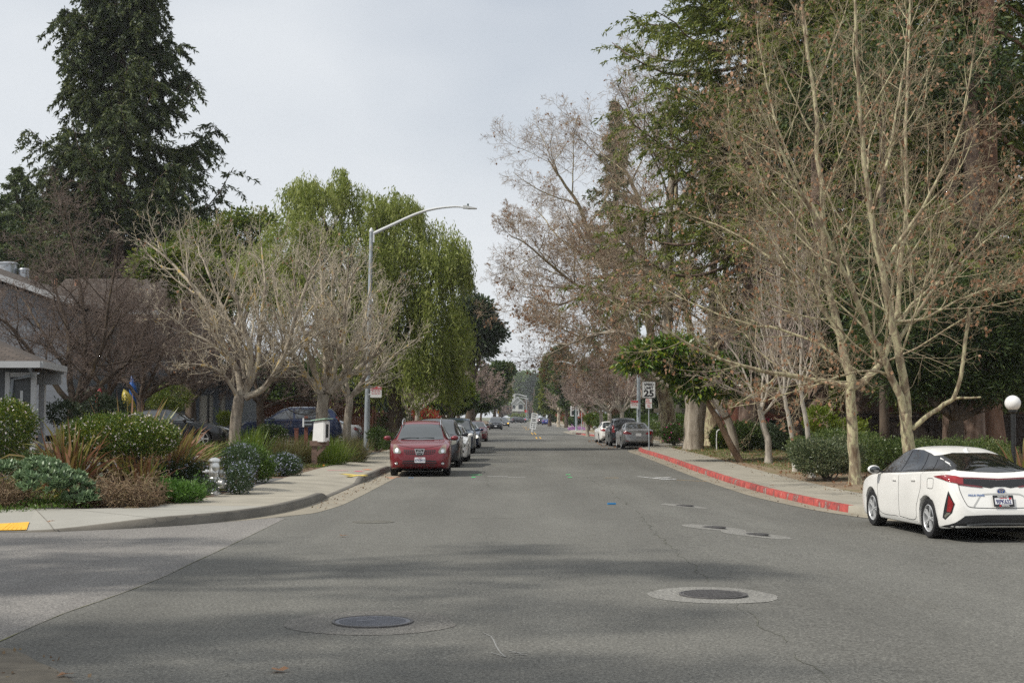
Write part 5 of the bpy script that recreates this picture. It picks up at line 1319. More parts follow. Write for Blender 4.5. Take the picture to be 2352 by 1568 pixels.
def car(label, cat_name, kind, paint_, x, Y, rz, style='five', group='parked cars', z=None, windows=None, front=None, rear=None, hero=False, light=None, name='parked_car'):
    sp = SPECS[kind]; V, F, bvh = get_shell(kind); Ln = sp['L']; H = Ln / 2
    zz = float(gz(x, Y)) if z is None else z
    t = thing(name, label, cat_name, (x, Y, zz), rz, group)
    key = 'body_' + kind
    me = bpy.data.meshes.new('body'); me.from_pydata([tuple(v) for v in V], [], F); me.update(); link_mesh('body', me, paint_, t, 50)
    Wm = max(p[1] for p in sp['plan']); zbot = min(p[1] for p in sp['bot'])
    m = MB(); m.box((0, 0, .36), (2 * (Wm - .27), Ln - .7, .40)); m.box((0, 0, zbot + .03), (2 * (Wm - .27), Ln - .5, .10)); m.build('underbody', UNDER, t, None)
    ty, rm = wheel_mesh(sp['r'], .215, style)
    for wy in (sp['wf'], sp['wr']):
        for sx in (-1, 1):
            w = obj_of('wheel', ty, t, (sx * (Wm - .135), wy - H, sp['r']), 0 if sx > 0 else math.pi); obj_of('rim', rm, w)
        m = MB(); m.box((0, wy - H, sp['r'] + .02), (2 * (Wm - .05), .70, .42)) if False else None
    # glass
    yw = [p for p in sp['top']]
    f = sp['win']
    m = MB(); decal(m, bvh, f['screen'], 'front', .008, .07); m.build('windscreen', GLASS, t, 180)
    m = MB(); decal(m, bvh, f['rearglass'], 'rear', .008, .06); m.build('rear_window', GLASSD if hero == 'hatch' else GLASS, t, 180)
    for i, pg in enumerate(f['side']):
        q = [(a - H, b) for a, b in pg]
        for sx in (1, -1):
            m = MB(); tmp = MB(); decal(tmp, bvh, q, 'left', .016, .05)
            if sx < 0: tmp.V = [(-v[0], v[1], v[2]) for v in tmp.V]; tmp.F = [tuple(reversed(g)) for g in tmp.F]
            o = tmp.build('side_window', GLASSD if (hero == 'hatch' and i) else GLASS, t, 180)
    # trim round the side glass
    if 'trim' in f:
        for q in f['trim']:
            m = MB(); decal(m, bvh, [(a - H, b) for a, b in q], 'left', .011, .03, mirror=True); m.build('window_trim', BLKG, t, 180, fix=False)
    # shut lines and handles
    m = MB()
    for q in f['lines']:
        ribbon(m, bvh, [(a - H, b) for a, b in q], 'left', .009, .002, mirror=True)
    m.build('shut_lines', GAP, t, None, fix=False)
    for (a, b) in f['handles']:
        for sx in (1, -1):
            hit = bvh.ray_cast(Vector((6 * sx, a - H, b)), Vector((-sx, 0, 0)))
            if hit[0]:
                m = MB(); m.box((hit[0].x + sx * .018, a - H, b), (.012, .17, .018)); m.box((hit[0].x + sx * .006, a - H - .07, b), (.02, .025, .016)); m.box((hit[0].x + sx * .006, a - H + .07, b), (.02, .025, .016)); m.build('door_handle', paint_, t, 30)
    a, b = f['mirror']
    for sx in (1, -1):
        hit = bvh.ray_cast(Vector((6 * sx, a - H, b)), Vector((-sx, 0, 0))); hx_ = hit[0].x if hit[0] else sx * Wm
        m = MB(); m.ball((hx_ + sx * .17, a - H - .02, b + .05), (.115, .075, .075), 14); mo = m.build('mirror', paint_, t, 180)
        m = MB(); m.ball((hx_ + sx * .17, a - H + .032, b + .05), (.098, .03, .062), 12); m.build('mirror_glass', GLASS, mo, 180)
        m = MB(); m.box((hx_ + sx * .04, a - H, b + .01), (.12, .05, .03)); m.build('mirror_arm', BLK, mo, 30)
    if front: front(t, bvh, sp)
    if rear: rear(t, bvh, sp)
    return t
mir = lambda p: [(-a, b) for a, b in p][::-1]
def D(t, bvh, nm, poly, side, mat, off=.005, step=.05, mirror=False, label=None):
    m = MB(); decal(m, bvh, poly, side, off, step, mirror=mirror)
    o = m.build(nm, mat, t, 180, fix=False)
    if label: o['label'] = label
    return o
def DD(t, bvh, nm, poly, side, mat, off=.005, step=.05):
    """a pair, one object each side"""
    a = D(t, bvh, nm, poly, side, mat, off, step)
    m = MB(); m.V = [(-v.co.x, v.co.y, v.co.z) for v in a.data.vertices]; m.F = [tuple(reversed(p.vertices)) for p in a.data.polygons]; m.M = [0] * len(m.F)
    return a, m.build(nm, mat, t, 180, fix=False)
def nose(bvh, x, z): h = bvh.ray_cast(Vector((x, -6, z)), Vector((0, 1, 0))); return h[0].y if h[0] else 0
def tail(bvh, x, z): h = bvh.ray_cast(Vector((x, 6, z)), Vector((0, -1, 0))); return h[0].y if h[0] else 0

SPECS['hatch']['win'] = dict(screen=[(-.66, 1.04), (.66, 1.04), (.52, 1.40), (.25, 1.43), (-.25, 1.43), (-.52, 1.40)],
    rearglass=[(-.70, 1.12), (-.3, 1.09), (0, 1.08), (.3, 1.09), (.70, 1.12), (.56, 1.32), (.3, 1.365), (-.3, 1.365), (-.56, 1.32)],
    side=[[(1.22, 1.00), (1.42, 1.12), (1.45, .985), (1.25, .965)], [(1.50, 1.14), (1.95, 1.335), (2.30, 1.385), (2.33, 1.03), (1.50, .99)], [(2.42, 1.392), (2.75, 1.385), (3.02, 1.35), (3.22, 1.085), (2.43, 1.035)], [(3.08, 1.34), (3.45, 1.26), (3.62, 1.10), (3.28, 1.09)]],
    trim=[[(1.15, .965), (1.48, 1.14), (1.92, 1.35), (2.32, 1.405), (2.75, 1.40), (3.10, 1.35), (3.6, 1.235), (4.10, 1.10), (3.6, 1.075), (2.4, 1.015), (1.5, .97)]],
    lines=[[(1.32, .93), (1.34, .6), (1.42, .28), (2.30, .26)], [(2.37, 1.0), (2.40, .7), (2.38, .27)], [(2.38, .265), (3.1, .265), (3.22, .5), (3.42, .80), (3.40, 1.06)]],
    handles=[(2.18, .88), (3.08, .915)], mirror=(1.42, .98))
SPECS['crossover']['win'] = dict(screen=[(-.68, 1.05), (0, 1.035), (.68, 1.05), (.565, 1.47), (.3, 1.50), (-.3, 1.50), (-.565, 1.47)],
    rearglass=[(-.6, 1.15), (.6, 1.15), (.52, 1.46), (-.52, 1.46)],
    side=[[(1.45, 1.10), (1.95, 1.40), (2.35, 1.49), (2.4, 1.08), (1.45, 1.06)], [(2.48, 1.495), (3.3, 1.47), (3.5, 1.13), (2.49, 1.085)], [(3.4, 1.465), (3.9, 1.38), (4.05, 1.2), (3.6, 1.14)]],
    lines=[[(1.35, 1.0), (1.38, .6), (1.45, .3), (2.4, .28)], [(2.44, 1.06), (2.45, .3)], [(2.45, .28), (3.2, .3), (3.4, .7), (3.5, 1.1)]], handles=[(2.2, .95), (3.3, .98)], mirror=(1.5, 1.04))
SPECS['suv']['win'] = dict(screen=[(-.70, 1.11), (.70, 1.11), (.59, 1.53), (.3, 1.565), (-.3, 1.565), (-.59, 1.53)], rearglass=[(-.62, 1.16), (.62, 1.16), (.54, 1.5), (-.54, 1.5)],
    side=[[(1.4, 1.13), (1.95, 1.47), (2.35, 1.55), (2.38, 1.11), (1.4, 1.09)], [(2.46, 1.555), (3.3, 1.55), (3.45, 1.16), (2.47, 1.115)], [(3.4, 1.545), (3.9, 1.48), (4.05, 1.2), (3.55, 1.17)]],
    lines=[[(1.3, 1.0), (1.35, .6), (1.42, .3), (2.4, .28)], [(2.42, 1.08), (2.43, .3)], [(2.43, .28), (3.15, .3), (3.35, .7), (3.45, 1.12)]], handles=[(2.2, .98), (3.25, 1.0)], mirror=(1.5, 1.06))
SPECS['sedan']['win'] = dict(screen=[(-.66, .985), (.66, .985), (.525, 1.34), (.25, 1.37), (-.25, 1.37), (-.525, 1.34)], rearglass=[(-.64, 1.115), (0, 1.10), (.64, 1.115), (.51, 1.34), (.25, 1.365), (-.25, 1.365), (-.51, 1.34)],
    side=[[(1.5, 1.02), (2.0, 1.28), (2.35, 1.345), (2.38, 1.0), (1.5, .965)], [(2.46, 1.35), (2.85, 1.34), (3.2, 1.26), (3.5, 1.06), (2.47, 1.005)]],
    lines=[[(1.4, .92), (1.42, .6), (1.5, .26), (2.4, .25)], [(2.42, .98), (2.43, .26)], [(2.43, .25), (3.1, .26), (3.3, .6), (3.5, 1.03)]], handles=[(2.2, .86), (3.2, .9)], mirror=(1.55, .96))
SPECS['minivan']['win'] = dict(screen=[(-.74, 1.1), (.74, 1.1), (.63, 1.6), (-.63, 1.6)], rearglass=[(-.66, 1.12), (.66, 1.12), (.58, 1.6), (-.58, 1.6)],
    side=[[(1.4, 1.15), (1.95, 1.5), (2.3, 1.6), (2.33, 1.09), (1.4, 1.06)], [(2.4, 1.61), (3.4, 1.62), (3.42, 1.11), (2.41, 1.09)], [(3.5, 1.62), (4.3, 1.58), (4.5, 1.15), (3.52, 1.11)]],
    lines=[[(1.3, 1.0), (1.4, .3), (2.4, .28)], [(2.37, 1.05), (2.38, .3)], [(2.38, .28), (3.46, .3), (3.47, 1.1)]], handles=[(2.2, .98), (2.6, .98)], mirror=(1.5, 1.05))

# fronts and rears
def emblem_rings(t, c, rx, rz_, mat, bg=None, rear=False):
    s = -1 if rear else 1
    m = MB(); n = 28; yy = c[1]
    if bg: m.add([(c[0] + rx * math.cos(a) , yy, c[2] + rz_ * math.sin(a)) for a in np.arange(n) * 2 * math.pi / n], [tuple(range(n))]); e = m.build('badge', bg, t, None, fix=False)
    else: e = t
    m = MB(); f = .004 if rear else -.004
    def ring(cx, cz, ax, az, w):
        A = np.arange(n) * 2 * math.pi / n
        V = [(c[0] + cx + ax * math.cos(a), yy + f, c[2] + cz + az * math.sin(a)) for a in A] + [(c[0] + cx + (ax - w) * math.cos(a), yy + f, c[2] + cz + (az - w) * math.sin(a)) for a in A]
        m.add(V, [(k, (k + 1) % n, n + (k + 1) % n, n + k) for k in range(n)])
    return m, ring, e
def hatch_rear(t, bvh, sp):
    Ln = sp['L'] / 2
    # black panel between the lights, red light bar above it
    D(t, bvh, 'tail_panel', [(-.74, .995), (-.4, .985), (0, .965), (.4, .985), (.74, .995), (.66, .915), (.36, .875), (.16, .845), (.08, .865), (-.08, .865), (-.16, .845), (-.36, .875), (-.66, .915)], 'rear', BLKG, .006, .05)
    D(t, bvh, 'light_bar', [(-.76, 1.02), (-.4, 1.008), (0, .99), (.4, 1.008), (.76, 1.02), (.76, 1.0), (.4, .988), (0, .970), (-.4, .988), (-.76, 1.0)], 'rear', LAMPRD, .009, .05)
    U = lambda x, y: (-x + y) / math.sqrt(2)
    DD(t, bvh, 'tail_light', [(U(.86, 1.62), 1.01), (U(.83, 1.9), 1.04), (U(.76, 2.16), 1.03), (U(.67, 2.21), 1.0), (U(.67, 2.24), .905), (U(.76, 2.19), .92), (U(.83, 1.95), .97)], 'rearleft', LAMPR, .013, .03)
    DD(t, bvh, 'light_strip', [(-.68, .918), (-.36, .880), (-.28, .862), (-.30, .85), (-.5, .872), (-.68, .895)], 'rear', LAMPRD, .010, .05)
    a, b = DD(t, bvh, 'corner_lamp', [(U(.80, 2.08), .80), (U(.79, 2.14), .72), (U(.745, 2.20), .60), (U(.76, 2.14), .46), (U(.84, 1.99), .34), (U(.86, 1.93), .37), (U(.845, 1.98), .52)], 'rearleft', BLK, .006, .05)
    DD(t, bvh, 'corner_reflector', [(U(.80, 2.10), .73), (U(.755, 2.19), .60), (U(.775, 2.13), .47), (U(.815, 2.04), .47), (U(.81, 2.07), .60)], 'rearleft', LAMPR, .011, .05)
    DD(t, bvh, 'reversing_lens', [(U(.775, 2.12), .455), (U(.835, 2.0), .365), (U(.845, 1.985), .40), (U(.815, 2.04), .455)], 'rearleft', LAMPC, .011, .05)
    D(t, bvh, 'lower_bumper', [(-.83, .18), (-.80, .25), (-.62, .42), (-.3, .435), (.3, .435), (.62, .42), (.80, .25), (.83, .18)], 'rear', BLK, .008, .05)
    m = MB(); ribbon(m, bvh, [(-.665, .90), (-.66, .80), (-.60, .62), (-.52, .555), (-.2, .54), (.2, .54), (.52, .555), (.60, .62), (.66, .80), (.665, .90)], 'rear', .009, .004, M=60)
    m.build('shut_lines', GAP, t, None, fix=False)
    m = MB(); ribbon(m, bvh, [(-.60, .275), (-.3, .295), (.3, .295), (.60, .275)], 'rear', .028, .013, M=30); m.build('bumper_strip', plain('satin_grey', (.10, .105, .11), .4), t, None, fix=False)
    # grey ribbon painted as the shade along the number plate recess edge
    m = MB(); ribbon(m, bvh, [(-.48, .56), (-.40, .66), (-.33, .735), (-.2, .755), (.2, .755), (.33, .735), (.40, .66), (.48, .56)], 'rear', .022, .004, M=40); m.build('plate_recess_shade', plain('shadow_white', (.42, .42, .41), .5), t, None, fix=False)
    plate(t, '9JPK632', (0, tail(bvh, 0, .645) + .022, .645), True, .305, .152, -0.33, ('Stevens Creek', 'TOYOTA'))
    yy = tail(bvh, 0, .80) + .012
    m, ring, e = emblem_rings(t, (0, yy, .80), .068, .047, CHROME, plain('badge_blue', (.01, .09, .38), .2), True)
    ring(0, 0, .07, .048, .009); ring(0, 0, .024, .045, .009); ring(0, .012, .046, .016, .008); m.build('badge_rings', CHROME, e, None, fix=False)
    m = MB(); V_, F_ = text_geo('PRIUS PRIME', .042, -.41, .735, 0, 1.15, .002); V_ = [(-v[0], tail(bvh, -v[0], v[2]) + .006, v[2]) for v in V_]; m.add(V_, F_); m.build('badge_lettering', plain('badge_chrome_blue', (.25, .32, .5), .25, .7), t, None, fix=False)
    # fin antenna, fuel lid
    m = MB(); m.prism([(3.08 - Ln, 1.41), (3.22 - Ln, 1.452), (3.26 - Ln, 1.448), (3.25 - Ln, 1.385)], -.016, .016, plane='YZ'); m.build('fin_antenna', P_WHITE, t, 40)
    m = MB(); ribbon(m, bvh, [(3.72 - Ln, .97), (3.90 - Ln, .975), (3.93 - Ln, .93), (3.92 - Ln, .83), (3.86 - Ln, .81), (3.72 - Ln, .815), (3.70 - Ln, .86), (3.70 - Ln, .94), (3.72 - Ln, .97)], 'left', .007, .003, M=50); m.build('fuel_lid', GAP, t, None, fix=False)
    m = MB(); ribbon(m, bvh, [(1.2 - Ln, .22), (2.3 - Ln, .215), (3.2 - Ln, .22)], 'left', .05, .004, M=20); m.build('sill', plain('sill_white', (.6, .6, .58), .45), t, None, fix=False)
def crossover_front(t, bvh, sp):
    Ln = sp['L'] / 2
    a, b = DD(t, bvh, 'headlight', [(-.765, .90), (-.735, .925), (-.66, .885), (-.585, .80), (-.53, .71), (-.56, .665), (-.64, .665), (-.755, .685)], 'front', LAMPC, .008, .04)
    DD(t, bvh, 'turn_lens', [(-.765, .905), (-.735, .927), (-.66, .885), (-.62, .835), (-.70, .83), (-.766, .79)], 'front', LAMPY, .012, .04)
    DD(t, bvh, 'headlight_bowl', [(-.66 + .055 * math.cos(a_), .735 + .055 * math.sin(a_)) for a_ in np.arange(14) * 2 * math.pi / 14], 'front', CHROME, .012, .04)
    g = [(-.46, .775), (-.155, .765), (-.125, .64), (-.40, .655), (-.45, .71)]
    DD(t, bvh, 'grille', g, 'front', BLK, .005, .04)
    m = MB()
    for zz in (.685, .725): ribbon(m, bvh, [(-.45, zz), (-.14, zz - .006)], 'front', .013, .011, mirror=True)
    for xx in (-.40, -.345, -.29, -.235, -.18): ribbon(m, bvh, [(xx - .006, .772), (xx + .01, .65)], 'front', .011, .012, mirror=True)
    m.build('grille_bars', P_RED, t, None, fix=False)
    o_ = [(-.152, .80), (.152, .80), (.09, .612), (-.09, .612)]; i_ = [(-.118, .775), (.118, .775), (.07, .637), (-.07, .637)]
    D(t, bvh, 'grille_centre', o_, 'front', BLK, .010, .04)
    m = MB()
    yb = nose(bvh, 0, .7) - .022
    m.add([(p[0], yb, p[1]) for p in o_] + [(p[0], yb, p[1]) for p in i_] + [(p[0] * 1.02, yb + .03, p[1]) for p in o_], [(k, (k + 1) % 4, 4 + (k + 1) % 4, 4 + k) for k in range(4)] + [(8 + k, 8 + (k + 1) % 4, (k + 1) % 4, k) for k in range(4)]); m.build('grille_surround', CHROME, t, None, fix=False)
    m, ring, e = emblem_rings(t, (0, yb - .004, .71), .075, .06, CHROME)
    ring(0, 0, .072, .058, .014); m.add([(-.09, yb - .010, .699), (.09, yb - .010, .699), (.09, yb - .010, .722), (-.09, yb - .010, .722)], [(0, 1, 2, 3)]); m.build('badge', CHROME, t, None, fix=False)
    D(t, bvh, 'lower_intake', [(-.50, .375), (-.48, .46), (-.3, .475), (.3, .475), (.48, .46), (.50, .375), (.3, .37), (-.3, .37)], 'front', BLK, .005, .05)
    m = MB(); ribbon(m, bvh, [(-.49, .415), (.49, .415)], 'front', .018, .012, M=30); m.build('intake_bar', P_RED, t, None, fix=False)
    for xa in (-.36, -.12, .12, .36): D(t, bvh, 'lower_slot', [(xa - .09, .315), (xa + .09, .315), (xa + .08, .337), (xa - .08, .337)], 'front', BLK, .005, .05)
    DD(t, bvh, 'fog_lamp', [(-.665 + .05 * math.cos(a_), .385 + .05 * math.sin(a_)) for a_ in np.arange(16) * 2 * math.pi / 16], 'front', BLK, .006, .04)
    DD(t, bvh, 'fog_lens', [(-.665 + .036 * math.cos(a_), .385 + .036 * math.sin(a_)) for a_ in np.arange(14) * 2 * math.pi / 14], 'front', CHROME, .010, .04)
    D(t, bvh, 'front_lip', [(-.70, .235), (-.66, .265), (-.3, .285), (.3, .285), (.66, .265), (.70, .235), (.3, .225), (-.3, .225)], 'front', BLK, .006, .06)
    m = MB(); ribbon(m, bvh, [(-.62, .905), (-.3, .845), (0, .815), (.3, .845), (.62, .905)], 'front', .010, .003, M=40); m.build('bonnet_gap', GAP, t, None, fix=False)
    plate(t, '6TVZ413', (0.01, nose(bvh, 0, .50) - .012, .485), False)
    for sx in (-1, 1):
        P = cr([(sx * .57, 1.95 - Ln, 1.47), (sx * .575, 2.1 - Ln, 1.565), (sx * .57, 2.35 - Ln, 1.635), (sx * .565, 2.9 - Ln, 1.67), (sx * .565, 3.5 - Ln, 1.65), (sx * .57, 3.9 - Ln, 1.58), (sx * .57, 4.0 - Ln, 1.52)], 24)
        m = MB(); m.tube(P, .020, 8); m.build('roof_rail', CHROME, t, 60)
    m = MB()
    for xa in (-.33, .12): m.tube([(xa - .25, 1.17 - Ln, 1.075), (xa, 1.24 - Ln, 1.105), (xa + .28, 1.22 - Ln, 1.10)], .010, 6)
    m.build('wipers', BLK, t)
def gen_front(light=None, grille=CHROME, lamp=LAMPC, bar=True):
    def f(t, bvh, sp):
        top = sp['top']; z1 = float(pchip(top, .12)); lo = z1 - .24
        a, b = DD(t, bvh, 'headlight', [(-.76, z1 - .03), (-.70, z1 + .01), (-.46, z1 - .09), (-.44, z1 - .15), (-.62, z1 - .17), (-.77, z1 - .12)], 'front', light or lamp, .007, .06)
        D(t, bvh, 'grille', [(-.38, z1 - .10), (.38, z1 - .10), (.30, z1 - .27), (-.30, z1 - .27)], 'front', BLK, .006, .08)
        if bar:
            m = MB(); ribbon(m, bvh, [(-.34, z1 - .16), (0, z1 - .20), (.34, z1 - .16)], 'front', .035, .012, M=16); m.build('grille_bar', grille, t, None, fix=False)
        D(t, bvh, 'lower_intake', [(-.48, .30), (.48, .30), (.42, .40), (-.42, .40)], 'front', BLK, .006, .08)
        DD(t, bvh, 'fog_lamp', [(-.72, .36), (-.60, .35), (-.60, .43), (-.70, .45)], 'front', BLK, .006, .06)
        plate(t, '8KLM204' if False else '', (0, nose(bvh, 0, .5) - .012, .5), False) if False else None
        m = MB(); m.prism(rrect(.30, .15, .015, 0, .5), nose(bvh, 0, .5) - .02, nose(bvh, 0, .5) - .008); m.build('licence_plate', PLATE, t, None)
    return f
def gen_rear(lens=LAMPR, shape='wide', brake=None):
    def f(t, bvh, sp):
        Ln = sp['L']; zr = float(pchip(sp['top'], Ln - .12)); z1 = min(zr - .02, 1.02) if shape != 'tall' else 1.08
        U = lambda x, y: (-x + y) / math.sqrt(2)
        if shape == 'tall':
            DD(t, bvh, 'tail_light', [(-.78, .80), (-.60, .80), (-.60, 1.0), (-.66, 1.25), (-.76, 1.2)], 'rear', brake or lens, .008, .06)
            m = MB(); m.prism(rrect(.30, .15, .015, 0, .86), tail(bvh, 0, .86) + .008, tail(bvh, 0, .86) + .02); m.build('licence_plate', PLATE, t, None)
        else:
            DD(t, bvh, 'tail_light', [(-.80, z1 - .04), (-.70, z1 - .01), (-.52, z1 - .06), (-.36, z1 - .13), (-.42, z1 - .175), (-.60, z1 - .19), (-.78, z1 - .15)], 'rear', brake or lens, .008, .05)
            m = MB(); m.prism(rrect(.30, .15, .015, 0, .77), tail(bvh, 0, .77) + .008, tail(bvh, 0, .77) + .02); m.build('licence_plate', PLATE, t, None)
            m = MB(); m.add(*[(lambda V_: [(-v[0], tail(bvh, 0, .77) + .022, v[2]) for v in V_])(text_geo('7XKR216', .085, 0, .76, 0, .8, .002)[0]), text_geo('7XKR216', .085, 0, .76, 0, .8, .002)[1]]) if False else None
        D(t, bvh, 'lower_bumper', [(-.66, .22), (-.56, .33), (.56, .33), (.66, .22)], 'rear', BLK, .006, .08)
        m = MB(); ribbon(m, bvh, [(-.60, z1 - .02), (-.62, z1 - .2), (-.5, .64), (0, .62), (.5, .64), (.62, z1 - .2), (.60, z1 - .02)], 'rear', .009, .004, M=40); m.build('shut_lines', GAP, t, None, fix=False)
        DD(t, bvh, 'reflector', [(-.70, .44), (-.50, .42), (-.50, .445), (-.70, .465)], 'rear', LAMPR, .006, .06)
    return f
def silver_rear(t, bvh, sp):
    gen_rear()(t, bvh, sp)
    m, ring, e = emblem_rings(t, (0, tail(bvh, 0, .93) + .012, .93), .075, .042, CHROME, None, True)
    ring(0, 0, .072, .04, .011); m.add([(-.035, tail(bvh, 0, .93) + .014, .90), (-.022, tail(bvh, 0, .93) + .014, .90), (-.005, tail(bvh, 0, .93) + .014, .96), (-.018, tail(bvh, 0, .93) + .014, .96), (.018, tail(bvh, 0, .93) + .014, .90), (.031, tail(bvh, 0, .93) + .014, .90), (.045, tail(bvh, 0, .93) + .014, .96), (.032, tail(bvh, 0, .93) + .014, .96)], [(0, 1, 2, 3), (4, 5, 6, 7)]); m.build('badge', CHROME, t, None, fix=False)

PI = math.pi
# white hatchback, near right; rear toward us
pr = np.array(at(1997, 25.9)); 
car('white hatchback parked at the right kerb, rear toward us', 'car', 'hatch', P_WHITE, 7.52, 24.72, PI + .085, 'twin', rear=hatch_rear, front=gen_front(), hero='hatch', z=float(road_z(6.8, 24.7)) + .004)
car('dark red crossover with chrome grille, first in the left row', 'car', 'crossover', P_RED, -2.74, 43.35, 0.035, 'five', front=crossover_front, rear=gen_rear(shape='tall'), hero='crossover')
car('black wagon parked directly behind the dark red crossover', 'car', 'suv', P_BLACK, -2.68, 50.6, 0.01, front=gen_front(), rear=gen_rear(shape='tall'))
car('white sedan with white mirror third in the left row', 'car', 'sedan', P_WHITE, -2.55, 56.6, 0.0, front=gen_front(), rear=gen_rear())
car('blue grey tall crossover fourth in the left parked row', 'car', 'suv', P_BLUEG, -2.68, 68.5, 0.0, front=gen_front(), rear=gen_rear(shape='tall'))
car('navy sedan with bright headlight behind the blue grey crossover', 'car', 'sedan', P_NAVY, -2.62, 80.0, 0.0, front=gen_front(lamp=LAMPC, light=LIT_WHT), rear=gen_rear())
car('small bright red sedan last in the near left row', 'car', 'sedan', P_RED, -2.60, 101.5, 0.0, front=gen_front(), rear=gen_rear())
car('black wagon with chrome grille parked alone farther up left kerb', 'car', 'suv', P_BLACK, -2.2, 190.0, 0.02, front=gen_front(), rear=gen_rear(shape='tall'))
car('pale van behind the lone black wagon on the left kerb', 'van', 'minivan', P_SLV2, -2.3, 205.0, 0.0, front=gen_front(), rear=gen_rear(shape='tall'))
car('dark car with amber lamp lit coming past the parked van', 'car', 'sedan', P_DGREY, -1.3, 248.0, 0.0, front=gen_front(light=LIT_AMB), rear=gen_rear())
car('grey blue wagon behind the car with the amber lamp', 'car', 'suv', P_BLUEG, -1.9, 285.0, 0.0, front=gen_front(), rear=gen_rear(shape='tall'))
car('dark grey car with lit headlamp at the far junction, left', 'car', 'sedan', P_DGREY, 0.9, 445.0, -.55, front=gen_front(light=LIT_WHT), rear=gen_rear(), group='cars driving at the junction', name='moving_car')
car('black minivan turning across the road at the far junction', 'minivan', 'minivan', P_BLACK, 1.75, 392.0, PI - .95, front=gen_front(), rear=gen_rear(shape='tall'), group='cars driving at the junction', name='moving_car')
car('dark blue car with red brake lamps lit beyond black minivan', 'car', 'sedan', P_NAVY, 4.7, 505.0, PI - .25, front=gen_front(), rear=gen_rear(brake=LIT_RED), group='cars driving at the junction', name='moving_car')
# right kerb
car('silver sedan seen from behind beside the speed limit sign', 'car', 'sedan', P_SILVER, 6.72, 78.4, PI + .02, rear=silver_rear, front=gen_front())
car('charcoal wagon just ahead of the silver sedan, right kerb', 'car', 'suv', P_GREY, 6.62, 85.6, PI, rear=gen_rear(shape='tall'), front=gen_front())
car('white sedan ahead of the charcoal wagon on the right kerb', 'car', 'sedan', P_WHITE, 6.55, 95.6, PI + .03, rear=gen_rear(), front=gen_front())
car('bright blue sedan farthest right at the distant right kerb', 'car', 'sedan', P_BLUE, 7.35, 309.0, PI, rear=gen_rear(), front=gen_front())
car('small black car squeezed between blue sedan and white wagon', 'car', 'suv', P_BLACK, 6.9, 328.0, PI, rear=gen_rear(shape='tall'), front=gen_front())
car('silver white wagon parked ahead of the distant blue sedan', 'car', 'suv', P_SLV2, 7.0, 352.0, PI, rear=gen_rear(shape='tall'), front=gen_front())
car('dark wagon at the end of the distant right row', 'car', 'suv', P_DGREY, 6.5, 385.0, PI, rear=gen_rear(shape='tall'), front=gen_front())
# cars in the left court and the grove
def side_car(label, kind, paint_, pxn, pxt, Y, right, **k):
    xa, xb = X(pxn, Y)[0], X(pxt, Y)[0]; xc = (xa + xb) / 2
    return car(label, 'car', kind, paint_, xc, Y, PI / 2 if right else -PI / 2, **k)
Yc = 54.0; car('charcoal sedan parked facing right behind the flax leaves', 'car', 'sedan', P_DGREY, X(527, Yc)[0] - 2.28, Yc, PI / 2 + .06, front=gen_front(), rear=gen_rear(), z=float(gz(-13, Yc)) - .05)
Yc = 65.0; car('blue wagon parked facing left before the brown fence', 'car', 'suv', P_NAVY, X(556, Yc)[0] + 2.3, Yc, -PI / 2 + .12, front=gen_front(), rear=gen_rear(shape='tall'), z=float(gz(-11, Yc)) - .12)
Yc = 72.0; car('silver sedan whose red tail lamp shows behind the blue wagon', 'car', 'sedan', P_SLV2, X(832, Yc)[0] - 2.28, Yc, -PI / 2 - .1, front=gen_front(), rear=gen_rear(), z=float(gz(-9, Yc)) - .18)
Yc = 72.0; car('pink red car whose roof shows over the dark grove bushes', 'car', 'sedan', paint('pink_red_paint', (.45, .05, .10), .2), X(1765, Yc)[0], Yc, PI / 2, front=gen_front(), rear=gen_rear())
# ------------------------------------------------------------------ trees
def unit(v): return v / (np.linalg.norm(v, axis=-1, keepdims=True) + 1e-9)
def grow(P, Rd, rng, n, t=(.25, 1.0), ang=(35, 65), ln=(.35, .6), M=6, up=.08, wig=.10, rmul=.62, tip=.3, shape=.55, rmax=None, lmax=99):
    """side shoots along every line of P"""
    N, K, _ = P.shape
    seg = np.linalg.norm(np.diff(P, axis=1), axis=2); Lp = seg.sum(1)
    tt = t[0] + (t[1] - t[0]) * (np.arange(n)[None, :] + rng.uniform(0, 1, (N, n))) / n
    f = np.clip(tt, 0, .999) * (K - 1); i = f.astype(int); w = (f - i)[..., None]; r = np.arange(N)[:, None]
    pos = P[r, i] * (1 - w) + P[r, i + 1] * w; tan = unit(P[r, i + 1] - P[r, i]); rad = Rd[r, i] * (1 - w[..., 0]) + Rd[r, i + 1] * w[..., 0]
    pos = pos.reshape(-1, 3); tan = tan.reshape(-1, 3); rad = rad.reshape(-1); tf = tt.reshape(-1); Lp = np.repeat(Lp, n)
    az = (np.arange(N * n) * 2.39996 + rng.uniform(0, 1.2, N * n))
    ref = np.where(np.abs(tan[:, 2:3]) > .9, np.array([[1.0, 0, 0]]), np.array([[0, 0, 1.0]])); n1 = unit(np.cross(ref, tan)); n2 = np.cross(tan, n1)
    a = np.radians(rng.uniform(ang[0], ang[1], N * n))
    d = np.cos(a)[:, None] * tan + np.sin(a)[:, None] * (np.cos(az)[:, None] * n1 + np.sin(az)[:, None] * n2)
    Ln = np.minimum(lmax, Lp * rng.uniform(ln[0], ln[1], N * n) * (1 - shape * tf))
    out = np.zeros((N * n, M, 3)); out[:, 0] = pos
    for k in range(1, M):
        d = unit(d + wig * rng.normal(size=d.shape) + np.array([0, 0, up]))
        out[:, k] = out[:, k - 1] + d * (Ln / (M - 1))[:, None]
    r0 = rad * rmul
    if rmax: r0 = np.minimum(r0, rmax)
    R2 = r0[:, None] * np.linspace(1, tip, M)[None, :]
    return out, R2
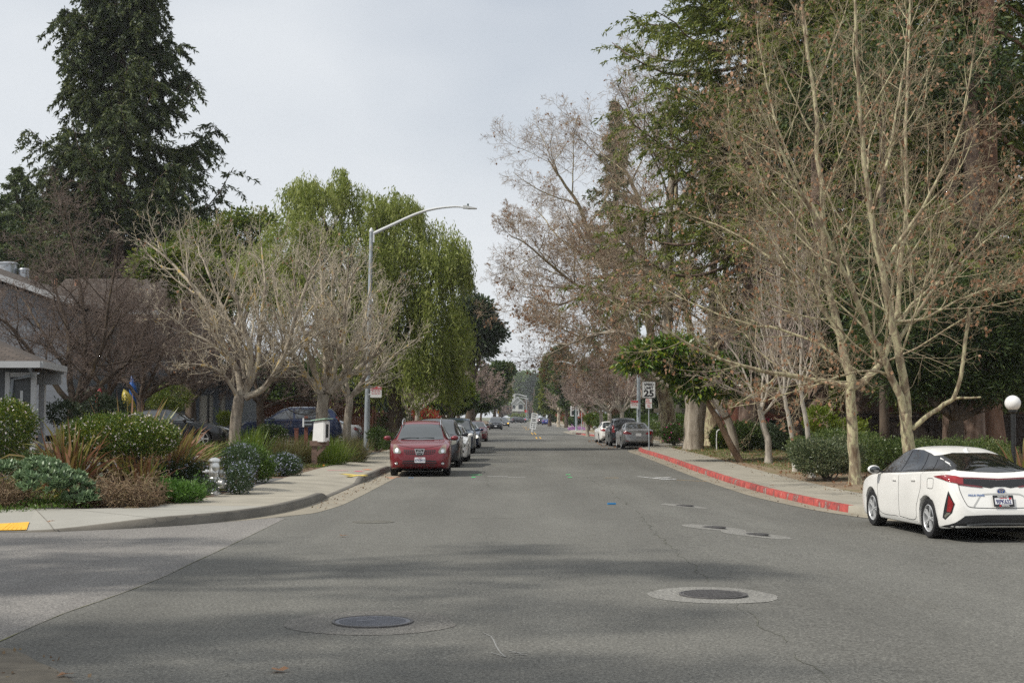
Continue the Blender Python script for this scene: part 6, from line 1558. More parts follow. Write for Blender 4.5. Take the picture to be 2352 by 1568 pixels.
def wavy(P, rng, amp):
    M = len(P); w = np.cumsum(rng.normal(size=(M, 3)), 0); w -= np.linspace(0, 1, M)[:, None] * w[-1]; return P + w * amp
def bare_tree(name, label, base, limbs, levels, tmat, cmat, seed, group, leaves=0, leafmat=None, leaf=(.12, .09), minr=.0028, cat='tree', lm=None, lowm=None):
    """limbs: (points, r0, r1[, knobbly]) in place coordinates; levels: kwargs of grow with k sides"""
    rng = np.random.default_rng(seed); base = np.array(base, float)
    t = thing(name, label, cat, base, 0, group)
    parts = []; M = 18; LP = []; LR = []
    for L_ in limbs:
        if tmat is B_LICH and len(L_) < 4: L_ = (L_[0], L_[1] * 1.15, L_[2] * 1.3)
        P = wavy(cr(L_[0], M), rng, .012 * np.linalg.norm(np.array(L_[0][-1]) - np.array(L_[0][0])) / 3) - base
        q = np.linspace(0, 1, M); r_ = L_[1] * (1 - q) + L_[2] * q
        if len(L_) > 3:
            if L_[3] == 'flare': r_ = r_ * (1 + .55 * np.exp(-q * M / 1.6))
        LP.append(P); LR.append(r_)
    LP = np.array(LP); LR = np.array(LR)
    if lowm:
        np_mesh('trunk', *tubes(LP[:1], LR[:1], 14), lowm, t, 180); np_mesh('limbs', *tubes(LP[1:], LR[1:], 10), tmat, t, 180)
    else: np_mesh('trunk', *tubes(LP, LR, 10), tmat, t, 180)
    src = [i for i, L_ in enumerate(limbs) if not (len(L_) > 3 and L_[3] in ('flare', 'bare'))]
    P, Rr = LP[src], LR[src]; tw = []; bp = []; allP = None
    for li, lv in enumerate(levels):
        lv = dict(lv); k = lv.pop('k', 4); keep = lv.pop('also', None); fine = lv.pop('fine', True)
        P2, R2 = grow(P, Rr, rng, **lv); R2 = np.maximum(R2, minr)
        (tw if fine else bp).append(tubes(P2, R2, k)); P, Rr = P2, R2
        allP = P2
    if bp: np_mesh('branches', *join(bp), tmat, t, 180)
    np_mesh('crown', *join(tw), cmat, t, 180)
    if leaves:
        N, K, _ = allP.shape; i = rng.integers(0, N, leaves); j = rng.integers(1, K, leaves); p = allP[i, j]
        if lm is not None:
            s = lm(p + base, rng); p = p[s]
        d = rng.normal(size=(len(p), 3)) * .5 + np.array([0, 0, -1.0])
        V, F = blades(p, d, leaf[0] * rng.uniform(.6, 1.3, len(p)), leaf[1] * rng.uniform(.6, 1.3, len(p)), rng)
        np_mesh('dead_leaves', V, F, leafmat or LF_BRN, t)
    return t
def lpx(pts, Y, dY=0.0):
    """limb through photo pixels, leaning dY metres away by its end"""
    n = len(pts); return [Wp(p[0], p[1], Y + dY * (i / (n - 1)) ** 1.3) for i, p in enumerate(pts)]

SYC = [dict(n=12, t=(.12, 1), ang=(28, 58), ln=(.34, .6), M=9, up=.07, wig=.08, rmul=.5, k=6, fine=False, lmax=4.6, rmax=.030), dict(n=7, t=(.10, 1), ang=(28, 60), ln=(.40, .75), M=7, up=.05, wig=.09, rmul=.5, k=4, lmax=2.4, rmax=.0105),
       dict(n=5, t=(.15, 1), ang=(28, 62), ln=(.40, .75), M=5, up=.03, wig=.11, rmul=.6, k=3, lmax=1.3, rmax=.0052), dict(n=3, t=(.2, 1), ang=(30, 65), ln=(.45, .8), M=3, up=0, wig=.10, rmul=.7, k=3, lmax=.65, rmax=.0032)]
# the two near planes on the right
Y1 = 36.3; b1 = G(1964, 1112); Y1 = b1[1]
fork = Wp(1952, 892, Y1)
bare_tree('plane_tree', 'bare plane with mottled straight trunk and long left limb, right sidewalk', b1, [
    ([b1 - np.array([0, 0, .15]), Wp(1964, 1060, Y1), Wp(1960, 980, Y1), fork], .155, .135, 'flare'),
    (lpx([(1952, 895), (1938, 830), (1922, 740), (1903, 640), (1885, 520), (1872, 380), (1858, 230), (1840, 60), (1825, -120)], Y1, 1.2), .125, .03),
    (lpx([(1950, 890), (1900, 880), (1830, 868), (1760, 852), (1690, 835), (1600, 795), (1520, 745), (1450, 700)], Y1, -1.6), .085, .015),
    (lpx([(1958, 890), (1990, 868), (2022, 828), (2045, 770), (2058, 680), (2066, 560), (2075, 420), (2083, 280), (2088, 120), (2090, -60)], Y1, 1.5), .105, .025),
    (lpx([(1928, 780), (1895, 720), (1850, 660), (1790, 610), (1720, 560), (1640, 520), (1570, 490)], Y1, 1.6), .06, .014),
    (lpx([(1905, 650), (1870, 580), (1810, 500), (1750, 430), (1700, 350), (1660, 260)], Y1, -1.4), .055, .014),
    (lpx([(1935, 830), (1880, 790), (1800, 760), (1700, 740), (1600, 700), (1500, 650)], Y1, 2.5), .05, .012),
    (lpx([(1885, 520), (1840, 420), (1790, 300), (1760, 180), (1740, 40)], Y1, 1.4), .045, .012),
    (lpx([(2045, 770), (2100, 690), (2170, 620), (2250, 560), (2330, 500)], Y1, 2.2), .05, .012)],
    SYC, B_SYC, B_SYCT, 11, 'bare plane trees by the road', 1900, leaf=(.105, .08))
Y2 = 35.2; b2 = at(2092, Y2)
bare_tree('plane_tree', 'bare plane behind the white car, trunk forking low with snapped right limb', b2, [
    ([b2 - np.array([0, 0, .15]), Wp(2090, 1050, Y2), Wp(2084, 990, Y2), Wp(2078, 950, Y2)], .165, .14, 'flare'),
    (lpx([(2080, 962), (2070, 890), (2058, 800), (2045, 700), (2030, 600), (2008, 480), (1988, 360), (1975, 230), (1966, 90), (1960, -80)], Y2, -.8), .12, .028),
    (lpx([(2076, 955), (2050, 880), (2020, 810), (1985, 740), (1952, 670), (1920, 600), (1880, 520), (1830, 430), (1780, 330), (1730, 210)], Y2, -2.2), .10, .018),
    (lpx([(2096, 985), (2130, 955), (2170, 930), (2192, 915), (2205, 875), (2214, 810), (2222, 750), (2226, 708)], Y2, -.6), .062, .04, 'bare'),
    (lpx([(2192, 915), (2220, 914), (2254, 912)], Y2, -.7), .035, .02, 'bare'),
    (lpx([(2058, 800), (2110, 720), (2170, 640), (2230, 560), (2290, 470), (2350, 400)], Y2, 1.2), .055, .012),
    (lpx([(2030, 600), (2080, 520), (2140, 420), (2190, 300), (2230, 170), (2250, 40)], Y2, -1.2), .05, .012),
    (lpx([(2008, 480), (2040, 380), (2060, 250), (2080, 100), (2095, -60)], Y2, 1.0), .045, .012),
    (lpx([(2050, 740), (2120, 730), (2200, 690), (2280, 660), (2370, 640)], Y2, -1.5), .04, .010),
    (lpx([(2045, 860), (1990, 850), (1930, 860), (1850, 880), (1770, 890)], Y2, -2.4), .035, .010)],
    SYC, B_SYC, B_SYCT, 12, 'bare plane trees by the road', 1900, leaf=(.105, .08))

# three old planes farther on, crowns out over the road
OLD = [dict(n=13, t=(.15, 1), ang=(30, 65), ln=(.36, .6), M=8, up=.05, wig=.12, rmul=.5, k=5, fine=False, lmax=6, rmax=.06), dict(n=10, t=(.12, 1), ang=(32, 65), ln=(.38, .65), M=6, up=.03, wig=.13, rmul=.5, k=3, lmax=3.2, rmax=.021),
       dict(n=8, t=(.12, 1), ang=(30, 70), ln=(.40, .72), M=5, up=.0, wig=.15, rmul=.6, k=3, lmax=1.7, rmax=.0095), dict(n=6, t=(.2, 1), ang=(30, 70), ln=(.5, .8), M=3, up=-.03, wig=.12, rmul=.8, k=3, lmax=.9, rmax=.0065)]
low = lambda p, rng: (p[:, 2] < 9) | (rng.uniform(size=len(p)) < .25)
Ya = 86; ba = at(1535, Ya)
bare_tree('plane_tree', 'old plane with mottled pale trunk left of the gnarled trunk', ba, [
    ([ba - np.array([0, 0, .3]), Wp(1537, 985, Ya), Wp(1530, 930, Ya), Wp(1522, 895, Ya)], .52, .42, 'flare'),
    (lpx([(1526, 905), (1508, 830), (1488, 740), (1475, 640), (1466, 500), (1448, 430), (1420, 370), (1392, 310)], Ya, -3), .30, .04),
    (lpx([(1522, 900), (1480, 820), (1440, 730), (1400, 640), (1350, 510), (1318, 450), (1285, 400), (1258, 365)], Ya, -2), .24, .035),
    (lpx([(1520, 900), (1470, 860), (1435, 848), (1391, 830), (1366, 800), (1320, 770), (1280, 750)], Ya, -6), .17, .03),
    (lpx([(1440, 730), (1380, 690), (1320, 650), (1260, 600), (1210, 560), (1170, 540)], Ya, -4), .13, .025),
    (lpx([(1475, 640), (1420, 610), (1350, 590), (1280, 540), (1230, 480)], Ya, 4), .12, .025),
    (lpx([(1400, 640), (1340, 680), (1280, 700), (1230, 690), (1200, 680)], Ya, -7), .10, .02)],
    OLD, B_SYC, B_OLDT, 21, 'old planes with crowns over the road', 4200, leaf=(.15, .12), minr=.0062, lm=low)
Yb_ = 76; bb = G(1592, 1033)
Yb_ = bb[1]
bare_tree('plane_tree', 'old plane with thick gnarled grey trunk nearest the sidewalk', bb, [
    ([bb - np.array([0, 0, .3]), Wp(1596, 990, Yb_), Wp(1600, 930, Yb_), Wp(1590, 890, Yb_)], .46, .52, 'flare'),
    (lpx([(1580, 905), (1555, 850), (1540, 760), (1542, 640), (1544, 442), (1538, 385), (1518, 330), (1500, 250)], Yb_, 2), .34, .04),
    (lpx([(1605, 900), (1620, 820), (1630, 700), (1640, 560), (1650, 430), (1640, 300)], Yb_, 4), .30, .04),
    (lpx([(1575, 900), (1530, 830), (1480, 780), (1420, 760), (1360, 770), (1300, 790), (1250, 780)], Yb_, 6), .17, .025),
    (lpx([(1545, 700), (1500, 640), (1450, 590), (1400, 560), (1340, 560)], Yb_, 4), .14, .025),
    (lpx([(1544, 500), (1580, 430), (1610, 350), (1640, 260)], Yb_, -2), .12, .025),
    (lpx([(1570, 905), (1535, 885), (1500, 860), (1470, 830)], Yb_, 3), .12, .03, 'bare')],
    OLD, B_GREY, B_OLDT, 22, 'old planes with crowns over the road', 3200, leaf=(.15, .12), minr=.006, lm=low)
Yc_ = 80; bc = G(1637, 1022); Yc_ = bc[1]
bare_tree('plane_tree', 'old plane with smooth pale trunk behind the black lamp post', bc, [
    ([bc - np.array([0, 0, .3]), Wp(1637, 980, Yc_), Wp(1634, 930, Yc_), Wp(1632, 890, Yc_)], .48, .40, 'flare'),
    (lpx([(1632, 900), (1640, 800), (1660, 680), (1680, 540), (1690, 400), (1690, 260)], Yc_, 2), .28, .04),
    (lpx([(1632, 900), (1600, 800), (1580, 680), (1570, 560), (1560, 430), (1540, 300), (1530, 210)], Yc_, -2), .24, .035),
    (lpx([(1640, 800), (1700, 720), (1750, 640), (1800, 560)], Yc_, 3), .14, .03)],
    OLD, B_SYC, B_OLDT, 23, 'old planes with crowns over the road', 1200, leaf=(.15, .12), minr=.006, lm=low)

# bare lichen-covered trees on the left
MUL = [dict(n=12, t=(.1, 1), ang=(22, 55), ln=(.36, .58), M=8, up=.10, wig=.10, rmul=.55, k=6, fine=False, lmax=3.6, rmax=.05), dict(n=6, t=(.1, 1), ang=(25, 60), ln=(.40, .68), M=6, up=.09, wig=.11, rmul=.5, k=4, lmax=2.0, rmax=.016),
       dict(n=5, t=(.12, 1), ang=(25, 62), ln=(.40, .72), M=5, up=.07, wig=.13, rmul=.65, k=3, lmax=1.1, rmax=.0075), dict(n=1, t=(.2, 1), ang=(25, 60), ln=(.5, .8), M=3, up=.05, wig=.1, rmul=.75, k=3, lmax=.55, rmax=.005)]
G_L = 'bare street trees on the left'
YA = 52; bA = at(540, YA)
bare_tree('bare_tree', 'bare tree with lichen, rough grey trunk and cut stubs beside charcoal sedan', bA, [
    ([bA - np.array([0, 0, .15]), Wp(540, 1000, YA), Wp(544, 950, YA), Wp(552, 905, YA)], .215, .20, 'flare'),
    (lpx([(548, 915), (532, 885), (505, 855), (470, 840), (430, 836), (395, 840)], YA, -1.5), .07, .02),
    (lpx([(552, 908), (545, 850), (515, 790), (480, 700), (430, 640), (380, 590), (335, 555)], YA, 1.5), .12, .02),
    (lpx([(558, 905), (572, 830), (560, 750), (535, 660), (505, 560)], YA, -1.8), .11, .02),
    (lpx([(560, 905), (588, 840), (600, 750), (612, 660), (600, 560)], YA, 2.0), .10, .02),
    (lpx([(562, 912), (605, 885), (648, 815), (680, 725), (712, 640), (735, 590)], YA, -1.0), .12, .02),
    (lpx([(545, 850), (500, 800), (440, 760), (380, 720), (320, 690)], YA, -1.0), .06, .015),
    (lpx([(560, 870), (540, 780), (480, 640), (455, 560)], YA, 2.5), .07, .016), (lpx([(640, 830), (690, 790), (740, 760), (800, 745)], YA, 1.5), .05, .014)],
    MUL, B_LICH, B_LICHT, 31, G_L, 120, leaf=(.12, .09), minr=.005, lowm=B_GREY)
YB = 54; bB = at(737, YB)
bare_tree('bare_tree', 'bare tree fanning many lichen branches directly behind the white book box', bB, [
    ([bB - np.array([0, 0, .15]), Wp(736, 1000, YB), Wp(738, 950, YB), Wp(744, 905, YB)], .24, .22, 'flare'),
    (lpx([(736, 905), (700, 855), (665, 790), (640, 700), (625, 600)], YB, 1.2), .11, .02), (lpx([(740, 902), (715, 825), (690, 720), (672, 600)], YB, -1.8), .10, .02),
    (lpx([(744, 900), (745, 800), (742, 690), (735, 580)], YB, 2), .11, .02), (lpx([(750, 900), (775, 815), (792, 700), (800, 590)], YB, -1.5), .10, .02),
    (lpx([(752, 900), (800, 845), (835, 760), (852, 650)], YB, 1.5), .11, .02), (lpx([(758, 902), (820, 855), (870, 800), (905, 715)], YB, -1), .10, .02),
    (lpx([(748, 898), (765, 780), (765, 600)], YB, .2), .08, .018), (lpx([(730, 895), (680, 830), (640, 790), (600, 740)], YB, -2), .06, .016)],
    MUL, B_LICH, B_LICHT, 32, G_L, 60, leaf=(.12, .09), minr=.005, lowm=B_GREY)
YC = 62; bC = at(797, YC)
bare_tree('bare_tree', 'bare tree with slim trunk between white book box and lamp pole', bC, [
    ([bC - np.array([0, 0, .15]), Wp(797, 980, YC), Wp(800, 940, YC), Wp(803, 910, YC)], .18, .16, 'flare'),
    (lpx([(800, 915), (790, 820), (800, 700), (815, 620)], YC, 1), .09, .018), (lpx([(805, 912), (850, 835), (880, 730), (905, 650)], YC, -1), .09, .018), (lpx([(808, 912), (860, 872), (905, 820), (955, 780)], YC, 1), .07, .016), (lpx([(798, 912), (760, 840), (730, 740), (720, 640)], YC, -1.5), .07, .016)],
    MUL, B_LICH, B_LICHT, 33, G_L, 40, leaf=(.12, .09), minr=.005, lowm=B_GREY)
DRK = [dict(n=12, t=(.15, 1), ang=(30, 70), ln=(.4, .65), M=7, up=.08, wig=.2, rmul=.5, k=5, fine=False, lmax=2.6, rmax=.035), dict(n=9, t=(.1, 1), ang=(30, 70), ln=(.4, .7), M=6, up=.08, wig=.18, rmul=.5, k=3, lmax=1.6, rmax=.013),
       dict(n=6, t=(.1, 1), ang=(30, 65), ln=(.4, .75), M=4, up=.07, wig=.15, rmul=.6, k=3, lmax=.95, rmax=.0075), dict(n=3, t=(.2, 1), ang=(30, 60), ln=(.5, .8), M=3, up=.05, wig=.1, rmul=.8, k=3, lmax=.55, rmax=.005)]
YD = 47; bD = at(165, YD)
bare_tree('fruit_tree', 'dark crooked bare tree with reddish twigs beside the low dark house', bD, [
    ([bD - np.array([0, 0, .1]), Wp(165, 960, YD), Wp(172, 920, YD)], .2, .18, 'flare'),
    (lpx([(170, 930), (155, 850), (150, 760), (120, 660), (90, 580)], YD, 1.5), .12, .02), (lpx([(172, 925), (200, 870), (235, 800), (250, 700), (270, 560)], YD, -1.5), .12, .02), (lpx([(172, 925), (230, 880), (300, 830), (350, 800), (400, 770)], YD, 1), .11, .02),
    (lpx([(165, 930), (110, 860), (60, 790), (10, 740), (-60, 720)], YD, -1), .10, .02), (lpx([(175, 920), (200, 820), (190, 700), (170, 560), (160, 490)], YD, .5), .09, .018), (lpx([(220, 830), (270, 740), (330, 690)], YD, 2), .07, .016), (lpx([(155, 850), (90, 750), (30, 650)], YD, 2), .07, .016)],
    DRK, B_DARK, B_DARKT, 41, 'dark bare garden trees', 0, minr=.0045)
YE = 57; bE = at(330, YE)
bare_tree('fruit_tree', 'dark dense bare tree with reddish twigs before the kayaks', bE, [
    ([bE - np.array([0, 0, .1]), Wp(325, 950, YE), Wp(322, 915, YE)], .18, .15, 'flare'),
    (lpx([(322, 920), (280, 870), (230, 840), (180, 830)], YE, .5), .09, .02), (lpx([(322, 918), (330, 850), (310, 780), (300, 700)], YE, -1), .09, .02), (lpx([(325, 918), (380, 870), (430, 850), (490, 850)], YE, .8), .09, .02), (lpx([(325, 918), (370, 820), (400, 740), (420, 690)], YE, -1.2), .08, .018), (lpx([(325, 918), (440, 850), (520, 800)], YE, 2), .07, .018)],
    DRK, B_DARK, B_DARKT, 42, 'dark bare garden trees', 0, minr=.005)
YG = 63; bG = at(440, YG)
bare_tree('fruit_tree', 'dark dense bare tree with reddish twigs before the cream garage doors', bG, [
    ([bG - np.array([0, 0, .1]), Wp(440, 950, YG), Wp(442, 915, YG)], .17, .14, 'flare'),
    (lpx([(442, 918), (400, 870), (350, 820), (300, 780)], YG, .5), .09, .02), (lpx([(442, 918), (440, 850), (430, 780), (440, 720)], YG, -1), .09, .02), (lpx([(444, 918), (490, 870), (540, 840), (590, 820)], YG, .8), .09, .02), (lpx([(442, 918), (480, 830), (500, 760)], YG, 1), .08, .018), (lpx([(442, 918), (410, 800), (380, 740)], YG, 1.5), .08, .018)],
    DRK, B_DARK, B_DARKT, 44, 'dark bare garden trees', 0, minr=.005)
YH = 58; bH = at(245, YH)
bare_tree('fruit_tree', 'dark bare tree with fine twigs before the two storey house window', bH, [
    ([bH - np.array([0, 0, .1]), Wp(245, 950, YH), Wp(247, 905, YH)], .17, .14, 'flare'),
    (lpx([(247, 908), (210, 850), (170, 780), (140, 700)], YH, .5), .09, .02), (lpx([(247, 908), (250, 820), (240, 730), (245, 640)], YH, -1), .09, .02), (lpx([(249, 908), (290, 840), (330, 760), (350, 690)], YH, .8), .09, .02), (lpx([(247, 908), (270, 800), (290, 700)], YH, 1.5), .08, .018)],
    DRK, B_DARK, B_DARKT, 45, 'dark bare garden trees', 0, minr=.005)
YF = 60; bF = at(600, YF)
bare_tree('fruit_tree', 'dark leaning bare tree with low limbs before the blue wagon', bF, [
    ([bF - np.array([0, 0, .1]), Wp(600, 970, YF), Wp(597, 925, YF)], .19, .16, 'flare'),
    (lpx([(597, 928), (560, 890), (510, 870), (450, 860)], YF, -1), .09, .02), (lpx([(597, 926), (580, 850), (540, 780), (500, 740)], YF, 1), .09, .02), (lpx([(600, 926), (640, 870), (680, 830), (700, 780)], YF, 1), .09, .02), (lpx([(600, 940), (660, 915), (720, 905), (760, 890)], YF, -1.3), .07, .02), (lpx([(600, 926), (620, 840), (620, 760)], YF, -1), .07, .02)],
    DRK, B_DARK, B_DARKT, 43, 'dark bare garden trees', 0, minr=.005)

def vase(name, label, base, H, spread, nl, seed, tmat, cmat, group, fork=.25, r=.14, lean=0.0, leaves=0, minr=.006, dens=1.0, fs=None, leafmat=None, up=.10):
    rng = np.random.default_rng(seed); base = np.array(base, float); f = base + np.array([lean * H * fork, 0, H * fork]); limbs = [([base - np.array([0, 0, .2]), (base + f) / 2, f], r, r * .85, 'flare')]
    for k in range(nl):
        a = 2 * math.pi * k / nl + rng.uniform(-.4, .4); q = rng.uniform(.35, 1.0); e = base + np.array([lean * H + spread * q * math.cos(a), spread * q * math.sin(a), H * rng.uniform(.72, .98) * (1 - .12 * q)])
        m_ = f + (e - f) * .5 + np.array([math.cos(a), math.sin(a), 0]) * spread * .12
        limbs.append(([f, m_, e], r * .5, r * .10))
    ms = max(1, H / 8)
    lv = [dict(n=int(9 * dens), t=(.12, 1), ang=(22, 50), ln=(.34, .55), M=6, up=up, wig=.10, rmul=.6, k=4, fine=False), dict(n=int(7 * dens), t=(.1, 1), ang=(25, 55), ln=(.36, .62), M=5, up=up * .8, wig=.12, rmul=.6, k=3), dict(n=int(5 * dens), t=(.12, 1), ang=(25, 60), ln=(.40, .7), M=4, up=up * .5, wig=.12, rmul=.7, k=3)]
    if fs: lv.append(dict(n=fs, t=(.2, 1), ang=(25, 60), ln=(.5, .8), M=3, up=.03, wig=.1, rmul=.8, k=3))
    return bare_tree(name, label, base, limbs, lv, tmat, cmat, seed, group, leaves, leafmat, (.14, .10), minr)
# small trees on the right verge
G_S = 'slender whitewashed street trees'
for (px, py, tx, ty, lb, sd) in ((1828, 1083, 1800, 905, 'slender whitewashed trunk tree left of the pair by hedge', 51), (1865, 1096, 1840, 900, 'slender whitewashed trunk tree right of the pair by hedge', 52)):
    b = G(px, py); Yq = b[1]; top = lpx([(tx, ty), (tx - 2, 780), (tx - 8, 640), (tx - 15, 480)], Yq, .5)
    mid = Wp((px + tx) / 2 + 4, (py + ty) / 2, Yq)
    t = bare_tree('street_tree', lb, b, [([b - np.array([0, 0, .1]), mid, top[0]], .082, .058, 'flare'), (top, .05, .012), (lpx([(tx, ty), (tx - 30, 820), (tx - 50, 700), (tx - 55, 560)], Yq, .8), .035, .01), (lpx([(tx, ty), (tx + 25, 830), (tx + 40, 720), (tx + 42, 600)], Yq, -.6), .035, .01)],
        [dict(n=12, t=(.08, 1), ang=(18, 42), ln=(.34, .5), M=6, up=.16, wig=.07, rmul=.55, k=4, fine=False, lmax=1.8), dict(n=7, t=(.1, 1), ang=(20, 45), ln=(.4, .65), M=5, up=.1, wig=.08, rmul=.6, k=3, lmax=1.0), dict(n=4, t=(.15, 1), ang=(22, 50), ln=(.45, .7), M=3, up=.05, wig=.08, rmul=.7, k=3, lmax=.5)], B_PALE, B_PINKT, sd, G_S, minr=.004)
    m = MB(); q = np.linspace(0, 1, 7); zt_ = .40 if sd == 52 else .42
    c0 = np.array([0, 0, -.05]); dirn = (mid - b) / (mid - b)[2]
    m.tube([c0 + dirn * (zt_ * u) for u in q], [.105 - .018 * u for u in q] if False else [.125, .108, .098, .094, .092, .09, .089], 12); m.build('whitewash_band', B_WHITE, t, 180)
b = G(1765, 1064); Yq = b[1]; fk = Wp(1746, 940, Yq)
bare_tree('street_tree', 'small bare tree with pale forked trunk between leaning trunk and whitewashed pair', b, [([b - np.array([0, 0, .1]), Wp(1762, 1010, Yq), fk], .13, .10, 'flare'), (lpx([(1746, 942), (1728, 915), (1690, 900), (1650, 880), (1600, 860)], Yq, -1), .06, .012), (lpx([(1746, 942), (1720, 880), (1690, 820), (1650, 770)], Yq, 1), .06, .012), (lpx([(1750, 942), (1765, 880), (1760, 800), (1740, 720)], Yq, .5), .06, .012), (lpx([(1752, 955), (1785, 910), (1800, 860), (1815, 780)], Yq, -.6), .05, .012), (lpx([(1748, 935), (1755, 860), (1775, 780), (1790, 700)], Yq, 1.2), .045, .012)],
    [dict(n=10, t=(.1, 1), ang=(20, 48), ln=(.34, .55), M=6, up=.13, wig=.09, rmul=.55, k=4, fine=False, lmax=2.2), dict(n=7, t=(.1, 1), ang=(22, 50), ln=(.4, .65), M=5, up=.1, wig=.1, rmul=.6, k=3, lmax=1.2), dict(n=5, t=(.15, 1), ang=(22, 50), ln=(.45, .7), M=3, up=.05, wig=.1, rmul=.7, k=3, lmax=.6)], B_PALE, B_PINKT, 53, G_S, minr=.005)
for (px, Y, Hp, sp, sd, lb) in ((1383, 108, 815, 3.0, 61, 'greyish bare multi branched tree left of three behind the white sedan'), (1402, 104, 800, 2.8, 62, 'greyish bare multi branched tree middle of three behind the white sedan'), (1431, 99, 790, 2.8, 63, 'greyish bare multi branched tree right of three behind the white sedan'), (1350, 125, 840, 3.2, 64, 'bare twiggy tree beyond the three behind white sedan')):
    b = at(px, Y); H = Wp(px, Hp, Y)[2] - b[2]; vase('street_tree', lb, b, H, sp, 7, sd, B_PALE, B_PINKT, 'pale bare trees behind the right parked cars', .30, .16, -.05, dens=1.15, fs=3, minr=.012)
b = at(1283, 245); vase('street_tree', 'yellowish bare tree over the far right hedge', b, Wp(1283, 870, 245)[2], 4.2, 7, 65, B_LICH, B_PINKT, None, .3, .28, 0, minr=.02)
for (px, Y, Hp, sp, sd, lb) in ((1105, 140, 815, 4.5, 66, 'pinkish bare tree leaning over the second lamp pole'), (1135, 170, 830, 4.5, 67, 'pinkish bare tree behind the lone black wagon'), (1150, 240, 850, 4.5, 68, 'pinkish bare tree farther down the left kerb near signal'), (1092, 115, 850, 2.5, 69, 'bare twiggy tree low behind the red sedan'), (1152, 480, 925, 3.4, 70, 'mauve bare tree left of the white far house'), (1224, 560, 915, 4.0, 71, 'mauve bare tree right of the white far house')):
    b = at(px, Y); b[0] = min(b[0], -5.4) if px < 1176 and Y < 300 else b[0]; vase('bare_tree', lb, b, Wp(px, Hp, Y)[2] - b[2], sp, 8, sd, B_DARK, B_PINKT, 'bare trees far along the street', .25, .08 + .07 * Y / 120, .08 if px < 1176 else 0, dens=1.0, fs=3 if Y < 200 else None, minr=.0001 * Y)
for (px, Y, lb, sd) in ((937, 84, 'small pale forked trunk tree left of the pair before fence', 72), (957, 88, 'small pale forked trunk tree right of the pair before fence', 73)):
    b = at(px, Y); vase('street_tree', lb, b, 5.0, 2.6, 5, sd, B_PALE, B_PINKT, 'pair of small pale trees by the fence', .38, .17, .03, dens=.9, minr=.008)

# ---- evergreens
def conifer(name, label, base, H, prof, tr, nb, seed, fol, group, bl=(.28, .09), dens=1.0, z0=.12, droop=.30, lift=.2, barkm_=None, jit=(.62, 1.12), sec=1.5, spread_az=None, core=0.0, hang=.18, n3x=1.0, fl=1.0):
    rng = np.random.default_rng(seed); base = np.array(base, float); t = thing(name, label, 'tree', base, 0, group)
    q = np.linspace(0, 1, 20); P = np.column_stack([.25 * np.sin(q * 2.2), 0 * q, q * H - .2]); Rr = tr * (1 - q) ** .8 * (1 + .6 * np.exp(-q * 30)) + .02
    np_mesh('trunk', *tubes(P[None], Rr[None], 14), barkm_ or B_RED, t, 180)
    u = (np.arange(nb) + rng.uniform(0, 1, nb)) / nb; zf = z0 + (1 - z0) * (1 - (1 - u) ** 1.15); az = np.arange(nb) * 2.39996 + rng.uniform(-.5, .5, nb); az = az if spread_az is None else np.where((np.sin(az) < spread_az) & (zf > .3), -az, az)
    pp = np.array(prof); ln = np.interp(zf, pp[:, 0], pp[:, 1]) * rng.uniform(jit[0], jit[1], nb)
    M = 9; s = np.linspace(0, 1, M); dr = droop * rng.uniform(.5, 1.4, nb) * (1 - .5 * zf); lf = lift * rng.uniform(.4, 1.6, nb)
    rr = ln[:, None] * s[None]; zz = zf[:, None] * H - dr[:, None] * ln[:, None] * np.sin(s * math.pi * .62)[None] + lf[:, None] * ln[:, None] * (s ** 3)[None]
    wob = np.cumsum(rng.normal(0, .05, (nb, M)), 1); Pb = np.stack([rr * np.cos(az[:, None] + wob) + .25 * np.sin(zf * 2.2)[:, None], rr * np.sin(az[:, None] + wob), zz], -1)
    Rb = (.012 + .014 * ln)[:, None] * np.linspace(1, .2, M)[None]; np_mesh('branches', *tubes(Pb, Rb, 5), barkm_ or B_RED, t, 180)
    # flat sprays to both sides of every branch, hanging at the ends
    n2 = max(6, int(13 * dens)); S, Rs = grow(Pb, Rb, rng, n2, (.16, 1.0), (40, 75), (.22, .42), 5, -.10, .12, .5, .3, .35, None, sec)
    tw = unit(S[:, -1] - S[:, 0]); S[:, :, 2] = S[:, :1, 2] + (S[:, :, 2] - S[:, :1, 2]) * .5 - np.linspace(0, 1, 5)[None] ** 1.5 * hang
    n3 = max(8, int(16 * dens * n3x)); N = len(S); f = rng.uniform(0, 3.999, (N, n3)); i = f.astype(int); w = (f - i)[..., None]; r = np.arange(N)[:, None]
    pos = (S[r, i] * (1 - w) + S[r, i + 1] * w).reshape(-1, 3); dd_ = unit(S[r, i + 1] - S[r, i]).reshape(-1, 3); pos = pos + rng.normal(0, .05, pos.shape)
    d = unit(dd_ * .8 + rng.normal(0, .55, pos.shape) * np.array([1, 1, fl]) + np.array([0, 0, -.35])); Ln = bl[0] * rng.uniform(.6, 1.3, len(pos))
    np_mesh('crown', *blades(pos, d, Ln, bl[1] * rng.uniform(.7, 1.2, len(pos)), rng), fol, t)
    return t
Yr = 95; b = at(262, Yr)
conifer('redwood_tree', 'tall dark redwood rising alone above the houses at left', b, 36.5, [(0, 5), (.15, 6.4), (.3, 6.9), (.42, 6.7), (.5, 6.2), (.6, 5.4), (.7, 4.5), (.8, 3.2), (.88, 2.2), (.95, 1.2), (1, .2)], .5, 150, 81, LF_REDD, None, (.34, .105), 2.3, .08, .36, .42, sec=2.3, jit=(.62, 1.16), hang=.8, n3x=1.8, barkm_=B_REDG)
G_R = 'redwoods of the dark grove'
PR = [(0, 4.2), (.1, 5.4), (.3, 6.4), (.5, 6.2), (.7, 4.6), (.85, 2.6), (1, .2)]
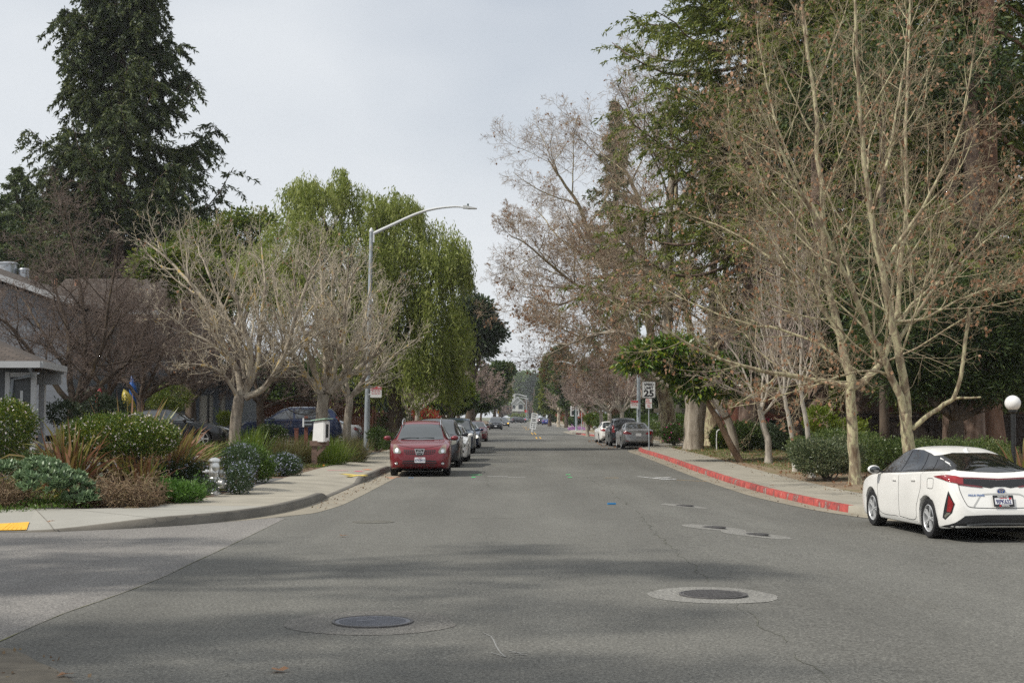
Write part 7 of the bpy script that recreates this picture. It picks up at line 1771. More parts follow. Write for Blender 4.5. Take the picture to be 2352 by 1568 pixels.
for (px, Y, H, tr, sd, lb, nb, rad) in ((2266, 52, 34, .48, 82, 'redwood with broad bare red trunk at the upper right edge', 125, 1.0), (1985, 60, 33, .5, 83, 'redwood in the middle of the grove behind the near planes', 135, 1.0), (1722, 66, 31, .5, 84, 'redwood whose long boughs reach left over the old planes', 135, 1.12), (2150, 64, 32, .5, 85, 'redwood hidden between the grove trunks, right of middle', 135, 1.0), (2500, 60, 30, .5, 86, 'redwood at the right border with bright low boughs', 135, 1.0), (1850, 72, 32, .5, 87, 'redwood at the back of the grove, left of middle', 135, 1.05)):
    b = at(px, Y)
    conifer('redwood_tree', lb, b, H, [(a, r_ * rad) for a, r_ in PR], tr, nb, sd, LF_RED, G_R, (.25, .07), 1.9, {82: .16, 84: .27, 87: .2}.get(sd, .09), .26, .22, sec=2.2, jit=(.55, 1.18), hang=.38, n3x=1.7, fl=.6, spread_az=-.3 if sd == 82 else None, barkm_=B_RED if sd == 82 else B_REDG)
b = at(25, 104); conifer('cedar_tree', 'pale green drooping cedar at the left border behind the redwood', b, 19.5, [(0, 5), (.3, 5.6), (.6, 4.6), (.8, 3.0), (1, .3)], .35, 90, 88, LF_CED, None, (.34, .10), 1.0, .1, .15, .05, sec=1.5, barkm_=B_DARK)
b = at(-60, 82); conifer('cedar_tree', 'dark green conifer low behind the near roof at left', b, 15, [(0, 5), (.4, 5), (.8, 3), (1, .3)], .35, 80, 90, LF_REDB, None, (.34, .11), 1.0, .1, .2, .1, sec=1.5, barkm_=B_DARK)
b = at(1074, 185); conifer('pine_tree', 'thin hazy pine top above the dark round oak', b, Wp(1074, 632, 185)[2], [(0, 3.5), (.5, 3.2), (.8, 2.2), (1, .2)], .35, 60, 89, LF_OAK, None, (.5, .16), .6, .3, .1, .1, sec=1.6, barkm_=B_DARK)
b = at(1410, 112); conifer('redwood_tree', 'slim conifer spire showing through the old plane crowns', b, Wp(1410, 235, 112)[2], [(0, 3.4), (.4, 3.2), (.7, 2.2), (1, .2)], .45, 110, 91, LF_CED, None, (.42, .13), .9, .1, .25, .15, sec=1.4)

def lob(px, py, Y, rx, ry, rd=None, dY=0.0):
    s = FPX / Y; return (Wp(px, py, Y + dY), (rx / s, rd if rd else rx / s, ry / s))
def broadleaf(name, label, base, lobes, ncl, nl, leaf, fol, seed, group, tmat=None, tr=.2, cl=(.3, .6), hang=0.0, trunk=True, cat='tree', limbr=.35):
    rng = np.random.default_rng(seed); base = np.array(base, float); t = thing(name, label, cat, base, 0, group)
    vol = np.array([l[1][0] * l[1][2] for l in lobes]); Vs = []
    if trunk:
        c = np.mean([l[0] for l in lobes], 0); f = base + (c - base) * .42; f[:2] = base[:2] + (c - base)[:2] * .25
        LP = [cr([base - [0, 0, .2], (base + f) / 2, f], 10)]; LR = [np.linspace(tr * 1.25, tr * .8, 10)]
        for l in lobes: LP.append(cr([f, f + (l[0] - f) * .5 + rng.normal(0, .25, 3), l[0] + np.array([0, 0, .2])], 10)); LR.append(np.linspace(tr * .5, tr * .10, 10))
        LP = np.array(LP) - base; LR = np.array(LR); P2, R2 = grow(LP[1:], LR[1:], rng, 8, (.3, 1), (30, 65), (.25, .5), 6, .05, .12, .5, .3)
        np_mesh('trunk', *join([tubes(LP, LR, 9), tubes(P2, np.maximum(R2, .008), 4)]), tmat or B_DARK, t, 180)
    for l, v in zip(lobes, vol / vol.sum()):
        n = max(4, int(ncl * v)); d = unit(rng.normal(size=(n, 3))); d[:, 2] = np.where(d[:, 2] < -.55, -d[:, 2] * .6, d[:, 2]); rad = rng.uniform(.25, 1, n) ** .45
        c = l[0] - base + d * rad[:, None] * np.array(l[1]) * rng.uniform(.85, 1.10, n)[:, None]
        cr_ = rng.uniform(cl[0], cl[1], n); k = rng.poisson(nl, n)
        ci = np.repeat(np.arange(n), k); off = rng.normal(size=(len(ci), 3)); off = unit(off) * rng.uniform(.2, 1, len(ci))[:, None] ** .6 * cr_[ci][:, None]; off[:, 2] *= .7
        pos = c[ci] + off; dr = unit(off * 1.2 + d[ci] * .5 * cr_[ci][:, None] + rng.normal(0, .35, off.shape) * cr_[ci][:, None]) + np.array([0, 0, -hang])
        Vs.append(blades(pos, dr, leaf[0] * rng.uniform(.6, 1.25, len(pos)), leaf[1] * rng.uniform(.7, 1.2, len(pos)), rng))
    np_mesh('crown', *join(Vs), fol, t)
    return t
def weeping(name, label, base, lobes, nst, fol, seed, tmat, tr, leaf=(.24, .05), slen=(.8, 2.6)):
    rng = np.random.default_rng(seed); base = np.array(base, float); t = thing(name, label, 'tree', base); vol = np.array([l[1][0] * l[1][2] for l in lobes])
    c = np.mean([l[0] for l in lobes], 0); f = base + np.array([0, 0, 3.0]); LP = [cr([base - [0, 0, .2], base + [.1, 0, 1.5], f], 12)]; LR = [np.linspace(tr * 1.3, tr * .8, 12)]
    for l in lobes: LP.append(cr([f, f + (l[0] - f) * .5 + rng.normal(0, .4, 3) + [0, 0, .6], l[0] + np.array([0, 0, l[1][2] * .5])], 12)); LR.append(np.linspace(tr * .5, tr * .08, 12))
    LP = np.array(LP) - base; LR = np.array(LR); P2, R2 = grow(LP[1:], LR[1:], rng, 10, (.3, .8), (30, 70), (.2, .35), 7, -.05, .12, .5, .3)
    np_mesh('trunk', *join([tubes(LP, LR, 9), tubes(P2, np.maximum(R2, .01), 4)]), tmat, t, 180); Vs = []
    for l, v in zip(lobes, vol / vol.sum()):
        n = int(nst * v); d = unit(rng.normal(size=(n, 3))); d[:, 2] = np.abs(d[:, 2]) * .9 + rng.uniform(-.5, .1, n); rad = rng.uniform(.3, 1, n) ** .4
        # strands gather in tresses
        gi = rng.integers(0, max(3, n // 16), n); gd = unit(rng.normal(size=(max(3, n // 16), 3))); gd[:, 2] = np.abs(gd[:, 2]) * .8 - .15; d = unit(gd[gi] + rng.normal(0, .16, (n, 3)))
        p0 = l[0] - base + d * (rad * (1 + .28 * np.sin(gi * 12.9898)))[:, None] * np.array(l[1]); Ls = rng.uniform(slen[0], slen[1], n) * np.clip(l[1][2] / 1.8, .5, 1.3); K = 16
        s = (np.arange(K) + rng.uniform(0, 1, (n, K))) / K; out = d * np.array([1, 1, 0])
        pos = p0[:, None] + out[:, None] * (.45 * np.sqrt(s))[..., None] * Ls[:, None, None] * .5 + np.array([0, 0, -1.0]) * (s ** 1.3 * Ls[:, None])[..., None] + rng.normal(0, .05, (n, K, 3))
        pos = pos.reshape(-1, 3); dr = rng.normal(0, .45, pos.shape) + np.array([0, 0, -1.0]); Vs.append(blades(pos, dr, leaf[0] * rng.uniform(.6, 1.3, len(pos)), leaf[1] * rng.uniform(.7, 1.3, len(pos)), rng))
    np_mesh('crown', *join(Vs), fol, t); return t
Yp = 73
weeping('pepper_tree', 'large weeping pepper tree with hanging green tresses behind lamp pole', at(905, Yp), [lob(715, 455, Yp, 68, 58, 1.7), lob(690, 530, Yp, 70, 60, 2), lob(765, 430, Yp, 45, 45, 1.4), lob(850, 470, Yp, 62, 52, 1.8), lob(920, 500, Yp, 72, 52, 2), lob(800, 560, Yp, 110, 80, 2.6), lob(940, 590, Yp, 100, 75, 2.6), lob(1010, 590, Yp, 58, 78, 2), lob(1040, 610, Yp, 36, 55, 1.2), lob(620, 610, Yp, 80, 75, 2), lob(700, 660, Yp, 100, 80, 2.4), lob(880, 690, Yp, 120, 90, 2.8), lob(1000, 720, Yp, 62, 100, 2.2), lob(950, 830, Yp, 85, 85, 2.4), lob(1010, 830, Yp, 45, 90, 1.6), lob(840, 800, Yp, 90, 85, 2.4), lob(560, 650, Yp, 60, 60, 1.6)], 7200, LF_PEP, 101, B_DARK, .38, (.26, .055))
G_B = 'evergreen trees behind the houses'
broadleaf('camphor_tree', 'yellow green broadleaf tree between the redwood and pepper tree', at(560, 90), [lob(540, 530, 90, 55, 40), lob(600, 520, 90, 45, 30), lob(480, 545, 90, 50, 38), lob(430, 575, 90, 50, 45), lob(520, 600, 90, 90, 60), lob(390, 640, 90, 70, 55), lob(470, 660, 90, 90, 60), lob(590, 600, 90, 50, 50)], 520, 46, (.26, .13), LF_CAM, 102, G_B, cl=(.5, 1.0), tr=.3)
broadleaf('broadleaf_tree', 'mid green tree low behind the brown house roof', at(440, 66), [lob(400, 620, 66, 60, 50), lob(460, 640, 66, 60, 45), lob(350, 610, 66, 40, 35), lob(450, 690, 66, 50, 50), lob(500, 700, 66, 45, 55)], 300, 46, (.26, .13), LF_CAM, 103, G_B, cl=(.5, .9), tr=.25)
broadleaf('evergreen_tree', 'dark green tree mass behind the redwood trunk at left', at(120, 108), [lob(80, 520, 108, 90, 80), lob(190, 520, 108, 90, 80), lob(310, 510, 108, 90, 80), lob(20, 600, 108, 90, 90), lob(430, 535, 108, 55, 70), lob(200, 610, 108, 110, 70), lob(340, 610, 108, 100, 70)], 620, 46, (.4, .18), LF_OAK, 104, G_B, cl=(.7, 1.3), tr=.4)
broadleaf('oak_tree', 'dark round oak standing against the sky at street left', at(1080, 135), [lob(1095, 750, 135, 45, 50), lob(1120, 770, 135, 32, 38), lob(1070, 740, 135, 35, 45), lob(1090, 710, 135, 32, 22), lob(1060, 790, 135, 40, 50), lob(1105, 800, 135, 40, 25)], 420, 50, (.42, .22), LF_OAK, 105, None, cl=(.6, 1.2), tr=.4)
broadleaf('bright_tree', 'bright yellow green tree right of the weeping pepper tree', at(1035, 98), [lob(1045, 790, 98, 28, 40), lob(1030, 850, 98, 35, 45), lob(1050, 900, 98, 28, 40), lob(1015, 900, 98, 30, 40)], 170, 44, (.3, .13), LF_BRT, 106, None, cl=(.4, .8), tr=.2)
G_F = 'evergreens farther along the left side'
for (lbs, Y, px, fol, sd, lb) in (([(1040, 930, 40, 30), (1000, 935, 40, 25), (1065, 915, 30, 30)], 108, 1040, LF_EVG, 107, 'dark leafy bush tree behind the parked navy sedan'), ([(1090, 900, 22, 35), (1080, 930, 30, 28), (1105, 930, 22, 25)], 150, 1088, LF_EVG, 108, 'deep green tree behind the second lamp pole'), ([(1130, 880, 30, 40), (1150, 860, 25, 28), (1120, 920, 30, 30), (1162, 850, 14, 18)], 215, 1135, LF_EVG, 109, 'dark green tree over the lone black wagon'), ([(1152, 868, 12, 22), (1156, 900, 12, 22), (1140, 910, 18, 24)], 300, 1148, LF_RED, 110, 'far conifer like tree at left edge of the street gap')):
    broadleaf('evergreen_tree', lb, at(px, Y), [lob(a, c, Y, d, e) for a, c, d, e in lbs], 420, 30, (.0028 * Y, .0013 * Y), fol, sd, G_F, cl=(.0016 * Y, .0034 * Y), tr=.0009 * Y + .08)
G_FR = 'evergreens farther along the right side'
for (lbs, Y, px, fol, sd, lb) in (([(1270, 900, 24, 60), (1264, 855, 18, 42), (1280, 930, 26, 35), (1255, 925, 12, 32)], 260, 1262, LF_RED, 111, 'dark conifer at the right edge of the street gap'), ([(1300, 880, 30, 55), (1290, 830, 22, 35), (1320, 920, 30, 40)], 225, 1300, LF_EVG, 112, 'mixed evergreen behind the far yellowish bare tree'), ([(1345, 900, 32, 45), (1360, 860, 30, 40), (1380, 920, 30, 35)], 165, 1350, LF_EVG, 113, 'evergreen behind the radar speed sign'), ([(1250, 900, 9, 26), (1246, 930, 9, 22)], 420, 1250, LF_EVG, 114, 'far evergreen beside the utility pole')):
    broadleaf('evergreen_tree', lb, at(px, Y), [lob(a, c, Y, d, e) for a, c, d, e in lbs], 480, 30, (.0028 * Y, .0013 * Y), fol, sd, G_FR, cl=(.0016 * Y, .0034 * Y), tr=.0009 * Y + .08)
G_P = 'pale distant trees beyond the white house'
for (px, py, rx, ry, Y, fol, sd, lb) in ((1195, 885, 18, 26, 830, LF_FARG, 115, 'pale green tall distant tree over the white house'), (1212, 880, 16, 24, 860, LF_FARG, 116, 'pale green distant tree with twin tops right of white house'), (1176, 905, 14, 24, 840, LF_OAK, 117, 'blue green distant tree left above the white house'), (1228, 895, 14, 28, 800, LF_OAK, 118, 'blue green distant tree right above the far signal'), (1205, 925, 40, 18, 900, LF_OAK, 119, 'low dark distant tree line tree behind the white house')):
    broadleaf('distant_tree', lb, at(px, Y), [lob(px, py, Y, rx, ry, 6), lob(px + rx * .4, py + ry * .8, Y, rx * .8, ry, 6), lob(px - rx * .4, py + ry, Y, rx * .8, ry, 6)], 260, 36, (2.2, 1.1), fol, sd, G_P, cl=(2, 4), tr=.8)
for i, (px, Y, rx, ry, lb) in enumerate(((470, 118, 80, 55, 'dark tree behind the garage wing roof'), (590, 122, 80, 60, 'dark tree behind the fence, left of the blue wagon roof'), (700, 120, 75, 60, 'dark tree behind the fence over the blue wagon'), (810, 118, 75, 60, 'dark tree behind the fence near the lamp pole'), (900, 125, 70, 60, 'dark tree behind the weeping pepper tree trunk'), (965, 130, 50, 50, 'dark tree behind the pair of small pale trees'))):
    broadleaf('background_tree', lb, at(px, Y), [lob(px, 880, Y, rx, ry), lob(px - 25, 925, Y, rx * .8, 35), lob(px + 25, 930, Y, rx * .8, 35)], 260, 34, (.42, .2), LF_OAK if i % 2 else LF_EVG, 140 + i, 'dark trees behind the left fence', cl=(.6, 1.2), tr=.25)
for i, (px, Y, rx, ry, lb) in enumerate(((1475, 140, 45, 50, 'dark tree behind the right lamp pole base'), (1530, 135, 55, 55, 'dark tree behind the grey timber trellis'), (1610, 130, 60, 60, 'dark tree behind the old plane trunks'), (1700, 125, 70, 60, 'dark tree behind the leaning trunks'), (1440, 160, 35, 45, 'dark tree behind the three pale bare trees'))):
    broadleaf('background_tree', lb, at(px, Y), [lob(px, 885, Y, rx, ry), lob(px - 20, 930, Y, rx * .8, 35), lob(px + 20, 935, Y, rx * .8, 30)], 260, 34, (.42, .2), LF_OAK if i % 2 else LF_EVG, 150 + i, 'dark trees behind the right verge', cl=(.6, 1.2), tr=.25)
# canopy of large glossy leaves on a leaning brown trunk
Yl = 56.0; b = G(1705, 1061); Yl = b[1]
t = broadleaf('magnolia_tree', 'glossy large leaved tree on leaning red brown trunk over speed sign', b, [lob(1458, 832, Yl, 34, 32, 1.0), lob(1505, 815, Yl, 50, 36, 1.2), lob(1560, 800, Yl, 50, 30, 1.2), lob(1566, 858, Yl, 40, 26, 1.2), lob(1600, 880, Yl, 48, 42, 1.2), lob(1655, 885, Yl, 45, 36, 1.2), lob(1620, 850, Yl, 50, 32, 1.2), lob(1545, 840, Yl, 40, 22, .9), lob(1585, 900, Yl, 34, 22, .9), lob(1690, 905, Yl, 30, 25, .8)], 500, 24, (.26, .09), LF_LOQ, 120, None, cl=(.2, .38), hang=.3, trunk=False)
P0 = cr(lpx([(1705, 1066), (1680, 1025), (1650, 965), (1622, 920), (1600, 880), (1590, 850)], Yl), 14) - b
LL = [P0]; LR = [np.linspace(.135, .06, 14)]
for pts, r_ in ((((1622, 920), (1580, 880), (1530, 850), (1480, 850)), .05), (((1600, 880), (1560, 830), (1510, 815)), .045), (((1650, 965), (1675, 955), (1690, 930), (1700, 905)), .06), (((1610, 900), (1640, 870), (1660, 880)), .04), (((1595, 865), (1600, 830), (1560, 800)), .04)):
    LL.append(cr(lpx(list(pts), Yl, .4), 14) - b); LR.append(np.linspace(r_, .012, 14))
np_mesh('trunk', *tubes(np.array(LL), np.array(LR), 10), B_BRN, t, 180)
b = at(1690, 57.5); t = thing('leaning_tree', 'grey leaning trunk behind the red brown leaning one', 'tree', b)
P0 = cr(lpx([(1690, 1062), (1686, 1010), (1670, 960), (1645, 925), (1625, 890), (1600, 840)], 57.5), 14) - b; np_mesh('trunk', *tubes(P0[None], np.linspace(.19, .10, 14)[None], 10), B_GREY, t, 180)
rng = np.random.default_rng(5); P2, R2 = grow(P0[None], np.linspace(.19, .1, 14)[None], rng, 14, (.5, 1), (30, 60), (.4, .7), 7, .1, .12, .3, .3); P3, R3 = grow(P2, R2, rng, 8, (.2, 1), (30, 60), (.4, .6), 5, .05, .12, .5, .3); np_mesh('crown', *join([tubes(P2, R2, 5), tubes(P3, np.maximum(R3, .006), 3)]), B_PINKT, t, 180)
# dark understorey of the grove
G_U = 'dark leafy trees low in the grove'
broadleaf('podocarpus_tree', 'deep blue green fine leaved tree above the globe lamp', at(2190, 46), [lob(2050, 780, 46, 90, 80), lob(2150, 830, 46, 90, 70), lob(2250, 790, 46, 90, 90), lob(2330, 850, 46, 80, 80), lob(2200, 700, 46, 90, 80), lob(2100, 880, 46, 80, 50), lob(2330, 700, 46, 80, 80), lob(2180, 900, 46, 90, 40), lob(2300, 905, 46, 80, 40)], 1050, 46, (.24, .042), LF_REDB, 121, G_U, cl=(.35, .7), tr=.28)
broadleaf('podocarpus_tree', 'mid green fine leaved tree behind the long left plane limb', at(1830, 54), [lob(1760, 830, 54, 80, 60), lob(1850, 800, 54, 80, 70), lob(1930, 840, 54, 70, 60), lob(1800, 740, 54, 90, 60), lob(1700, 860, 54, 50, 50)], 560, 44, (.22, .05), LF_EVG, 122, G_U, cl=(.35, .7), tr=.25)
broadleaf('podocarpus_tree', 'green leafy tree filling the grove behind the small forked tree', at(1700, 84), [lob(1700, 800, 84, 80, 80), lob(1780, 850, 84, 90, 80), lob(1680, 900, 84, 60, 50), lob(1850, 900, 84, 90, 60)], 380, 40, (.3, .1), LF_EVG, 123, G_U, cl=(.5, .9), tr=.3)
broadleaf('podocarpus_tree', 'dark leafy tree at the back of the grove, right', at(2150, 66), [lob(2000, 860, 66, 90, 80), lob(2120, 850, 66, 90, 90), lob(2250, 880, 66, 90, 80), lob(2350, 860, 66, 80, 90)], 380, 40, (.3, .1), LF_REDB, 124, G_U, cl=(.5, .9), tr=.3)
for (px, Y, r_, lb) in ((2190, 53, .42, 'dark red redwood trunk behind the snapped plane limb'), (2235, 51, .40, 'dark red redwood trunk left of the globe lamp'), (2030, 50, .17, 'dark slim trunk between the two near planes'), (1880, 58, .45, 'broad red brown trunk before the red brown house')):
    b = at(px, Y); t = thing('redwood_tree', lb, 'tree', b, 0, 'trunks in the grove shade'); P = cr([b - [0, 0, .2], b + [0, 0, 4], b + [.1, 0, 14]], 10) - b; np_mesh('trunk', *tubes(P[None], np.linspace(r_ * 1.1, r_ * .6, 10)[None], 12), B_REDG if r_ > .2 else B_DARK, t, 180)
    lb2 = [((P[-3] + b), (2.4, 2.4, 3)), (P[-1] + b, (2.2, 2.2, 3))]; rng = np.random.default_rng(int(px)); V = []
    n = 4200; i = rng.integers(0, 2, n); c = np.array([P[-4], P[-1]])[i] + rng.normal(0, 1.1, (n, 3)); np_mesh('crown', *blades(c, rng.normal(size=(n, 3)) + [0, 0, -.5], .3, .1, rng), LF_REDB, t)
# street trees left of the frame: their shade crosses the foreground
for (x, Y, sd, lb) in ((-12.6, 11.9, 131, 'leafy evergreen street tree, nearer the corner, shading the side street'), (-13.2, 5.2, 132, 'leafy evergreen street tree shading the nearest asphalt'), (-17.5, 14.0, 133, 'leafy evergreen street tree behind the other two at the side street')):
    b = np.array([x, Y, 0.0]); rng = np.random.default_rng(sd)
    lobes = [(b + np.array([rng.uniform(-3.2, 3.2), rng.uniform(-2.2, 2.2), rng.uniform(6.5, 16.5)]), (rng.uniform(1.0, 2.6), rng.uniform(.35, .7), rng.uniform(.4, .7))) for k in range(12)]
    broadleaf('street_tree', lb, b, lobes, 190, 26, (.28, .13), LF_CAM, sd, 'street trees shading the foreground', cl=(.4, .8), tr=.3)
# ------------------------------------------------------------------ shrubs and small plants
def shrub(name, label, base, lobes, n, leaf, fol, seed, group=None, flowers=None, cat='shrub', stems=True, up=.35, shell=.5):
    """lobes: (centre, radii); leaves over the surface and through the outer half"""
    rng = np.random.default_rng(seed); base = np.array(base, float); t = thing(name, label, cat, base, 0, group); vol = np.array([l[1][0] * max(l[1][2], .1) for l in lobes]); Vs = []; Fl = []
    for l, v in zip(lobes, vol / vol.sum()):
        k = int(n * v); d = unit(rng.normal(size=(k, 3))); rad = rng.uniform(shell ** 2, 1, k) ** .5; bump_ = 1 + .10 * np.sin(d[:, 0] * 7 + seed) * np.sin(d[:, 1] * 6 + 1) * np.sin(d[:, 2] * 8) + rng.normal(0, .035, k)
        p = l[0] - base + d * (rad * bump_)[:, None] * np.array(l[1]); keep = p[:, 2] > .015; p, dd_ = p[keep], d[keep]
        Vs.append(blades(p, dd_ * .8 + rng.normal(0, .55, p.shape) + [0, 0, up], leaf[0] * rng.uniform(.6, 1.3, len(p)), leaf[1] * rng.uniform(.7, 1.2, len(p)), rng))
        q = max(6, k // 70); ds = unit(rng.normal(size=(q, 3))); ds[:, 2] = np.abs(ds[:, 2]) * .9 - .1; ps = l[0] - base + ds * np.array(l[1]) * rng.uniform(.9, 1.0, q)[:, None]; gd = unit(ds * .7 + rng.normal(0, .35, (q, 3)) + [0, 0, .45]); Lq = leaf[0] * rng.uniform(1.2, 4.0, q)
        for u_ in np.linspace(.1, 1, 9):
            pp = ps + gd * (Lq * u_)[:, None]; pp = pp[pp[:, 2] > .02]
            if len(pp): Vs.append(blades(pp, gd[:len(pp)] * .5 + rng.normal(0, .6, pp.shape), leaf[0] * .75, leaf[1] * .8, rng))
        if flowers:
            q = int(flowers[1] * v); d = unit(rng.normal(size=(q, 3))); p = l[0] - base + d * np.array(l[1]) * rng.uniform(.98, 1.06, q)[:, None]; p = p[p[:, 2] > .03]
            for rep in range(3): Fl.append(blades(p, rng.normal(size=p.shape), flowers[2], flowers[2] * .8, rng))
    np_mesh('foliage', *join(Vs), fol, t)
    if flowers: np_mesh('flowers', *join(Fl), flowers[0], t)
    if stems:
        LP = []; 
        for l in lobes:
            for k in range(4):
                e = l[0] - base + rng.normal(0, .25, 3) * np.array(l[1]); LP.append(cr([[rng.normal(0, .06), rng.normal(0, .06), -.05], e * [.5, .5, .45] + rng.normal(0, .05, 3), e], 7))
        LP = np.array(LP); np_mesh('stems', *tubes(LP, np.linspace(.028, .006, 7)[None].repeat(len(LP), 0), 5), B_DARK, t, 180)
    return t
def tuft(name, label, base, n, Ln, W_, fol, seed, spread=.6, group=None, cat='plant', droop=.8, r0=.12, M=7, lean=(0, 0)):
    rng = np.random.default_rng(seed); t = thing(name, label, cat, base, 0, group); az = rng.uniform(0, 2 * np.pi, n); el = np.abs(rng.normal(0, spread, n)); L_ = Ln * rng.uniform(.5, 1.1, n)
    d = np.stack([np.sin(el) * np.cos(az) + lean[0], np.sin(el) * np.sin(az) + lean[1], np.cos(el)], -1); d = unit(d)
    P = np.zeros((n, M, 3)); P[:, 0] = np.stack([np.cos(az), np.sin(az), 0 * az], -1) * rng.uniform(0, r0, n)[:, None]; bend = droop * rng.uniform(.2, 1.2, n)
    for k in range(1, M):
        d = unit(d + np.array([0, 0, -1.0]) * (bend * (k / M) ** 1.5 * .55)[:, None] + .04 * rng.normal(size=d.shape)); P[:, k] = P[:, k - 1] + d * (L_ / (M - 1))[:, None]
    side = unit(np.stack([-np.sin(az), np.cos(az), 0 * az], -1) + .35 * rng.normal(size=(n, 3))); w = W_ * rng.uniform(.6, 1.2, n)[:, None] * np.interp(np.linspace(0, 1, M), [0, .35, .8, 1], [.6, 1, .7, .05])[None]
    P[:, :, 2] = np.maximum(P[:, :, 2], .02)
    np_mesh('blades', *ribbons(P, w, side), fol, t); return t
def cover(name, label, pts, h, n, leaf, fol, seed, kind='stuff', up=.6, rough=.6, cat=None):
    """low growth scattered inside a ground outline"""
    rng = np.random.default_rng(seed); P = np.array(pts); lo, hi = P.min(0), P.max(0); q = rng.uniform(lo, hi, (n * 3, 2)); c = np.zeros(len(q), bool)
    for i in range(len(P)):
        a, b = P[i], P[(i + 1) % len(P)]; cond = ((a[1] > q[:, 1]) != (b[1] > q[:, 1])); xx = a[0] + (q[:, 1] - a[1]) * (b[0] - a[0]) / (b[1] - a[1] + 1e-12); c ^= cond & (q[:, 0] < xx)
    q = q[c][:n]; mound = h * (.55 + .45 * np.sin(q[:, 0] * 3.1 + seed) * np.sin(q[:, 1] * 2.7)) * rng.uniform(.2, 1, len(q)); z = gz(q[:, 0], q[:, 1]) + mound
    d = rng.normal(0, rough, (len(q), 3)) + [0, 0, up]; V, F = blades(np.column_stack([q, z]), d, leaf[0] * rng.uniform(.6, 1.3, len(q)), leaf[1] * rng.uniform(.7, 1.2, len(q)), rng)
    o = np_mesh(name, V, F, fol); return tag(o, label, cat, kind=kind)
def rosettes(name, label, base, lobes, n, fol, seed, group=None):
    rng = np.random.default_rng(seed); base = np.array(base, float); t = thing(name, label, 'plant', base, 0, group); Vs = []; vol = np.array([l[1][0] for l in lobes])
    for l, v in zip(lobes, vol / vol.sum()):
        k = int(n * v); d = unit(rng.normal(size=(k, 3))); d[:, 2] = np.abs(d[:, 2]); c = l[0] - base + d * np.array(l[1]) * rng.uniform(.8, 1.05, k)[:, None]
        m = 11; a = np.arange(m) * 2.39996; tl = np.linspace(.25, 1.25, m)
        ax = unit(d * .6 + np.array([0, 0, .8])); ref = np.array([1.0, .2, 0]); n1 = unit(np.cross(ax, ref)); n2 = np.cross(ax, n1)
        dr = np.cos(tl)[None, :, None] * ax[:, None] + np.sin(tl)[None, :, None] * (np.cos(a)[None, :, None] * n1[:, None] + np.sin(a)[None, :, None] * n2[:, None])
        pos = np.repeat(c[:, None], m, 1) + dr * .012; fl = np.cross(dr, np.cross(ax[:, None] * np.ones_like(dr), dr)); rep = lambda z_: z_.reshape(-1, 3)
        V, F = blades(rep(pos), rep(dr), .115 * rng.uniform(.7, 1.2, k * m), .055, rng, flat=rep(np.repeat(ax[:, None], m, 1))); Vs.append((V, F))
    np_mesh('foliage', *join(Vs), fol, t); return t
def C(px, py, Y): return Wp(px, py, Y)
def L1(px, py, Y, rx, ry, rd): s = FPX / Y; return (Wp(px, py, Y), (rx / s, rd, ry / s))
# clipped flowering shrubs
shrub('clipped_shrub', 'clipped mound shrub with white flowers in the corner bed', at(262, 29.2), [L1(272, 998, 29.2, 136, 50, 1.0), L1(210, 1006, 29.2, 75, 42, .85), L1(345, 1010, 29.2, 66, 42, .8)], 21000, (.05, .028), LF_CLIP, 201, 'clipped shrubs with white flowers', (LF_WFL, 420, .030), shell=.55)
shrub('clipped_shrub', 'clipped round shrub with white flowers at the left border', at(10, 28.5), [L1(15, 980, 28.5, 66, 66, .85)], 10500, (.05, .028), LF_CLIP, 202, 'clipped shrubs with white flowers', (LF_WFL, 160, .030), shell=.55)
shrub('leafy_shrub', 'dark low shrub under the round clipped shrub at left border', at(60, 30.5), [L1(40, 1062, 30.5, 80, 26, .8), L1(110, 1070, 30, 40, 22, .6)], 6000, (.07, .03), LF_EVG, 198)
# flax
G_FX = 'flax clumps with red and green blades'
tuft('flax', 'red and green flax clump left of the clipped shrub', at(160, 28.0), 280, 1.5, .075, LF_FLAX, 203, .9, G_FX, droop=1.1, r0=.22)
tuft('flax', 'tall flax clump standing behind the clipped shrub', at(300, 31.0), 120, 1.95, .08, LF_FLAX, 204, .6, G_FX, droop=.45, r0=.25)
tuft('flax', 'flax clump with long arching blades right of clipped shrub', at(395, 30.4), 290, 1.5, .075, LF_FLAX, 205, .95, G_FX, droop=1.1, r0=.25, lean=(.25, 0))
tuft('flax', 'reddish flax clump in the shade under the clipped shrub', at(325, 28.6), 90, 1.0, .06, LF_FLAX, 206, .7, G_FX, droop=.9, r0=.3)
tuft('flax', 'orange tinted flax clump beside the globe lamp at right', at(2350, 32.5), 70, 1.3, .06, LF_FLAX, 207, .5, G_FX, droop=.5, r0=.2)
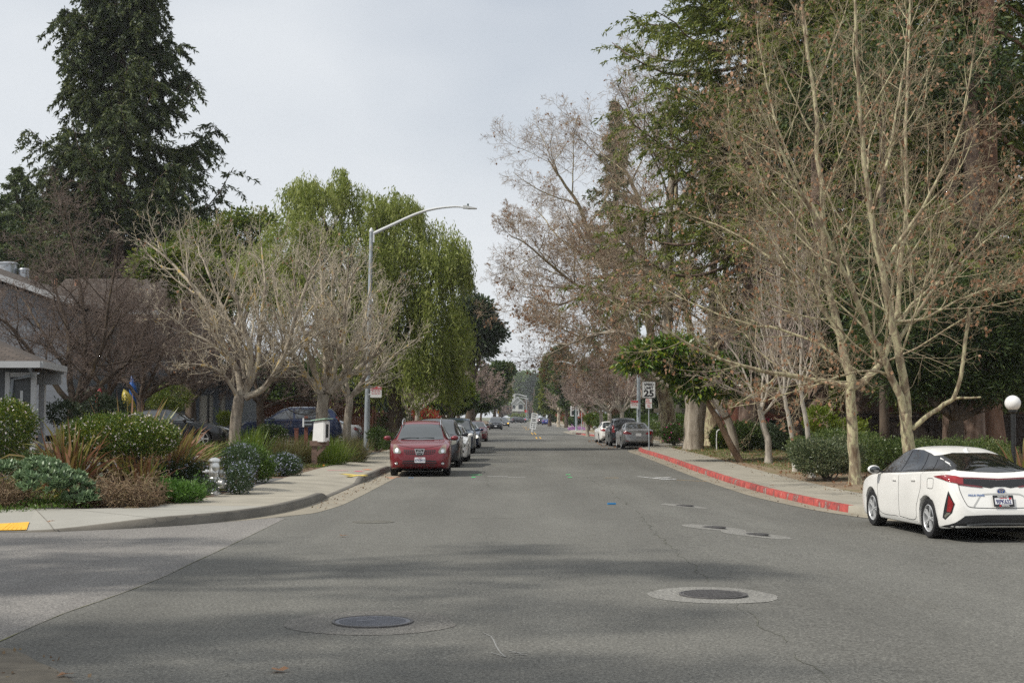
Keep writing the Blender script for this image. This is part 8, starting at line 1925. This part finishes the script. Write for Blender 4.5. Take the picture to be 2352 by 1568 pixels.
# succulents, dry mats, fern, rosemary along the walk
G_SU = 'blue green succulents by the sidewalk'
rosettes('succulent', 'large blue green succulent clump at the sidewalk edge', at(130, 24.9), [L1(130, 1125, 24.9, 78, 46, .55), L1(105, 1105, 25.1, 60, 42, .5), L1(190, 1150, 24.8, 40, 22, .3)], 300, LF_SUC, 208, G_SU)
rosettes('succulent', 'smaller blue green succulent clump at the left border', at(25, 26.2), [L1(25, 1085, 26.2, 45, 20, .4), L1(90, 1075, 26.2, 34, 20, .35)], 110, LF_SUC, 209, G_SU)
def drymat(label, px, py, Y, rx, ry, n, sd):
    rng = np.random.default_rng(sd); b = at(px, Y); s = FPX / Y; t = thing('dry_plant', label, 'plant', b, 0, 'dead brown mats by the sidewalk'); N = n
    p = np.column_stack([rng.uniform(-1, 1, N) * rx / s, rng.uniform(-1, 1, N) * .7, np.abs(rng.normal(0, .45, N)) * ry / s * 1.2]); P = np.zeros((N, 5, 3)); P[:, 0] = p; d = unit(rng.normal(0, .8, (N, 3)) + [0, 0, .5])
    for k in range(1, 5): d = unit(d + rng.normal(0, .35, (N, 3)) + [0, 0, -.12]); P[:, k] = P[:, k - 1] + d * .055
    P[:, :, 2] = np.maximum(P[:, :, 2], .01); np_mesh('stems', *tubes(P, np.full((N, 5), .0055), 3), LF_DEAD, t)
    V, F = blades(P[:, 4], rng.normal(size=(N, 3)), .045, .018, rng); np_mesh('dry_leaves', V, F, LF_DEAD, t)
drymat('dead brown mat of stems between succulents and fern', 285, 1125, 25.4, 82, 44, 2600, 210)
drymat('dead brown mat of stems at the left border', 0, 1135, 24.9, 50, 42, 1500, 211)
shrub('fern', 'bright green feathery fern at the sidewalk edge', at(410, 26.4), [L1(410, 1135, 26.4, 62, 24, .5), L1(385, 1128, 26.6, 45, 22, .45)], 6500, (.09, .022), LF_FERN, 212, None, None, 'plant', False, .7, .3)
G_RO = 'rosemary mounds with pale blue flowers'
shrub('rosemary', 'dark rosemary mound left of the silver hydrant', at(440, 29.6), [L1(415, 1085, 30.2, 66, 36, .6), L1(455, 1122, 29.2, 34, 26, .35), L1(484, 1116, 28.2, 17, 15, .22)], 12000, (.055, .014), LF_ROS, 213, G_RO, (LF_BFL, 420, .022), up=.5, shell=.35)
shrub('rosemary', 'rosemary mound right of the silver hydrant spilling to the walk', at(535, 30.0), [L1(550, 1102, 29.2, 34, 40, .45), L1(552, 1060, 31.0, 42, 42, .6)], 10500, (.055, .014), LF_ROS, 214, G_RO, (LF_BFL, 420, .022), up=.5, shell=.35)
shrub('rosemary', 'round rosemary mound beside the driveway with blue flowers', at(650, 38.3), [L1(650, 1074, 38.3, 44, 34, .55), L1(628, 1082, 38.0, 26, 24, .4)], 9500, (.07, .018), LF_ROS, 215, G_RO, (LF_BFL, 520, .03), up=.5, shell=.35)
shrub('ground_shrub', 'low light green leafy shrub between hydrant and grass tuft', at(575, 33), [L1(560, 1050, 34, 55, 34, .7), L1(600, 1075, 34, 30, 30, .5)], 8000, (.06, .03), LF_IVY, 216, None, None, 'shrub', True, .4, .4)
tuft('strap_grass', 'tall green strap grass tuft in front of the lichen tree', at(577, 40.5), 520, 1.25, .022, LF_GRASS, 217, .42, 'strap grass tufts', droop=.55, r0=.32)
tuft('strap_grass', 'green strap grass tuft behind the flax near the charcoal sedan', at(475, 39.5), 300, .75, .02, LF_GRASS, 218, .45, 'strap grass tufts', droop=.5, r0=.5)
tuft('strap_grass', 'green strap grass tuft left of the charcoal sedan wheel', at(430, 42.5), 220, .65, .02, LF_GRASS, 219, .45, 'strap grass tufts', droop=.5, r0=.4)
G_GM = 'mixed grass mounds by the library box'
for i, (px, py, Y, rx, ry, fol, lb) in enumerate(((650, 1040, 45, 34, 26, LF_DRYG, 'tan grass mound left of the white book box'), (690, 1042, 46, 30, 26, LF_DRYG, 'mixed grass mound just behind the book box post'), (765, 1042, 47, 36, 26, LF_GRASS, 'green grass mound right of the book box post'), (815, 1040, 50, 30, 22, LF_DRYG, 'dull grass mound at the foot of the lamp pole'), (790, 1024, 56, 40, 20, LF_DRYG, 'dry grass mound under the slim bare tree'), (720, 1015, 55, 36, 20, LF_GRASS, 'green grass mound under the fanning bare tree'))):
    b = at(px, Y); s = FPX / Y; tuft('grass_mound', lb, b, 900, ry * 2.6 / s, .014, fol, 220 + i, .6, G_GM, droop=.6, r0=rx / s * .9, M=5)
shrub('flowering_shrub', 'leafy shrub with white flowers before the blue wagon', at(622, 53), [L1(622, 1000, 53, 38, 24, .7), L1(596, 1008, 53, 26, 18, .6)], 5200, (.09, .04), LF_EVG, 230, None, (LF_WFL, 130, .045))
shrub('flowering_shrub', 'dark shrub with magenta flowers before the brown fence', at(893, 74), [L1(893, 985, 74, 36, 36, .9), L1(875, 1000, 74, 26, 22, .8), L1(920, 975, 76, 24, 34, .8)], 6500, (.10, .035), LF_EVG, 231, None, (LF_PFL, 110, .075))
shrub('red_leaf_shrub', 'red leaved nandina shrub near the pair of pale trees', at(985, 92), [L1(985, 968, 92, 28, 26, .9), L1(965, 950, 92, 18, 22, .8)], 3500, (.14, .06), LF_RFL, 232)
shrub('leafy_shrub', 'light green shrub at the left kerb beside red leaved shrub', at(1000, 98), [L1(1000, 978, 98, 28, 18, .9), L1(955, 985, 90, 24, 16, .8)], 3600, (.14, .06), LF_IVY, 233)
shrub('leafy_shrub', 'dull shrub between lamp pole and the dark red crossover', at(865, 64), [L1(866, 1004, 64, 22, 24, .6), L1(890, 1012, 62, 16, 20, .6)], 4200, (.09, .035), LF_EVG, 234)
shrub('leafy_shrub', 'low shrub under the porch beams beside dark house', at(215, 44), [L1(205, 930, 50, 55, 34, .9), L1(150, 950, 46, 45, 30, .8), L1(265, 945, 50, 40, 28, .8)], 6500, (.10, .045), LF_OAK, 235)
shrub('leafy_shrub', 'rounded grey green shrub before the pale garage wing', at(400, 61), [L1(395, 915, 61, 45, 34, .9), L1(375, 935, 61, 40, 28, .9)], 4200, (.11, .05), LF_CAM, 236)
shrub('leafy_shrub', 'small yellowish bush beside the charcoal sedan bonnet', at(517, 60), [L1(517, 962, 60, 18, 16, .5)], 1200, (.10, .045), LF_BRT, 237)
# hedges and shrubs on the right
G_H = 'hedge shrubs in front of the grove'
hl_ = [L1(x_, 1048 + (6 if i % 2 else 0), 43 + .4 * (i % 3), 42, 44, .95) for i, x_ in enumerate(range(1990, 2300, 34))]
shrub('hedge', 'long clipped green hedge behind the white car', at(2130, 43), hl_, 30000, (.075, .036), LF_PIT, 240, G_H, None, 'hedge', True, .35, .5)
shrub('hedge', 'pale variegated bush in front of the plane trunk', at(1900, 39.8), [L1(1880, 1050, 39.8, 62, 42, .8), L1(1840, 1040, 40.6, 30, 30, .7), L1(1935, 1045, 40.5, 48, 42, .8)], 15000, (.08, .036), LF_PITG, 241, G_H, None, 'hedge', True, .35, .5)
shrub('hedge', 'greener bush between whitewashed trunks and plane, behind pale bush', at(1935, 44.5), [L1(1920, 1020, 44.5, 70, 36, .9), L1(1840, 1030, 44, 32, 28, .8), L1(1985, 1030, 44.5, 50, 40, .9)], 14000, (.08, .036), LF_PIT, 242, G_H, None, 'hedge', True, .35, .5)
shrub('leafy_shrub', 'yellow green shrub standing above the hedge by brown trunk', at(1885, 50), [L1(1880, 965, 50, 34, 32, .7), L1(1905, 985, 50, 34, 28, .7), L1(1960, 985, 50, 30, 26, .7)], 4800, (.13, .045), LF_BRT, 243)
for i, (px, py, Y, rx, ry, fol, lb) in enumerate(((1708, 1000, 62, 36, 34, LF_EVG, 'dark clipped bush behind the leaning trunks'), (1654, 1005, 68, 24, 26, LF_CLIP, 'bright rounded bush left of the leaning trunks'), (1760, 1005, 64, 40, 32, LF_OAK, 'dark bush behind the small forked tree'), (1815, 1005, 62, 42, 36, LF_OAK, 'dark bush behind the whitewashed trunks'), (1735, 990, 74, 60, 22, LF_OAK, 'dark bush row under the pink red car roof'))):
    s = FPX / Y; shrub('round_bush', lb, at(px, Y), [L1(px, py, Y, rx, ry, rx / s), L1(px + rx * .4, py + ry * .25, Y, rx * .6, ry * .7, rx / s * .7)], 6500, (.10, .045), fol, 250 + i, 'rounded bushes under the grove')
shrub('flowering_shrub', 'rose bush with pink flowers beside the gnarled trunk', at(1548, 79), [L1(1548, 995, 79, 27, 24, .8), L1(1535, 1000, 79, 16, 16, .6)], 5200, (.10, .045), LF_EVG, 260, None, (LF_PFL, 42, .07))
for i, (px, py, Y, rx, ry, fol, lb) in enumerate(((1502, 985, 92, 30, 16, LF_PIT, 'low green hedge behind the speed limit sign'), (1500, 968, 104, 40, 16, LF_IVY, 'light green hedge behind the silver sedan'), (1560, 970, 96, 30, 18, LF_IVY, 'light green hedge right of the mottled old trunk'), (1385, 975, 116, 24, 18, LF_PIT, 'variegated green bush beside the white sedan'), (1370, 962, 124, 30, 14, LF_CLIP, 'green bush behind the white sedan'), (1440, 965, 110, 36, 14, LF_EVG, 'dark bush behind the three pale bare trees'))):
    s = FPX / Y; shrub('roadside_bush', lb, at(px, Y), [L1(px, py, Y, rx, ry, 1.2)], 3800, (.0013 * Y, .0006 * Y), fol, 262 + i, 'bushes along the right sidewalk', None, 'shrub', False)
for i, (px, py, Y, rx, ry, fol, lb) in enumerate(((1300, 952, 290, 22, 15, LF_RFL, 'reddish hedge near the far white hydrant'), (1335, 955, 230, 24, 16, LF_EVG, 'dark hedge behind the radar speed sign'), (1272, 955, 330, 12, 12, LF_EVG, 'rounded hedge end beyond the far hydrant'), (1318, 968, 250, 22, 6, LF_IVY, 'low bright planting along the far sidewalk'), (1352, 958, 205, 16, 20, LF_RFL, 'reddish bush behind the walking person'))):
    s = FPX / Y; shrub('far_hedge', lb, at(px, Y), [L1(px, py, Y, rx, ry, 2.0)], 2600, (.0016 * Y, .0008 * Y), fol, 270 + i, 'far hedges on the right', None, 'hedge', False)
shrub('flower_patch', 'low mauve flowers around the green sign pole', at(1326, 172), [L1(1326, 985, 172, 22, 4, 1.5)], 900, (.16, .08), LF_MFL, 276, None, None, 'flowers', False)
shrub('far_hedge', 'olive hedge before the white far house', at(1190, 640), [L1(1184, 957, 640, 10, 5, 3), L1(1200, 957, 640, 10, 5, 3)], 1500, (1.0, .5), LF_CAM, 277, None, None, 'hedge', False)
# low ground growth
gp2 = lambda pts: [tuple(G(*p)[:2]) for p in pts]
cover('ground_cover', 'low leafy ground cover between the corner plants', [(-16, 23.0), (-9.0, 23.3), (-7.2, 24.6), (-6.3, 27), (-6.0, 30), (-9, 30), (-16, 30)], .14, 21000, (.07, .03), LF_IVY, 301)
cover('ground_cover', 'low green growth under the library box and grasses', [(-12.5, 37.2), (-6.1, 37.2), (-6.0, 58), (-9, 58), (-13, 58)], .16, 17000, (.10, .03), LF_DRYG, 302)
cover('lawn', 'patchy short grass under the right trees', [(8.6, 46), (13.5, 44), (16, 70), (8.2, 76), (7.9, 60)], .03, 26000, (.07, .012), LF_LAWN, 303, up=.9, rough=.4)
cover('lawn', 'short grass beside the left sidewalk at the white box', [(-6.6, 44), (-5.85, 44), (-5.85, 57), (-6.6, 57)], .05, 5000, (.08, .014), LF_LAWN, 304, up=.9, rough=.4)
cover('lawn', 'grass strip farther down the left kerb', [(-9, 66), (-5.9, 66), (-5.9, 110), (-10, 110)], .12, 9000, (.2, .05), LF_IVY, 305)
cover('leaf_litter', 'brown fallen leaves scattered under the right trees', [(8.7, 34), (12, 32), (16, 70), (8, 76), (7.9, 50)], .01, 2600, (.11, .07), LF_BRN, 306, up=.15, rough=1.0)
cover('leaf_litter', 'brown fallen leaves at the kerb behind the silver car', [(5.0, 76), (7.6, 76), (7.6, 100), (5.4, 110)], .004, 160, (.13, .09), LF_BRN, 307, up=.15, rough=1.0)
cover('leaf_litter', 'specks of debris and leaf crumbs at the lower left corner', [tuple(G(-60, 1475)[:2]), tuple(G(90, 1500)[:2]), tuple(G(250, 1567)[:2]), tuple(G(-60, 1567)[:2])], .003, 60, (.035, .025), LF_DEAD, 308, up=.1, rough=1.0)
_rq = [(float(xr(y)) - o_, float(y)) for o_, yy in ((.42, np.linspace(26, 71, 24)), (.02, np.linspace(71, 26, 24))) for y in yy]
cover('leaf_litter', 'dry leaves and grit along the red kerb gutter', _rq, .004, 420, (.05, .035), LF_DEAD, 309, up=.15, rough=1.0)
_lq = [(-3.86, 26.5), (-3.45, 26.5), (-3.4, 43), (-3.86, 43)]
cover('leaf_litter', 'dry leaves and grit along the left gutter', _lq, .004, 260, (.045, .03), LF_DEAD, 310, up=.15, rough=1.0)
cover('leaf_litter', 'dry leaves strewn on the right sidewalk edge', [(float(xr(y)) + 1.2, float(y)) for y in np.linspace(28, 70, 20)] + [(float(xr(y)) + 2.1, float(y)) for y in np.linspace(70, 28, 20)], .012, 420, (.06, .04), LF_DEAD, 311, up=.15, rough=1.0)
cover('dry_stems', 'tangled dry stems and weeds between the corner plants', [(-15, 24.7), (-9.2, 24.9), (-7.0, 26.2), (-6.1, 29), (-6.2, 31), (-15, 31)], .28, 5200, (.16, .010), LF_DEAD, 312, up=.9, rough=.7)
cover('weeds', 'grassy weeds between the corner plants', [(-15, 24.6), (-9.2, 24.8), (-7.0, 26.0), (-6.0, 29), (-6.1, 33), (-15, 33)], .10, 5200, (.20, .012), LF_GRASS, 313, up=1.0, rough=.5)
rng = np.random.default_rng(9)
for (px, py, lb) in ((788, 1233, 'brown leaf on the road ahead of the left kerb'), (640, 1546, 'brown leaf on the asphalt at the bottom edge'), (150, 1560, 'curled brown leaf in the lower left corner'), (115, 1213, 'brown leaf by the tactile ramp'), (2010, 1147, 'brown leaf at the foot of the plain kerb end'), (1772, 1120, 'brown leaf on the right sidewalk slabs'), (1892, 1116, 'brown leaf on the sidewalk below the plane'), (2212, 1183, 'brown leaf on the road left of white car')):
    c = G(px, py); n = 9; a = np.arange(n) * 2 * np.pi / n; r_ = .055 * (1 + .45 * np.cos(a * 3)) * rng.uniform(.8, 1.2, n); m = MB(); m.add([(0, 0, .02)] + [(r_[k] * math.cos(a[k]) * 1.3, r_[k] * math.sin(a[k]), .008 + .035 * rng.uniform()) for k in range(n)], [(0, 1 + k, 1 + (k + 1) % n) for k in range(n)])
    o = m.build('fallen_leaf', LF_BRN, None, None, fix=False); o.location = c + [0, 0, .008 + (.05 if 'sidewalk' in lb else 0)]; o.scale = (.75,) * 3; tag(o, lb, 'leaf', 'single fallen leaves')
# lower left corner dirt patch
c = [G(-80, 1485), G(20, 1492), G(60, 1506), G(85, 1522), G(128, 1538), G(150, 1558), G(200, 1590), G(60, 1640), G(-120, 1640)]; m = MB(); m.add([(p[0], p[1], .007) for p in c], [tuple(range(9))]); tag(m.build('dirt_patch', plain('dusty_earth', (.125, .108, .082), .95, var=.3, scale=5), smooth=None), kind='structure')

# ------------------------------------------------------------------ the walking person
Yw = 188.0; b = at(1343, Yw); t = thing('person', 'person in dark sweater and light trousers walking away with cream bag', 'person', b)
def skin_mesh(name, joints, edges, mat, parent, sub=2, root=0):
    me = bpy.data.meshes.new(name); me.from_pydata([j[0] for j in joints], edges, []); o = bpy.data.objects.new(name, me); COL.objects.link(o)
    md = o.modifiers.new('skin', 'SKIN'); md.use_smooth_shade = True; sk = me.skin_vertices[0].data
    for v, j in zip(sk, joints): v.radius = (j[1], j[2] if len(j) > 2 else j[1]); v.use_root = False
    sk[root].use_root = True; s = o.modifiers.new('sub', 'SUBSURF'); s.levels = sub; s.render_levels = sub
    dg = bpy.context.evaluated_depsgraph_get(); m2 = bpy.data.meshes.new_from_object(o.evaluated_get(dg)); bpy.data.objects.remove(o); m2.name = name; m2.materials.clear()
    return link_mesh(name, m2, mat, parent, 180)
H_ = 1.74
body = [((0, 0, .95), .14, .11), ((0, 0, 1.15), .14, .10), ((0, .01, 1.36), .16, .11), ((0, .02, 1.48), .07), ((0, .02, 1.55), .055), ((0, .03, 1.65), .085, .10), ((.17, .01, 1.40), .065), ((.23, -.03, 1.14), .05), ((.25, .05, .90), .038), ((-.17, .01, 1.40), .065), ((-.24, .02, 1.14), .05), ((-.25, .10, .90), .038), ((.09, 0, .90), .09), ((.10, .06, .50), .065), ((.10, -.06, .10), .045), ((.10, .04, .04), .04), ((-.09, 0, .90), .09), ((-.10, .05, .50), .065), ((-.10, .14, .10), .045), ((-.10, .26, .05), .04), ((.25, .09, .82), .03), ((-.25, .14, .82), .03), ((0, .03, 1.72), .06)]
ed = [(0, 1), (1, 2), (2, 3), (3, 4), (4, 5), (5, 22), (2, 6), (6, 7), (7, 8), (8, 20), (2, 9), (9, 10), (10, 11), (11, 21), (0, 12), (12, 13), (13, 14), (14, 15), (0, 16), (16, 17), (17, 18), (18, 19)]
skin_mesh('body', body, ed, SKIN, t)
skin_mesh('sweater', [((0, 0, .92), .17, .14), ((0, 0, 1.15), .17, .13), ((0, .01, 1.38), .185, .13), ((0, .02, 1.47), .09), ((.18, .01, 1.41), .085), ((.235, -.03, 1.14), .07), ((.25, .05, .92), .055), ((-.18, .01, 1.41), .085), ((-.245, .02, 1.14), .07), ((-.25, .10, .92), .055)], [(0, 1), (1, 2), (2, 3), (2, 4), (4, 5), (5, 6), (2, 7), (7, 8), (8, 9)], CLOTHD, t)
skin_mesh('trousers', [((0, 0, .94), .15, .12), ((.095, 0, .86), .105), ((.10, .06, .50), .082), ((.10, -.05, .14), .07), ((-.095, 0, .86), .105), ((-.10, .05, .50), .082), ((-.10, .13, .15), .07)], [(0, 1), (1, 2), (2, 3), (0, 4), (4, 5), (5, 6)], CLOTHG, t)
m = MB(); m.ball((0, .015, 1.69), (.095, .11, .095), 14); m.build('hair', HAIR, t, 180)
for sx, yy in ((.10, .0), (-.10, .2)):
    m = MB(); m.ball((sx, yy, .05), (.05, .14, .05), 12); m.build('shoe', BLKM, t, 180)
o = thing('tote_bag', 'cream canvas tote bag carried by the walking person', 'bag', (b[0] + .30, Yw + .09, b[2]))
m = MB(); m.bevbox((0, 0, .50), (.30, .10, .38), .02); m.build('bag_body', CLOTHC, o); m = MB(); m.tube(cr([(-.09, 0, .68), (-.05, 0, .80), (0, 0, .83), (.05, 0, .80), (.09, 0, .68)], 12), .012, 6); m.build('handle', CLOTHC, o)
# ------------------------------------------------------------------ haze in the air of the long street
hm, ht, hb = nodes('haze_air'); ht.nodes.remove(hb)
pv = ht.nodes.new('ShaderNodeVolumePrincipled'); pv.inputs['Color'].default_value = (.93, .95, .98, 1); pv.inputs['Density'].default_value = 0.0002; pv.inputs['Anisotropy'].default_value = 0.3
ht.links.new(pv.outputs[0], ht.nodes['Material Output'].inputs['Volume'])
m = MB(); m.box((0, 600, 24), (1600, 1640, 51)); hz = m.build('haze', hm, None, None, fix=True); tag(hz, kind='stuff')
